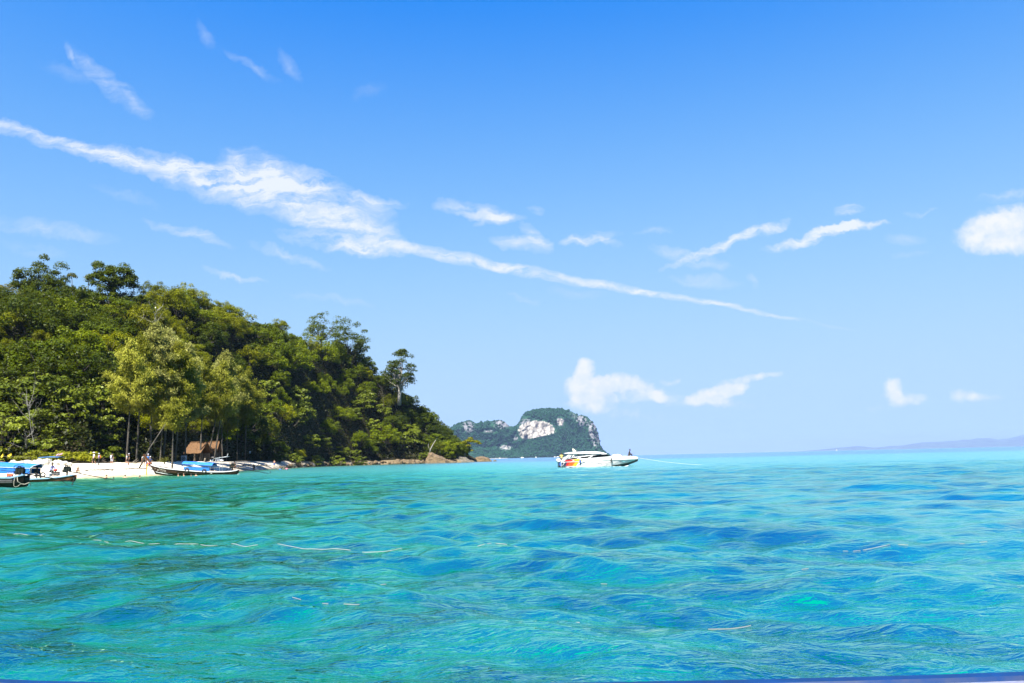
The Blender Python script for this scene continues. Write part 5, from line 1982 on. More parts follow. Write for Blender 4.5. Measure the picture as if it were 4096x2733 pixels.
pts = [a_.lerp(b_, t) - Vector((0, 0, .18 * math.sin(math.pi * t))) for t in np.linspace(0, 1, 9)]
tag(MB().tube(pts, .016, 5).build('anchor_rope', mat('rope_white', (.36, .38, .38), .8, .08, 9)), 'white anchor rope running from the speedboat bow down to the water', 'rope')


# ---------- long-tail boats
def longtail_hull(root, st, mt_, strip_mt, bottom=None, below=.35):
    """st: (x, gunwale z, stem/keel z, half beam); narrow open wooden hull with a raised stem"""
    rings, gl, gr = [], [], []
    for x, zg, zk, hb in st:
        d = zg - zk
        rings.append([(x, 0, zk), (x, -hb * .55, zk + d * .12), (x, -hb * .86, zk + d * .45), (x, -hb, zg), (x, -hb * .93, zg), (x, -hb * .8, zg - d * .34), (x, hb * .8, zg - d * .34), (x, hb * .93, zg), (x, hb, zg), (x, hb * .86, zk + d * .45), (x, hb * .55, zk + d * .12)])
        gl.append((x, -hb - .01, zg - .02))
        gr.append((x, hb + .01, zg - .02))
    MB().loft(rings).build('hull', mt_, root)
    s1 = MB()
    for g in (gl, gr):
        s1 = MB()
        rr = [[(p[0], p[1] - .035, p[2] - .065), (p[0], p[1] + .035, p[2] - .065), (p[0], p[1] + .03, p[2] + .05), (p[0], p[1] - .03, p[2] + .05)] for p in g]
        s1.loft(rr)
        s1.build('gunwale', strip_mt, root)


def engine(root, x, y, z, shaft_end, mt_pipe=None, sc=1.0):
    """car engine on a pivot with a long propeller shaft"""
    e = MB().box((0, 0, .34 * sc), (.62 * sc, .42 * sc, .40 * sc)).box((.05, 0, .60 * sc), (.45 * sc, .3 * sc, .16 * sc)).box((-.22 * sc, 0, .2 * sc), (.24 * sc, .5 * sc, .3 * sc))
    e.tube([(-.1 * sc, -.24 * sc, .5 * sc), (-.05 * sc, -.26 * sc, .75 * sc), (.2 * sc, -.2 * sc, .72 * sc)], .05 * sc, 6)
    e.torus((.32 * sc, 0, .36 * sc), .17 * sc, .035 * sc, 'X', 12, 5)
    e.ball((-.25 * sc, -.1 * sc, .55 * sc), (.11 * sc, .11 * sc, .13 * sc), 8, 6)
    e.box((.36 * sc, 0, .36 * sc), (.04 * sc, .30 * sc, .05 * sc))
    en = e.build('engine', ENGINE, root)
    en.location = (x, y, z)
    fr = MB().tube([(-.34 * sc, -.3 * sc, .1 * sc), (-.34 * sc, -.3 * sc, .8 * sc), (.38 * sc, -.3 * sc, .8 * sc), (.42 * sc, -.3 * sc, .1 * sc)], .022 * sc, 5)
    fr.tube([(.1 * sc, -.32 * sc, .65 * sc), (.12 * sc, -.32 * sc, .1 * sc), (.5 * sc, -.32 * sc, .02 * sc)], .028 * sc, 5)
    f_ = fr.build('engine_frame', mt_pipe or STEEL, root)
    f_.location = (x, y, z)
    MB().tube([(x, y, z - .55), (x, y, z + .15)], .09, 8).build('engine_post', IRON, root)
    a_, b_ = Vector((x + .2, y, z + .16)), Vector(shaft_end)
    d = (b_ - a_).normalized()
    MB().tube([a_, a_.lerp(b_, .45), b_], [.06, .045, .035], 7).build('propeller_shaft', IRON, root)
    MB().tube([Vector((x - .2, y, z + .3)), Vector((x - .9, y - .1, z + .36)), Vector((x - 1.5, y - .1, z + .45))], .025, 5).build('tiller', IRON, root)
    pr_ = MB()
    side = d.cross(Vector((0, 0, 1))).normalized()
    up = side.cross(d).normalized()
    for k in range(2):
        s_ = 1 if k == 0 else -1
        q = [b_ + d * .02, b_ + (up * .28 * s_ + side * .10), b_ + (up * .36 * s_ - d * .04), b_ + (up * .25 * s_ - side * .10 - d * .03)]
        pr_.add(q + [v + d * .03 for v in q], [(0, 1, 2, 3), (7, 6, 5, 4), (0, 4, 5, 1), (1, 5, 6, 2), (2, 6, 7, 3), (3, 7, 4, 0)])
    pr_.ball(b_, .07, 7, 5)
    pr_.build('propeller', IRON, root)
    MB().tube([b_ - d * .9 - up * .03, b_ - d * .35 - up * .35, b_ + d * .25 - up * .42], .022, 5).build('skeg', IRON, root)


def tyre(root_unused, loc, R, label, rot=(0, 0, 0)):
    o = MB().torus((0, 0, 0), R, R * .33, 'Y', 20, 8).torus((0, 0, 0), R * 1.2, R * .12, 'Y', 20, 5).build('tyre', RUBBER, None, True)
    o.location = loc
    o.rotation_euler = rot
    return tag(o, label, 'tyre')


# middle boat: bow to the left, touching the sand
YM = 112.0
MX = at(770, 1902, YM).x


def mb_(cx, cy):
    p = at(560 + cx / 5.875, 1790 + cy / 5.875, YM)
    return p.x - MX, p.z


b2 = empty('longtail_boat', (MX, YM + .95, 0), 0, 'dark brown long-tail boat with small blue canopy, bow on the sand', 'boat')
st = []
for cx, gy, ky, hb in ((178, 398, 425, .06), (230, 412, 520, .30), (300, 432, 628, .52), (450, 462, 655, .76), (650, 496, 672, .92), (950, 526, 680, 1.0), (1300, 553, 682, 1.0), (1650, 570, 682, .95), (1950, 568, 678, .85), (2120, 556, 672, .68), (2215, 540, 655, .5), (2258, 530, 610, .36)):
    x, zg = mb_(cx, gy)
    st.append((x, zg, mb_(cx, ky)[1], hb))
longtail_hull(b2, st, HULL_BR, PAINT_W)
x0, z0 = mb_(190, 398)
x1, z1 = mb_(8, 165)
dv = Vector((x1 - x0, 0, z1 - z0))
n_ = Vector((-dv.z, 0, dv.x)).normalized()
MB().loft([[Vector((x0 + .35, 0, z0 - .45)) + n_ * s_ * .13 + Vector((0, t_, 0)) for s_, t_ in ((-1, -.07), (1, -.07), (1, .07), (-1, .07))], [Vector((x0, 0, z0)) + n_ * s_ * .13 + Vector((0, t_, 0)) for s_, t_ in ((-1, -.07), (1, -.07), (1, .07), (-1, .07))],
           [Vector((x1, 0, z1)) + n_ * s_ * .15 + Vector((0, t_, 0)) for s_, t_ in ((-1, -.05), (1, -.05), (1, .05), (-1, .05))]]).build('stem_post', HULL_BR2, b2)
# white strake low on the bow
stk = [(270, 556), (360, 578), (480, 602), (600, 622), (740, 641)]
rr = []
for cx, cy in stk:
    x, z = mb_(cx, cy)
    zg = np.interp(x, [s_[0] for s_ in st], [s_[1] for s_ in st])
    zk = np.interp(x, [s_[0] for s_ in st], [s_[2] for s_ in st])
    hb = np.interp(x, [s_[0] for s_ in st], [s_[3] for s_ in st])
    f = (z - zk) / (zg - zk)
    yy = -hb * np.interp(f, [0, .12, .45, 1], [0, .55, .86, 1])
    rr.append([(x, yy - .03, z - .045), (x, yy + .06, z - .045), (x, yy + .06, z + .045), (x, yy - .03, z + .045)])
MB().loft(rr).build('white_strake', PAINT_W, b2)


def on_hull(cx, cy, st, f_, off=.02):
    x, z = f_(cx, cy)
    zg, zk, hb = (np.interp(x, [s_[0] for s_ in st], [s_[k] for s_ in st]) for k in (1, 2, 3))
    f = (z - zk) / (zg - zk)
    return Vector((x, -hb * np.interp(f, [0, .12, .45, 1], [0, .55, .86, 1]) - off, z))


def boat_text(body, cx, cy, cx2, cy2, h, root, st, f_, mt_, name='lettering'):
    V, Fc, w_ = text_mesh(body, h, .012)
    a_, b_ = on_hull(cx, cy, st, f_), on_hull(cx2, cy2, st, f_)
    t = V[:, 0] / w_
    P = np.array(a_)[None] + np.array(b_ - a_)[None] * t[:, None]
    P[:, 2] += V[:, 2]
    P[:, 1] += V[:, 1] - V[:, 2] * .12
    ob(name, P, Fc, mt_, root)


LET = mat('letter_cream', (.40, .39, .33), .6, .1, 4)
boat_text('Takentgi', 425, 520, 600, 562, .26, b2, st, mb_, LET)
boat_text('adventure', 435, 556, 545, 578, .11, b2, st, mb_, LET)
boat_text('8', 556, 585, 578, 588, .15, b2, st, mb_, LET)
boat_text('snorkel', 590, 590, 685, 608, .11, b2, st, mb_, LET)
boat_text('31', 306, 505, 345, 512, .15, b2, st, mb_, LET, 'number')
p = on_hull(398, 534, st, mb_)
MB().ball(p, (.09, .02, .07), 8, 5).build('emblem', LET, b2)
p = on_hull(1672, 602, st, mb_, .03)
MB().prism([(p.x - .11, p.z - .09), (p.x + .11, p.z - .09), (p.x, p.z + .12)], p.y - .01, p.y + .03).build('triangle_mark', LET, b2)
# canopy
cr = []
for t in np.linspace(0, 1, 9):
    cx = 985 + (1695 - 985) * t
    x, ze = mb_(cx, 385 + 42 * t)
    _, zt = mb_(cx, 345 + 38 * t)
    sag = .02 * math.sin(t * 25)
    cr.append([(x, -.98, ze - .02 + sag), (x, -.9, ze + .10), (x, -.5, zt + .06), (x, 0, zt + .12), (x, .5, zt + .06), (x, .9, ze + .10), (x, .98, ze - .02), (x, .86, ze + .06), (x, 0, zt + .07), (x, -.86, ze + .06)])
MB().loft(cr).build('canopy', BLUE_CLOTH, b2)
post0 = None
for cx in (1030, 1070, 1340, 1610, 1645):
    for sy in (-.86, .86):
        x, zb = mb_(cx, 560)
        zt = mb_(cx, 385 + 42 * (cx - 985) / 710)[1]
        MB().tube([(x, sy, zb), (x, sy, zt + .03)], .018, 5).build('canopy_post', STEEL, b2)
for sy in (-1, 1):
    cl = []
    for t in np.linspace(0, 1, 13):
        cx = 1025 + 600 * t
        x, za = mb_(cx, 455 + 25 * t)
        zb = mb_(cx, 520 + 35 * t)[1]
        bl = .02 * math.sin(t * 30)
        cl.append([(x, sy * (.90 + bl), zb), (x, sy * (.885 + bl), zb), (x, sy * (.865 + bl * .5), za), (x, sy * (.88 + bl * .5), za)])
    MB().loft(cl).build('side_curtain', BLUE_CLOTH, b2)
# stern pipe frame
fr = MB()
for sy in (-.5, .5):
    fr.tube([(mb_(1690, 560)[0], sy, mb_(1690, 560)[1]), (mb_(1685, 290)[0], sy, mb_(1685, 290)[1]), (mb_(1720, 262)[0], sy, mb_(1720, 262)[1]), (mb_(1832, 238)[0], sy, mb_(1832, 238)[1]), (mb_(2015, 216)[0], sy, mb_(2015, 216)[1])], .026, 6)
    fr.tube([(mb_(1834, 238)[0], sy, mb_(1834, 238)[1]), (mb_(1845, 560)[0], sy, mb_(1845, 560)[1])], .026, 6)
for cx, cy in ((1720, 262), (1832, 238), (2012, 216)):
    x, z = mb_(cx, cy)
    fr.tube([(x, -.5, z), (x, .5, z)], .022, 5)
fr.build('stern_frame', STEEL, b2)
x, z = mb_(2020, 205)
MB().tube([(x, -.5, z), (x + .12, -.5, z + .32)], [.03, .05], 6).build('frame_tip', PAINT_W, b2)
x, z = mb_(2120, 500)
pe = at(1080, 1895, YM + 4)
engine(b2, x, 0, z - .05, (pe.x - MX, YM + 4 - YM - .95, pe.z), IRON)
MB().tube([(mb_(1640, 492)[0], -.8, mb_(1640, 492)[1]), (mb_(1850, 470)[0], -.7, mb_(1850, 470)[1]), (mb_(2080, 455)[0], -.2, mb_(2080, 455)[1])], .018, 5).build('tiller_rope', ROPE_W, b2)
for cx, cy, lb in ((1110, 520, 'black tyre fender on the left of the middle boat canopy'), (1515, 540, 'black tyre fender on the right of the middle boat canopy')):
    x, z = mb_(cx, cy)
    tyre(b2, (MX + x, YM + .95 - 1.05, z - .08), .24, lb)
# garlands on the stem
x0, z0 = mb_(165, 385)
g_or, g_pk, g_ye = (mat('ribbon_' + nm, c_, .7, .15, 6) for nm, c_ in (('orange', (.42, .10, .012)), ('pink', (.40, .02, .10)), ('yellow', (.44, .31, .02))))
def ribbon(name, mt_, pts, w0, w1, label):
    rr = []
    for i, p in enumerate(pts):
        w_ = w0 + (w1 - w0) * i / (len(pts) - 1)
        rr.append([(p[0] - w_, p[1] - .02, p[2]), (p[0] + w_, p[1] - .03, p[2]), (p[0] + w_, p[1] + .01, p[2]), (p[0] - w_, p[1] + .02, p[2])])
    o = MB().loft(rr).build(name, mt_)
    return tag(o, label, 'ribbon', 'ribbons on the bow of the middle boat')
X_, Y_ = MX + x0, YM + .95
zz = lambda cy: mb_(100, cy)[1]
ribbon('ribbon', g_or, [(X_ - .18, Y_ - .13, zz(350)), (X_ - .36, Y_ - .17, zz(420)), (X_ - .40, Y_ - .16, zz(520)), (X_ - .38, Y_ - .15, zz(645))], .11, .05, 'orange ribbon hanging from the bow of the middle boat')
ribbon('ribbon', g_ye, [(X_ - .10, Y_ - .16, zz(360)), (X_ - .28, Y_ - .20, zz(440)), (X_ - .32, Y_ - .18, zz(560)), (X_ - .31, Y_ - .18, zz(672))], .05, .04, 'long yellow ribbon reaching down to the sand from the middle boat bow')
ribbon('ribbon', g_or, [(X_ - .05, Y_ - .17, zz(395)), (X_ + .12, Y_ - .21, zz(372)), (X_ + .28, Y_ - .2, zz(352))], .05, .03, 'short orange ribbon tied back along the middle boat gunwale')
o = MB().torus((0, 0, 0), .15, .075, 'X', 16, 7).ball((0, 0, -.2), (.10, .10, .13), 8, 6).build('garland', g_pk, None, True)
o.location = (X_ - .12, Y_ - .03, zz(385))
o.rotation_euler = (0, -.6, 0)
tag(o, 'pink flower garland round the stem of the middle boat', 'garland')
o = MB().torus((0, 0, 0), .14, .05, 'X', 16, 7).ball((.02, -.1, -.15), (.06, .06, .10), 8, 6).build('garland', mat('garland_white', (.75, .62, .58), .8, .1, 8), None, True)
o.location = (X_ - .26, Y_ - .03, zz(345))
o.rotation_euler = (0, -.6, 0)
tag(o, 'white flower garland above the pink one on the boat stem', 'garland')
foam_patches('foam', 'little white splash at the stern of the middle long-tail boat', [(MX + mb_(2200, 0)[0], YM + .9), (MX + mb_(2330, 0)[0], YM + .8)], 9, .12, .16)

# second boat at the left: stern to the right, big blue canopy
YL = 82.5
LX = at(100, 1931, YL).x


def lb_(cx, cy, Y=YL):
    p = at(cx / 7.833, 1780 + cy / 7.833, Y)
    return p.x - LX, p.z


b3 = empty('longtail_boat', (LX, YL + .9, 0), 0, 'brown long-tail boat with large blue canopy and pale blue gunwale, second from left', 'boat')
st = []
for cx, gy, ky, hb in ((-3400, 560, 640, .06), (-2900, 780, 1150, .42), (-2000, 960, 1235, .85), (-800, 1050, 1240, 1.0), (300, 1078, 1240, 1.0), (900, 1066, 1238, .96), (1500, 1038, 1236, .86), (1900, 990, 1234, .7), (2130, 950, 1215, .5), (2200, 936, 1150, .36)):
    x, zg = lb_(cx, gy)
    st.append((x, zg, lb_(cx, ky)[1], hb))
longtail_hull(b3, st, HULL_BR2, BLUE_PALE)
x0, z0 = lb_(-3380, 575)
MB().loft([[(x0 + .2, s_, z0 - .3 + u_) for s_, u_ in ((-.07, 0), (.07, 0), (.07, .3), (-.07, .3))], [(x0 - .5, s_, z0 + .5 + u_) for s_, u_ in ((-.05, 0), (.05, 0), (.05, .3), (-.05, .3))]]).build('stem_post', HULL_BR2, b3)
cr = []
for t in np.linspace(0, 1, 15):
    cx = -1500 + (1105 + 1500) * t
    x, zt = lb_(cx, 500 + 132 * t)
    xe, ze = lb_(cx - 150 * t, 640 + 98 * t)
    r_ = .015 * math.sin(t * 40)
    cr.append([(xe, -.98, ze), (xe + (x - xe) * .5, -.9, ze + (zt - ze) * .62 + r_), (x, -.6, zt + r_), (x, 0, zt + .10), (x, .6, zt), (xe + (x - xe) * .5, .9, ze + (zt - ze) * .62), (xe, .98, ze), (xe, .92, ze + .03), (x - .02, 0, zt + .05), (xe, -.92, ze + .03)])
MB().loft(cr).build('canopy', BLUE_CLOTH, b3)
MB().tube([(c[0][0], c[0][1] - .015, c[0][2]) for c in cr], .022, 5).build('canopy_edge', PAINT_W, b3)
MB().tube([cr[-1][k] for k in range(7)], .03, 6).build('canopy_hoop', PAINT_W, b3)
x, _ = lb_(640, 0)
mid = cr[11]
MB().tube([(mid[k][0], mid[k][1] * 1.01, mid[k][2] + .015) for k in range(7)], .02, 5).build('canopy_seam', mat('blue_dark', (.002, .03, .20), .8, .1, 4), b3)
for sy in (-1, 1):
    cl = []
    for t in np.linspace(0, 1, 17):
        cx = -1500 + (945 + 1500) * t
        x, za = lb_(cx, 660 + 82 * t)
        zb = lb_(cx, 830 + 102 * t)[1]
        bl = .025 * math.sin(t * 34)
        cl.append([(x, sy * (.97 + bl), zb), (x, sy * (.955 + bl), zb), (x, sy * (.94 + bl * .4), za), (x, sy * (.955 + bl * .4), za)])
    MB().loft(cl).build('side_curtain', BLUE_CLOTH, b3)
MB().tube([(lb_(950, 742)[0], -.985, lb_(950, 742)[1]), (lb_(938, 935)[0], -.99, lb_(938, 935)[1]), (lb_(-1500, 835)[0], -.99, lb_(-1500, 835)[1])], .018, 5).build('curtain_edge', PAINT_W, b3)
for cx in (960, 300, -400):
    for sy in (-.93, .93):
        x, zb = lb_(cx, 1080)
        MB().tube([(x, sy, zb), (x, sy, lb_(cx, 730)[1])], .02, 5).build('canopy_post', STEEL, b3)
# small flat awning over the stern
aw = []
for t in np.linspace(0, 1, 7):
    x, z = lb_(1140 + 640 * t, 402 - 14 * math.sin(t * 3.1) - 12 * t)
    aw.append([(x, -.62, z - .02), (x, -.6, z + .03 + .012 * math.sin(t * 18)), (x, 0, z + .07), (x, .6, z + .03), (x, .62, z - .02), (x, 0, z + .03)])
MB().loft(aw).build('awning', mat('blue_faded', (.02, .10, .26), .8, .15, 4), b3)
for cx in (1262, 1545):
    for sy in (-.5, .5):
        MB().tube([(lb_(cx, 1040)[0], sy, lb_(cx, 1040)[1]), (lb_(cx, 400)[0], sy, lb_(cx, 400)[1])], .022, 6).build('awning_post', STEEL, b3)
for (ax, ay, w_, cols, nm) in ((1640, 365, .30, ((.34, .02, .03), (.42, .42, .42), (.02, .03, .12), (.42, .42, .42), (.34, .02, .03)), 'flag'), (1720, 350, .42, ((.34, .02, .03), (.42, .42, .42), (.02, .03, .12), (.42, .42, .42), (.34, .02, .03)), 'flag')):
    x, z = lb_(ax, ay + 30)
    f0 = MB().tube([(x, -.4, z - .05), (x + .16, -.4, z + .36)], .012, 5).build('flag_pole', STEEL, b3)
    for k, c_ in enumerate(cols):
        h0, h1 = k / 5, (k + 1) / 5
        a1, a2 = Vector((x + .06 + .05 * h0, -.41, z + .12 + .2 * h0)), Vector((x + .06 + .05 * h1, -.41, z + .12 + .2 * h1))
        e_ = Vector((w_, -.04, .12))
        MB().add([a1, a1 + e_, a2 + e_, a2] + [v + Vector((0, .012, 0)) for v in (a1, a1 + e_, a2 + e_, a2)], [(0, 1, 2, 3), (7, 6, 5, 4), (0, 4, 5, 1), (1, 5, 6, 2), (2, 6, 7, 3), (3, 7, 4, 0)]).build('flag_stripe', mat('flagc%.2f%.2f' % (c_[0], c_[2]), c_, .8, .05, 4), b3)
x, z = lb_(1950, 870)
pe = at(452, 1920, YL + 3.5)
engine(b3, x, 0, z - .05, (pe.x - LX, 3.5 - .9, pe.z), IRON)
MB().tube([(lb_(1560, 912)[0], -.7, lb_(1560, 912)[1]), (lb_(1800, 915)[0], -.6, lb_(1800, 915)[1]), (lb_(1990, 880)[0], -.5, lb_(1990, 880)[1])], .015, 5).tube([(lb_(1815, 800)[0], -.62, lb_(1815, 800)[1]), (lb_(1815, 990)[0], -.62, lb_(1815, 990)[1])], .014, 5).build('hand_rail', STEEL, b3)
def lw(cx, cy, y):
    x, z = lb_(cx, cy)
    return Vector((LX + x, YL + .9 + y, z))
tyre(b3, lw(1310, 935, -.72), .20, 'black tyre on the gunwale beside the dark seated figure', (0, 0, .5))
p = lw(1490, 1010, -.6)
o = MB().tube([(0, 0, 0), (0, 0, .34)], [.13, .16], 12).torus((0, 0, .33), .16, .014, 'Z', 14, 5).torus((0, 0, .33), .17, .008, 'Y', 10, 4, (0, math.pi)).build('bucket', mat('bucket_white', (.40, .43, .43), .5, .05, 5))
o.location = p
tag(o, 'white bucket near the stern of the second boat from left', 'bucket')
p = lw(1600, 830, -.1)
o = MB().ball((0, 0, .12), (.17, .16, .14), 9, 6).torus((0, 0, .25), .06, .015, 'Y', 10, 5).build('bag', mat('bag_red', (.60, .05, .04), .7, .1, 5), None, True)
o.location = p
tag(o, 'small red bag beside the person in the lilac shirt', 'bag')
o = MB().box((0, 0, -.18), (.75, .45, .36)).box((0, 0, .02), (.8, .5, .04)).build('engine_box', mat('box_dark', (.03, .025, .02), .7, .2, 5), None, bevel=.02)
o.location = lw(1580, 850, 0) + Vector((0, .05, -.04))
tag(o, 'dark box under the red bag in the second boat from left', 'box')

# nearest boat at the far left: only its dark stern is in the frame
YN = 63.5
NX = at(0, 1948, YN).x


def nb_(cx, cy, Y=YN):
    p = at(cx / 7.833, 1780 + cy / 7.833, Y)
    return p.x - NX, p.z


b4 = empty('longtail_boat', (NX, YN + .85, 0), 0, 'black-hulled long-tail boat cut by the left edge, only its stern in view', 'boat')
st = []
for cx, gy, ky, hb in ((-6500, 300, 420, .06), (-5800, 700, 1250, .45), (-4500, 940, 1380, .9), (-2500, 1030, 1390, 1.0), (-800, 1030, 1390, .95), (0, 1015, 1390, .85), (300, 1020, 1388, .76), (520, 960, 1380, .62), (640, 930, 1340, .46), (670, 926, 1230, .34)):
    x, zg = nb_(cx, gy)
    st.append((x, zg, nb_(cx, ky)[1], hb))
longtail_hull(b4, st, mat('black_hull', (.006, .0045, .004), .6, .3, 2, spec=.1), BLUE_PALE)
for cy, f in ((1110, .3), (1165, .45)):
    MB().tube([(nb_(cx, cy)[0], -np.interp(nb_(cx, cy)[0], [s_[0] for s_ in st], [s_[3] for s_ in st]) * .97 - .01, nb_(cx, cy)[1]) for cx in (-1500, -500, 0, 350)], .012, 4).build('rubbing_strake', mat('strake_grey', (.22, .22, .24), .6, .1, 4), b4)
x, z = nb_(420, 930)
pe = at(292, 1927, YN + 3.0)
engine(b4, x, 0, z - .08, (pe.x - NX, 3.0 - .85, pe.z), IRON, sc=.95)
MB().tube([(nb_(560, 960)[0], -.1, nb_(560, 960)[1]), (nb_(800, 820)[0], -.15, nb_(800, 820)[1])], .025, 5).build('tiller', IRON, b4)
MB().tube([(nb_(110, 905)[0], -.6, nb_(110, 905)[1]), (nb_(260, 900)[0], -.62, nb_(260, 900)[1]), (nb_(410, 920)[0], -.62, nb_(410, 920)[1]), (nb_(430, 1010)[0], -.6, nb_(430, 1010)[1])], .024, 5).build('stern_rail', STEEL, b4)
lad = MB()
for cx in (575, 620, 685, 805):
    lad.tube([(nb_(cx, 1200)[0], -.2, nb_(cx, 1200)[1]), (nb_(cx - 5, 1300)[0], -.22, nb_(cx, 1300)[1] - .15)], .02, 5)
lad.tube([(nb_(560, 1215)[0], -.2, nb_(560, 1215)[1]), (nb_(820, 1205)[0], -.2, nb_(820, 1205)[1])], .018, 5)
lad.build('stern_ladder', IRON, b4)
def nw(cx, cy, y):
    x, z = nb_(cx, cy)
    return Vector((NX + x, YN + .85 + y, z))
pts = [nw(*q) for q in ((470, 960, -.55), (510, 1050, -.72), (540, 1150, -.78), (600, 1225, -.6), (690, 1240, -.5), (815, 1185, -.4))]
tag(MB().tube(pts, .030, 6).build('mooring_rope', ROPE_W), 'thick white rope trailing from the stern of the leftmost boat to the ladder', 'rope')
pts = [nw(*q) for q in ((435, 950, -.62), (428, 1150, -.82), (430, 1280, -.84), (470, 1322, -.8), (530, 1300, -.74), (590, 1228, -.62))]
tag(MB().tube(pts, .020, 6).build('mooring_rope', ROPE_W), 'thin pale rope loop hanging to the water at the leftmost boat stern', 'rope')
for cx, lb in ((160, 'orange life vest at the left in the leftmost boat'), (262, 'orange life vest nearer the engine in the leftmost boat')):
    o = MB().ball((-.07, 0, .12), (.07, .09, .16), 7, 6).ball((.07, 0, .12), (.07, .09, .16), 7, 6).box((0, -.05, .04), (.22, .08, .06)).build('life_vest', mat('vest_orange', (.80, .16, .06), .8, .1, 6), None, True)
    o.location = nw(cx, 1000, -.45) + Vector((0, 0, .02))
    tag(o, lb, 'life vest', 'life vests in the leftmost boat')
o = MB().box((0, 0, -.03), (1.5, .5, .05)).box((-.6, 0, -.14), (.06, .45, .2)).box((.6, 0, -.14), (.06, .45, .2)).build('bench', mat('bench_blue', (.01, .08, .35), .6, .1, 4), b4)
o.location = nw(150, 1000, -.45) - Vector((NX, YN + .85, 0))
# yellow pennants on a string
a_, b_ = at(-60, 1824, 90), at(34, 1827, 90)
c_ = at(120, 1830, 92)
tag(MB().tube([at(-120, 1818, 90), a_, b_, c_], .008, 4).build('pennant_string', ROPE_W), 'thin string carrying two yellow pennants above the left boats', 'string')
tag(MB().tube([Vector((c_.x, 92, -.5)), Vector((c_.x, 92, c_.z + .05))], .02, 6).build('bamboo_pole', DW), 'thin pole holding up the pennant string behind the left boats', 'pole')
YEL = mat('pennant_yellow', (.45, .32, .004), .7, .08, 5)
for pts, lb in ((((2, 1827), (8, 1818), (12.5, 1812.5), (13.5, 1821), (13.5, 1827), (8, 1832), (5, 1831)), 'yellow pennant at the left edge above the boats'),
                (((29, 1822), (38, 1817), (46.5, 1812.5), (47, 1821), (42, 1828), (36, 1829), (31, 1826)), 'yellow pennant with a small dark emblem, right of the leftmost pennant')):
    P = [at(q[0], q[1], 90.0) for q in pts]
    r = empty('pennant', (P[0].x, 90, P[0].z), 0, lb, 'pennant')
    V = [(p.x - P[0].x, .05 * math.sin(i * 2.1), p.z - P[0].z) for i, p in enumerate(P)]
    n_ = len(V)
    MB().add(V + [(v[0], v[1] + .012, v[2]) for v in V], [tuple(range(n_)), tuple(range(2 * n_ - 1, n_ - 1, -1))] + [(k, k + n_, (k + 1) % n_ + n_, (k + 1) % n_) for k in range(n_)]).build('cloth', YEL, r)
    if 'emblem' in lb:
        MB().ball((.25, -.04, .03), (.05, .02, .05), 7, 5).build('emblem', mat('emblem_ochre', (.30, .18, .01), .7, .1, 4), r)

# the boat the viewer sits in: its painted rim crosses the bottom of the view
YG = 2.1
rimp = []
for px, py in ((-900, 2660), (-300, 2693), (-60, 2711), (150, 2720), (500, 2729), (1000, 2732), (1700, 2733), (2300, 2728), (2900, 2718), (3400, 2706), (3800, 2694), (4096, 2684), (4500, 2664), (5200, 2620)):
    rimp.append(at(px, py, YG + .10 * math.cos((px - 2048) / 2600)))
vr = empty('boat_rim', (0, YG, 0), 0, 'blue and white painted gunwale of the near boat along the bottom edge', 'boat rim')
def strip(offs):
    return [[(p.x, p.y - YG + dy, p.z + dz) for dy, dz in offs] for p in rimp]
MB().loft(strip([(0.005, -.16), (0.004, -.012), (-.006, 0.0), (-.030, -.003), (-.036, -.013), (-.036, -.16)])).build('blue_band', mat('rim_blue', (.002, .020, .085), .35, .15, 14), vr)
MB().loft(strip([(-.036, -.16), (-.0365, -.0135), (-.060, -.012), (-.085, -.014), (-.088, -.16)])).build('white_band', mat('rim_white', (.17, .18, .25), .4, .2, 22, bump=.3), vr)
MB().loft(strip([(-.088, -.16), (-.0885, -.016), (-.13, -.020), (-.14, -.16)])).build('inner_lip', mat('rim_white2', (.3, .3, .32), .4, .1, 14), vr)
# thin broken pale lines lying on the water
def foam_line(name, label, pts, w0, seed, th, mt_, fade=lambda a: 0):
    rng = np.random.default_rng(seed)
    P = [np.array([p.x, p.y]) for p in (at(px, py, 1.0) for px, py in pts)]
    W = []
    for (px, py) in pts:
        v = ray(px, py)
        t = -CAM_H / v.z
        W.append(np.array([v.x * t, v.y * t]))
    seg = []
    for a_, b_ in zip(W[:-1], W[1:]):
        n = max(2, int(np.linalg.norm(b_ - a_) / .035))
        seg += [a_ + (b_ - a_) * k / n for k in range(n)]
    S = np.array(seg)
    s = np.arange(len(S)) * .035
    off = .05 * fbm(s / .6, s * 0 + seed, 3, 3) + .25 * fbm(s / 4, s * 0 + seed, 8, 2)
    S[:, 1] += off
    dens = .8 * fbm(s / 1.3, s * 0 + seed * 2.0, 11, 3) + .8 * fbm(s / .16, s * 0, 4, 2) + fade(S[:, 0] / S[:, 1])
    wd_ = w0 * (1 + 1.4 * fbm(s / .35, s * 0 + 5., 6, 3)) * np.clip((dens - th) * 8, 0, 1)
    z = sea(S[:, 0], S[:, 1], np.hypot(S[:, 0], S[:, 1]) * .0078)
    V, Fc = [], []
    for i in range(len(S)):
        V += [(S[i, 0], S[i, 1] - wd_[i], z[i] + .006), (S[i, 0], S[i, 1], z[i] + .014), (S[i, 0], S[i, 1] + wd_[i], z[i] + .008)]
    for i in range(len(S) - 1):
        if wd_[i] > .001 or wd_[i + 1] > .001:
            for q in (0, 1):
                Fc.append((i * 3 + q, (i + 1) * 3 + q, (i + 1) * 3 + q + 1, i * 3 + q + 1))
    return tag(ob(name, V, Fc, mt_), label, 'foam', kind='stuff')


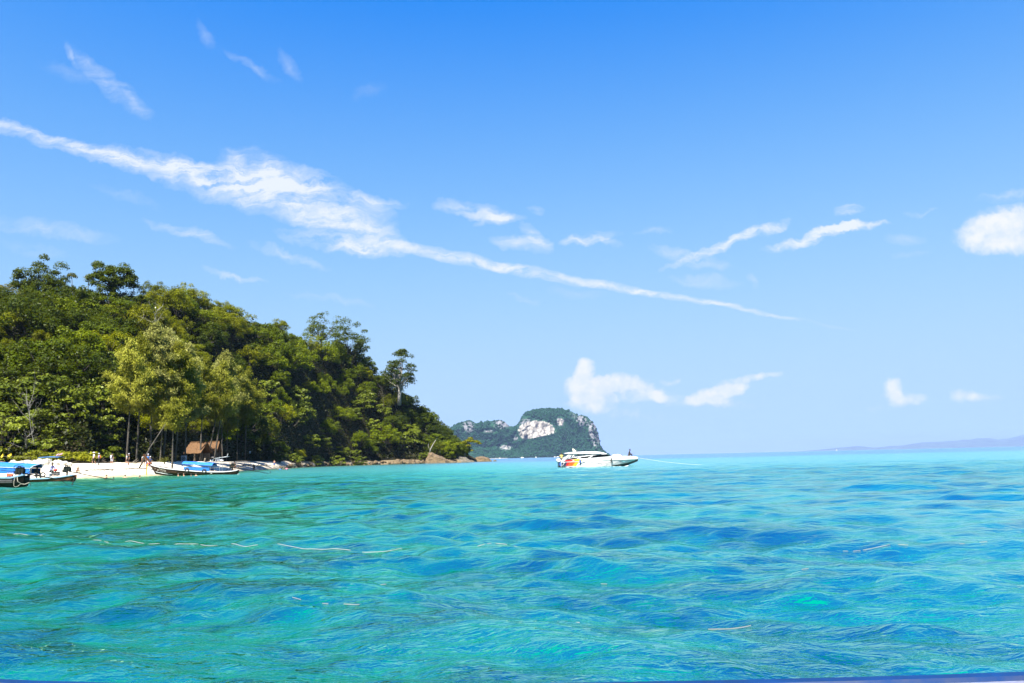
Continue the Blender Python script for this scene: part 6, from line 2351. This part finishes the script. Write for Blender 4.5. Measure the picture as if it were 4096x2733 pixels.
LINE_CREAM = mat('line_cream', (.125, .14, .14), .9, .1, 8)
foam_line('foam_line', 'farthest thin foam line, broken, left of the middle of the sea', [(-100, 2160), (300, 2172), (500, 2181), (900, 2188), (1100, 2194), (1580, 2204), (2100, 2192), (2600, 2188), (3300, 2200), (3700, 2190), (4200, 2182)], .0075, 2, .18, LINE_CREAM, lambda a: np.where((a > az(480)) & (a < az(1600)), .22, -.06))
foam_line('foam_line', 'middle thin foam line crossing the sea', [(-100, 2268), (250, 2283), (620, 2290), (1050, 2302), (1250, 2320), (1450, 2335), (2048, 2335), (2700, 2325), (3400, 2335), (3900, 2318), (4200, 2312)], .0012, 3, .16, LINE_CREAM, lambda a: np.where(a < az(1500), .12, -.03))
foam_line('foam_line', 'nearest thin foam line crossing the whole sea', [(-100, 2398), (440, 2377), (680, 2390), (850, 2402), (1200, 2425), (1550, 2445), (2048, 2466), (2650, 2472), (3300, 2480), (3700, 2484), (4200, 2474)], .0012, 4, .16, LINE_CREAM, lambda a: np.where((a > az(1200)) & (a < az(2700)), .08, -.02))


# ------------------------------------------------------------------ people
SKIN_L = mat('skin_light', (.36, .19, .12), .6, .08, 9)
SKIN_M = mat('skin_tan', (.22, .105, .055), .6, .08, 9)
SKIN_D = mat('skin_dark', (.035, .018, .011), .6, .1, 9)  # near-black tone, shared by the figure painted dark as shade
HAIR_B = mat('hair_black', (.010, .008, .007), .6, .2, 12)


def cloth(name, c):
    return mat('cloth_' + name, c, .85, .10, 9)


_tmp = []


def skin_obj(V, E, R, root=0, level=1):
    me = bpy.data.meshes.new('t')
    me.from_pydata([tuple(v) for v in V], E, [])
    o = bpy.data.objects.new('t', me)
    C.objects.link(o)
    o.modifiers.new('s', 'SKIN')
    for i, r in enumerate(R):
        d = me.skin_vertices[0].data[i]
        d.radius = (r, r) if not hasattr(r, '__len__') else r
        d.use_root = (i == root)
    if level:
        sb_ = o.modifiers.new('u', 'SUBSURF')
        sb_.levels = sb_.render_levels = level
    return o


def limbs(J, parts, grow=0.0):
    """chains of joints -> vertices, edges, radii"""
    V, E, R, idx = [], [], [], {}
    for chain in parts:
        prev = None
        for nm in chain:
            if nm not in idx:
                idx[nm] = len(V)
                V.append(J[nm][0])
                r = J[nm][1]
                R.append((r[0] + grow, r[1] + grow) if hasattr(r, '__len__') else r + grow)
            if prev is not None and (prev, idx[nm]) not in E:
                E.append((prev, idx[nm]))
            prev = idx[nm]
    return V, E, R


def joints(arms, legs, bend=0.0, head=(0, 0), h=1.70, waist=None):
    """arms: two (elbow, wrist) offsets from the shoulder; legs: two (knee, ankle) offsets from the hip; the figure faces -y"""
    k = h / 1.70
    J = {}
    v = lambda *a: Vector(a) * k
    pel = v(0, 0, .94)
    up = Matrix.Rotation(-bend, 3, 'X') if False else Matrix.Rotation(bend, 3, 'X')
    J['pelvis'] = (pel, (.125 * k, .10 * k))
    J['waist'] = (pel + up @ v(0, 0, .16), (.120 * k, .090 * k))
    J['chest'] = (pel + up @ v(0, 0, .36), (.145 * k, .105 * k))
    J['neckbase'] = (pel + up @ v(0, 0, .52), (.075 * k, .065 * k))
    J['neck'] = (pel + up @ v(0, -.01, .58), .050 * k)
    hd = pel + up @ v(head[0], head[1] - .02, .66)
    J['headlow'] = (hd, (.070 * k, .082 * k))
    J['head'] = (hd + v(head[0] * .5, head[1] * .5, .075), (.080 * k, .098 * k))
    J['headtop'] = (hd + v(head[0] * .6, head[1] * .6, .13), (.055 * k, .068 * k))
    for s, nm in ((-1, 'l'), (1, 'r')):
        e, w_ = arms[0 if s < 0 else 1]
        sh = pel + up @ v(s * .185, 0, .46)
        J['sh' + nm] = (sh, .058 * k)
        el_ = sh + Vector(e) * k
        wr_ = sh + Vector(w_) * k
        J['el' + nm] = (el_, .042 * k)
        J['wr' + nm] = (wr_, .028 * k)
        d = (wr_ - el_).normalized()
        J['hand' + nm] = (wr_ + d * .075 * k, (.036 * k, .018 * k))
        sd_ = d.cross(Vector((0, -1, 0.2))).normalized()
        for q in range(4):
            b_ = wr_ + d * .105 * k + sd_ * (q - 1.5) * .018 * k
            L = (.075, .085, .08, .06)[q] * k
            J['f%d%s' % (q, nm)] = (b_, .0095 * k)
            J['g%d%s' % (q, nm)] = (b_ + d * L * .55 + Vector((0, -.008, 0)) * k, .009 * k)
            J['h%d%s' % (q, nm)] = (b_ + d * L + Vector((0, -.025, 0)) * k, .007 * k)
        b_ = wr_ + d * .04 * k - sd_ * .028 * k
        J['t0' + nm] = (b_, .011 * k)
        J['t1' + nm] = (b_ + (d * .6 - sd_ * .8).normalized() * .055 * k, .009 * k)
        kn, an = legs[0 if s < 0 else 1]
        hp = pel + v(s * .095, 0, -.06)
        J['hip' + nm] = (hp, .088 * k)
        J['kn' + nm] = (hp + Vector(kn) * k, .058 * k)
        J['calf' + nm] = (hp + (Vector(kn) * .62 + Vector(an) * .38) * k + v(0, .02, 0), .055 * k)
        J['an' + nm] = (hp + Vector(an) * k, .038 * k)
        J['toe' + nm] = (hp + Vector(an) * k + v(s * .02, -.16, -.035), (.040 * k, .024 * k))
    return J, k


BODY = [['pelvis', 'waist', 'chest', 'neckbase', 'neck', 'headlow', 'head', 'headtop']] + [['neckbase', 'sh' + s, 'el' + s, 'wr' + s, 'hand' + s] for s in 'lr'] + [['pelvis', 'hip' + s, 'kn' + s, 'calf' + s, 'an' + s, 'toe' + s] for s in 'lr']
BUST = [['waist', 'chest', 'neckbase', 'neck', 'headlow', 'head', 'headtop']] + [['neckbase', 'sh' + s, 'el' + s, 'wr' + s, 'hand' + s] for s in 'lr']
STAND = [((-.03, .0, -.43), (-.03, -.04, -.82)), ((.03, .0, -.43), (.03, .02, -.82))]
WALK = [((-.02, -.14, -.40), (-.02, -.06, -.80)), ((.02, .10, -.42), (.02, .28, -.76))]
SIT = [((-.10, -.38, .10), (-.08, -.50, -.34)), ((.10, -.38, .10), (.08, -.50, -.34))]
HANG = [((-.06, .02, -.28), (-.07, -.03, -.53)), ((.06, .02, -.28), (.07, -.03, -.53))]
PHONE = [((-.05, -.06, -.27), (.06, -.26, -.14)), ((.05, -.06, -.27), (-.04, -.28, -.14))]
ONKNEE = [((-.08, -.12, -.26), (-.04, -.34, -.30)), ((.08, -.12, -.26), (.04, -.34, -.30))]
HIPS_ = [((-.16, .04, -.22), (-.05, -.06, -.40)), ((.16, .04, -.22), (.05, -.06, -.40))]
SPREAD = [((-.22, -.10, -.06), (-.42, -.22, -.04)), ((.22, -.10, -.06), (.42, -.22, -.04))]


def person(loc, rz, label, skin=SKIN_M, arms=HANG, legs=STAND, bend=0.0, head=(0, 0), h=1.70, shirt=None, shorts=None, long_shorts=False, hair='short', hat=None, sleeves=True, pack=None, swim=False, trousers=None, group=None):
    J, k = joints(arms, legs, bend, head, h)
    root = empty('person', loc, rz, label, 'person', group)
    lst = [('body', limbs(J, BUST if swim else BODY), skin, 1)]
    fing = []
    for s in 'lr':
        fing += [['f%d%s' % (q, s), 'g%d%s' % (q, s), 'h%d%s' % (q, s)] for q in range(4)] + [['t0' + s, 't1' + s]]
    if shirt:
        ch = [['waist', 'chest', 'neckbase']] if swim else [['pelvis', 'waist', 'chest', 'neckbase']]
        if sleeves:
            JJ = dict(J)
            for s in 'lr':
                f = .62 if sleeves == True else .98
                JJ['slv' + s] = (J['sh' + s][0].lerp(J['el' + s][0], f), .050 * k)
                ch.append(['neckbase', 'sh' + s, 'slv' + s] + (['el' + s, 'wr' + s] if sleeves == 'long' else []))
        else:
            JJ = J
        JJ = dict(JJ)
        JJ['neckbase'] = (J['neckbase'][0] - Vector((0, 0, .02)), J['neckbase'][1])
        lst.append(('shirt', limbs(JJ, ch, .020), shirt, 1))
    if (shorts or trousers) and not swim:
        JJ = dict(J)
        ch = []
        for s in 'lr':
            f = .85 if long_shorts else .55
            JJ['hem' + s] = (J['hip' + s][0].lerp(J['kn' + s][0], f), .075 * k)
            ch.append(['pelvis', 'hip' + s, 'hem' + s] if shorts else ['pelvis', 'hip' + s, 'kn' + s, 'calf' + s, 'an' + s])
        lst.append(('shorts' if shorts else 'trousers', limbs(JJ, ch, .018), shorts or trousers, 1))
    for nm, (V, E, R), mt_, lv in lst:
        _tmp.append((skin_obj(V, E, R, 0, lv), nm, mt_, root, fing and nm == 'body' and limbs(J, fing)))
    hp, hl = J['head'][0], J['headlow'][0]
    if hair:
        mb = MB().ball(hp + Vector((0, .018, .02)) * k, (.094 * k, .108 * k, .105 * k), 10, 7)
        V = np.array(mb.v)
        V[:, 2] = np.where(V[:, 1] < hp.y - .02 * k, np.maximum(V[:, 2], hp.z + .055 * k), np.maximum(V[:, 2], hp.z - (.20 if hair == 'long' else .05) * k))
        mb.v = [tuple(v) for v in V]
        if hair == 'long':
            mb.ball(hp + Vector((0, .07, -.14)) * k, (.08 * k, .04 * k, .15 * k), 8, 6)
        mb.build('hair', HAIR_B, root, True)
    f = MB()
    for s in (-1, 1):
        f.ball(hp + Vector((s * .032, -.093, .0)) * k, (.014 * k, .010 * k, .008 * k), 6, 4)
    f.ball(hp + Vector((0, -.092, -.065)) * k, (.025 * k, .010 * k, .007 * k), 6, 4)
    f.build('eyes_and_mouth', HAIR_B, root)
    f = MB().ball(hp + Vector((0, -.10, -.028)) * k, (.014 * k, .02 * k, .022 * k), 6, 5)
    for s in (-1, 1):
        f.ball(hp + Vector((s * .085, .012, -.01)) * k, (.012 * k, .022 * k, .03 * k), 6, 5)
    f.build('nose_and_ears', skin, root)
    if hat is not None:
        hm, kind = hat
        mb = MB().ball(hp + Vector((0, .01, .055)) * k, (.108 * k, .120 * k, .10 * k), 10, 6)
        if kind == 'sun':
            rr = [[(hp.x + r_ * k * math.cos(t), hp.y + r_ * 1.08 * k * math.sin(t), hp.z + z_ * k) for t in np.linspace(0, 6.283, 14, endpoint=False)] for r_, z_ in ((.10, .085), (.19, .03), (.192, .022), (.10, .065))]
            mb.loft(rr, caps=False)
        else:
            mb.add([hp + Vector(q) * k for q in ((-.085, -.09, .06), (.085, -.09, .06), (.06, -.205, .04), (-.06, -.205, .04), (-.085, -.09, .045), (.085, -.09, .045), (.06, -.205, .028), (-.06, -.205, .028))],
                   [(0, 1, 2, 3), (7, 6, 5, 4), (0, 4, 5, 1), (1, 5, 6, 2), (2, 6, 7, 3), (3, 7, 4, 0)])
        mb.build('hat', hm, root, True)
    if pack is not None:
        c_ = J['chest'][0]
        mb = MB().ball(c_ + Vector((0, .20, -.06)) * k, (.15 * k, .09 * k, .23 * k), 9, 7)
        for s in (-1, 1):
            mb.tube([c_ + Vector((s * .1, .13, .12)) * k, c_ + Vector((s * .11, 0, .155)) * k, c_ + Vector((s * .11, -.125, .03)) * k, c_ + Vector((s * .1, .08, -.2)) * k], .018 * k, 5)
        o = mb.build('backpack', pack, root, True)
    return root


def standing(px, Y, rz, label, **kw):
    h = kw.get('h', 1.70)
    sink = kw.pop('sink', 0)
    return person((az(px) * Y, Y, ground(px, Y) - .0 - sink), rz, label, **kw)


G1 = 'people standing at the top of the beach'
WHITE = cloth('white', (.45, .45, .44))
BLACK = cloth('black', (.012, .012, .014))
NAVY = cloth('navy', (.02, .035, .10))
GREY = cloth('grey', (.38, .38, .44))
BLUE = cloth('blue', (.01, .12, .36))
standing(373, 115.5, -.8, 'person in white top, white sun hat and black shorts on the beach', shirt=WHITE, shorts=BLACK, long_shorts=True, hat=(WHITE, 'sun'), legs=WALK, arms=HIPS_, skin=SKIN_L, group=G1, h=1.74)
standing(394, 116.0, -1.2, 'person with an orange backpack looking at a phone, dark trousers', shirt=cloth('lilac', (.35, .32, .62)), trousers=BLACK, arms=PHONE, pack=cloth('orange', (.45, .10, .02)), group=G1, h=1.62, hat=(cloth('grey_hat', (.35, .40, .45)), 'cap'))
standing(446, 118.0, math.pi - .3, 'person in dark top and grey shorts with a pale backpack', shirt=BLACK, shorts=GREY, long_shorts=True, pack=cloth('pack_pale', (.55, .60, .72)), group=G1, h=1.62, skin=SKIN_L)
standing(506, 119.5, -1.3, 'person in white top and black shorts walking on the beach', shirt=WHITE, shorts=BLACK, legs=WALK, skin=SKIN_L, group=G1, h=1.62, hair='long')
standing(514, 119.9, -1.0, 'person dressed in black walking beside the one in white top', shirt=BLACK, shorts=BLACK, long_shorts=True, skin=SKIN_L, group=G1, h=1.66, hat=(GREY, 'cap'))
standing(573, 121.2, math.pi + .3, 'person in a white T-shirt with black backpack straps near the boat bow', shirt=WHITE, shorts=BLACK, pack=BLACK, skin=SKIN_L, group=G1, h=1.64)
standing(581, 121.6, .3, 'long-haired person in a pale top behind the boat bow', shirt=cloth('pale_pink', (.70, .52, .45)), shorts=NAVY, hair='long', skin=SKIN_L, group=G1, h=1.66)
standing(591, 121.4, .5, 'tall person in a bright blue top behind the boat bow', shirt=BLUE, trousers=NAVY, skin=SKIN_L, group=G1, h=1.84, hat=(GREY, 'cap'))
standing(600, 120.2, .1, 'person in navy top and blue shorts wearing a white cap', shirt=NAVY, shorts=BLUE, long_shorts=True, skin=SKIN_L, group=G1, h=1.80, hat=(WHITE, 'cap'))
# sitting on the sand near the water
Yq = 109.3
person((az(312) * Yq, Yq, ground(312, Yq) - .80), .5, 'bare-chested person sitting on the white sand by the water', legs=[((-.10, -.34, .26), (-.10, -.46, -.10)), ((.10, -.34, .26), (.10, -.46, -.10))], arms=ONKNEE, bend=.25, shorts=cloth('cream', (.55, .48, .38)), h=1.66)
# wading and at the far end of the beach
Yq = 175.5
person((az(1016) * Yq, Yq, -.32), math.pi, 'person in a black wetsuit and pale hat wading at the water edge', shirt=BLACK, trousers=cloth('wet_black', (.02, .02, .025)), sleeves='long', hat=(cloth('straw', (.45, .42, .36)), 'sun'), h=1.66)
standing(1097, 206.0, math.pi - .4, 'bare-chested man in bright blue shorts on the beach', shorts=cloth('bright_blue', (.006, .11, .42)), long_shorts=True, skin=SKIN_L, h=1.78, arms=HIPS_)
# swimmers
def swimmer(px, py, label, Y=None, dz=-1.36, rz=math.pi, **kw):
    d = py - hor(px)
    Y = Y or CAM_H * 3220 / d
    return person((az(px) * Y, Y, dz), rz, label, swim=True, **kw)


G2 = 'swimmers in the shallow water'
swimmer(428, 1914, 'swimmer raising a phone in front of the face near the propeller', 101, -1.28, -1.3, arms=[((-.08, -.24, -.10), (-.02, -.52, -.02)), ((.08, -.24, -.10), (.02, -.52, -.02))], skin=SKIN_L, group=G2)
swimmer(502, 1915, 'dark-haired swimmer facing away, shoulders showing, left of the ribbons', 101, -1.34, math.pi, arms=SPREAD, skin=SKIN_L, group=G2)
swimmer(561, 1909, 'swimmer with only the dark head showing, just left of the ribbons', 104, -1.50, math.pi, arms=SPREAD, group=G2)
swimmer(714, 1908, 'leftmost swimmer in front of the middle boat, pale shoulder showing', 105.5, -1.36, 2.0, arms=SPREAD, skin=SKIN_L, group=G2)
swimmer(737, 1906, 'swimmer turning towards the leftmost one in front of the middle boat', 106.5, -1.40, -.9, arms=SPREAD, skin=SKIN_L, group=G2)
swimmer(766, 1908, 'dark-haired swimmer low in the water before the middle boat canopy', 106, -1.48, math.pi, arms=SPREAD, group=G2)
swimmer(785, 1905, 'rightmost swimmer in front of the middle boat', 107, -1.42, 2.6, arms=SPREAD, skin=SKIN_L, group=G2)
swimmer(1121, 1882, 'swimmer in a blue shirt off the end of the beach', 171, -1.36, math.pi, arms=SPREAD, shirt=BLUE, group=G2, h=1.8)
swimmer(1147, 1881, 'swimmer in a pink shirt off the end of the beach', 173, -1.28, math.pi, arms=SPREAD, shirt=cloth('pink', (.45, .13, .2)), group=G2, h=1.8)
# aboard the boats
x, z = mb_(2178, 520)
person((MX + x, YM + .95, z - .62), -.4, 'boatman crouching by the engine at the stern of the middle boat', shirt=BLACK, shorts=cloth('rose', (.55, .20, .22)), legs=[((-.12, -.30, .14), (-.10, -.18, -.30)), ((.12, -.30, .14), (.10, -.18, -.30))], arms=ONKNEE, bend=.2, h=1.66)
x, z = lb_(1465, 860)
person((LX + x, YL + .75, z - .80), 1.2, 'person in a lilac shirt sitting by the stern of the second boat from left', shirt=cloth('lilac_b', (.26, .28, .66)), sleeves='long', trousers=BLACK, legs=SIT, arms=ONKNEE, bend=.2, hat=(cloth('brown_cap', (.10, .06, .04)), 'cap'))
x, z = lb_(1010, 1000)
person((LX + x, YL + .7, z - .78), 1.0, 'person in dark clothes sitting in the shade under the blue canopy edge', skin=SKIN_D, shirt=BLACK, sleeves='long', trousers=BLACK, legs=SIT, arms=ONKNEE, bend=.1)  # skin and clothes blackened to paint the shade of the canopy
x, z = sb(1885, 380)
person((OX + x, YS + 1.4, z - .82), 1.5, 'dark-skinned person in black sitting on the speedboat bow', skin=SKIN_D, shirt=BLACK, trousers=BLACK, legs=[((-.10, -.34, .26), (-.10, -.46, -.10)), ((.10, -.34, .26), (.10, -.46, -.10))], arms=ONKNEE, bend=.28, h=1.7)  # near-black tones for skin and clothes alike
x, z = sb(285, 500)
person((OX + x, YS + .9, z - .62), .6, 'person in a yellow and dark top standing at the speedboat stern', skin=SKIN_D, shirt=cloth('mustard', (.65, .50, .12)), shorts=NAVY, arms=HIPS_, h=1.66)
# tiny sailing boat far out on the right
Yf = 3000.0
r = empty('sailing_boat', (az(3346) * Yf, Yf, 0), .3, 'tiny white boat on the horizon in front of the faint hills', 'boat')
rr = []
for s_ in np.linspace(-1, 1, 7):
    wv = 1.1 * (1 - s_ ** 2) ** .5 + .05
    rr.append([(s_ * 4, -wv, 1.1 + .3 * s_), (s_ * 4, -wv * .6, -.2), (s_ * 4, wv * .6, -.2), (s_ * 4, wv, 1.1 + .3 * s_)])
MB().loft(rr).build('hull', PAINT_W, r)
MB().add([(-.3, 0, 1.5), (3.4, 0, 1.6), (-.2, .1, 8.5), (-.3, .06, 1.5), (3.4, .06, 1.6), (-.2, .16, 8.5)], [(0, 1, 2), (5, 4, 3), (0, 3, 4, 1), (1, 4, 5, 2), (2, 5, 3, 0)]).build('sail', mat('canvas_white', (.72, .72, .70)), r)
MB().tube([(-.3, .03, 1), (-.3, .03, 9)], .06, 5).build('mast', STEEL, r)

# turn the grown figures into plain meshes
dg = bpy.context.evaluated_depsgraph_get()
for o, nm, mt_, root, fing in _tmp:
    me = bpy.data.meshes.new_from_object(o.evaluated_get(dg))
    V = np.array([v.co[:] for v in me.vertices])
    Fc = [tuple(p.vertices) for p in me.polygons]
    if fing:
        FV, FE, FR = fing
        mb = MB()
        mb.v, mb.f = [tuple(v) for v in V], Fc
        done = set()
        chains = []
        for a_, b_ in FE:
            if chains and chains[-1][-1] == a_:
                chains[-1].append(b_)
            else:
                chains.append([a_, b_])
        for c_ in chains:
            mb.tube([FV[i] for i in c_], [FR[i] for i in c_], 5)
        V, Fc = mb.v, mb.f
    ob(nm, V, Fc, mt_, root, True)
for o, *_ in _tmp:
    m_ = o.data
    bpy.data.objects.remove(o)
    bpy.data.meshes.remove(m_)
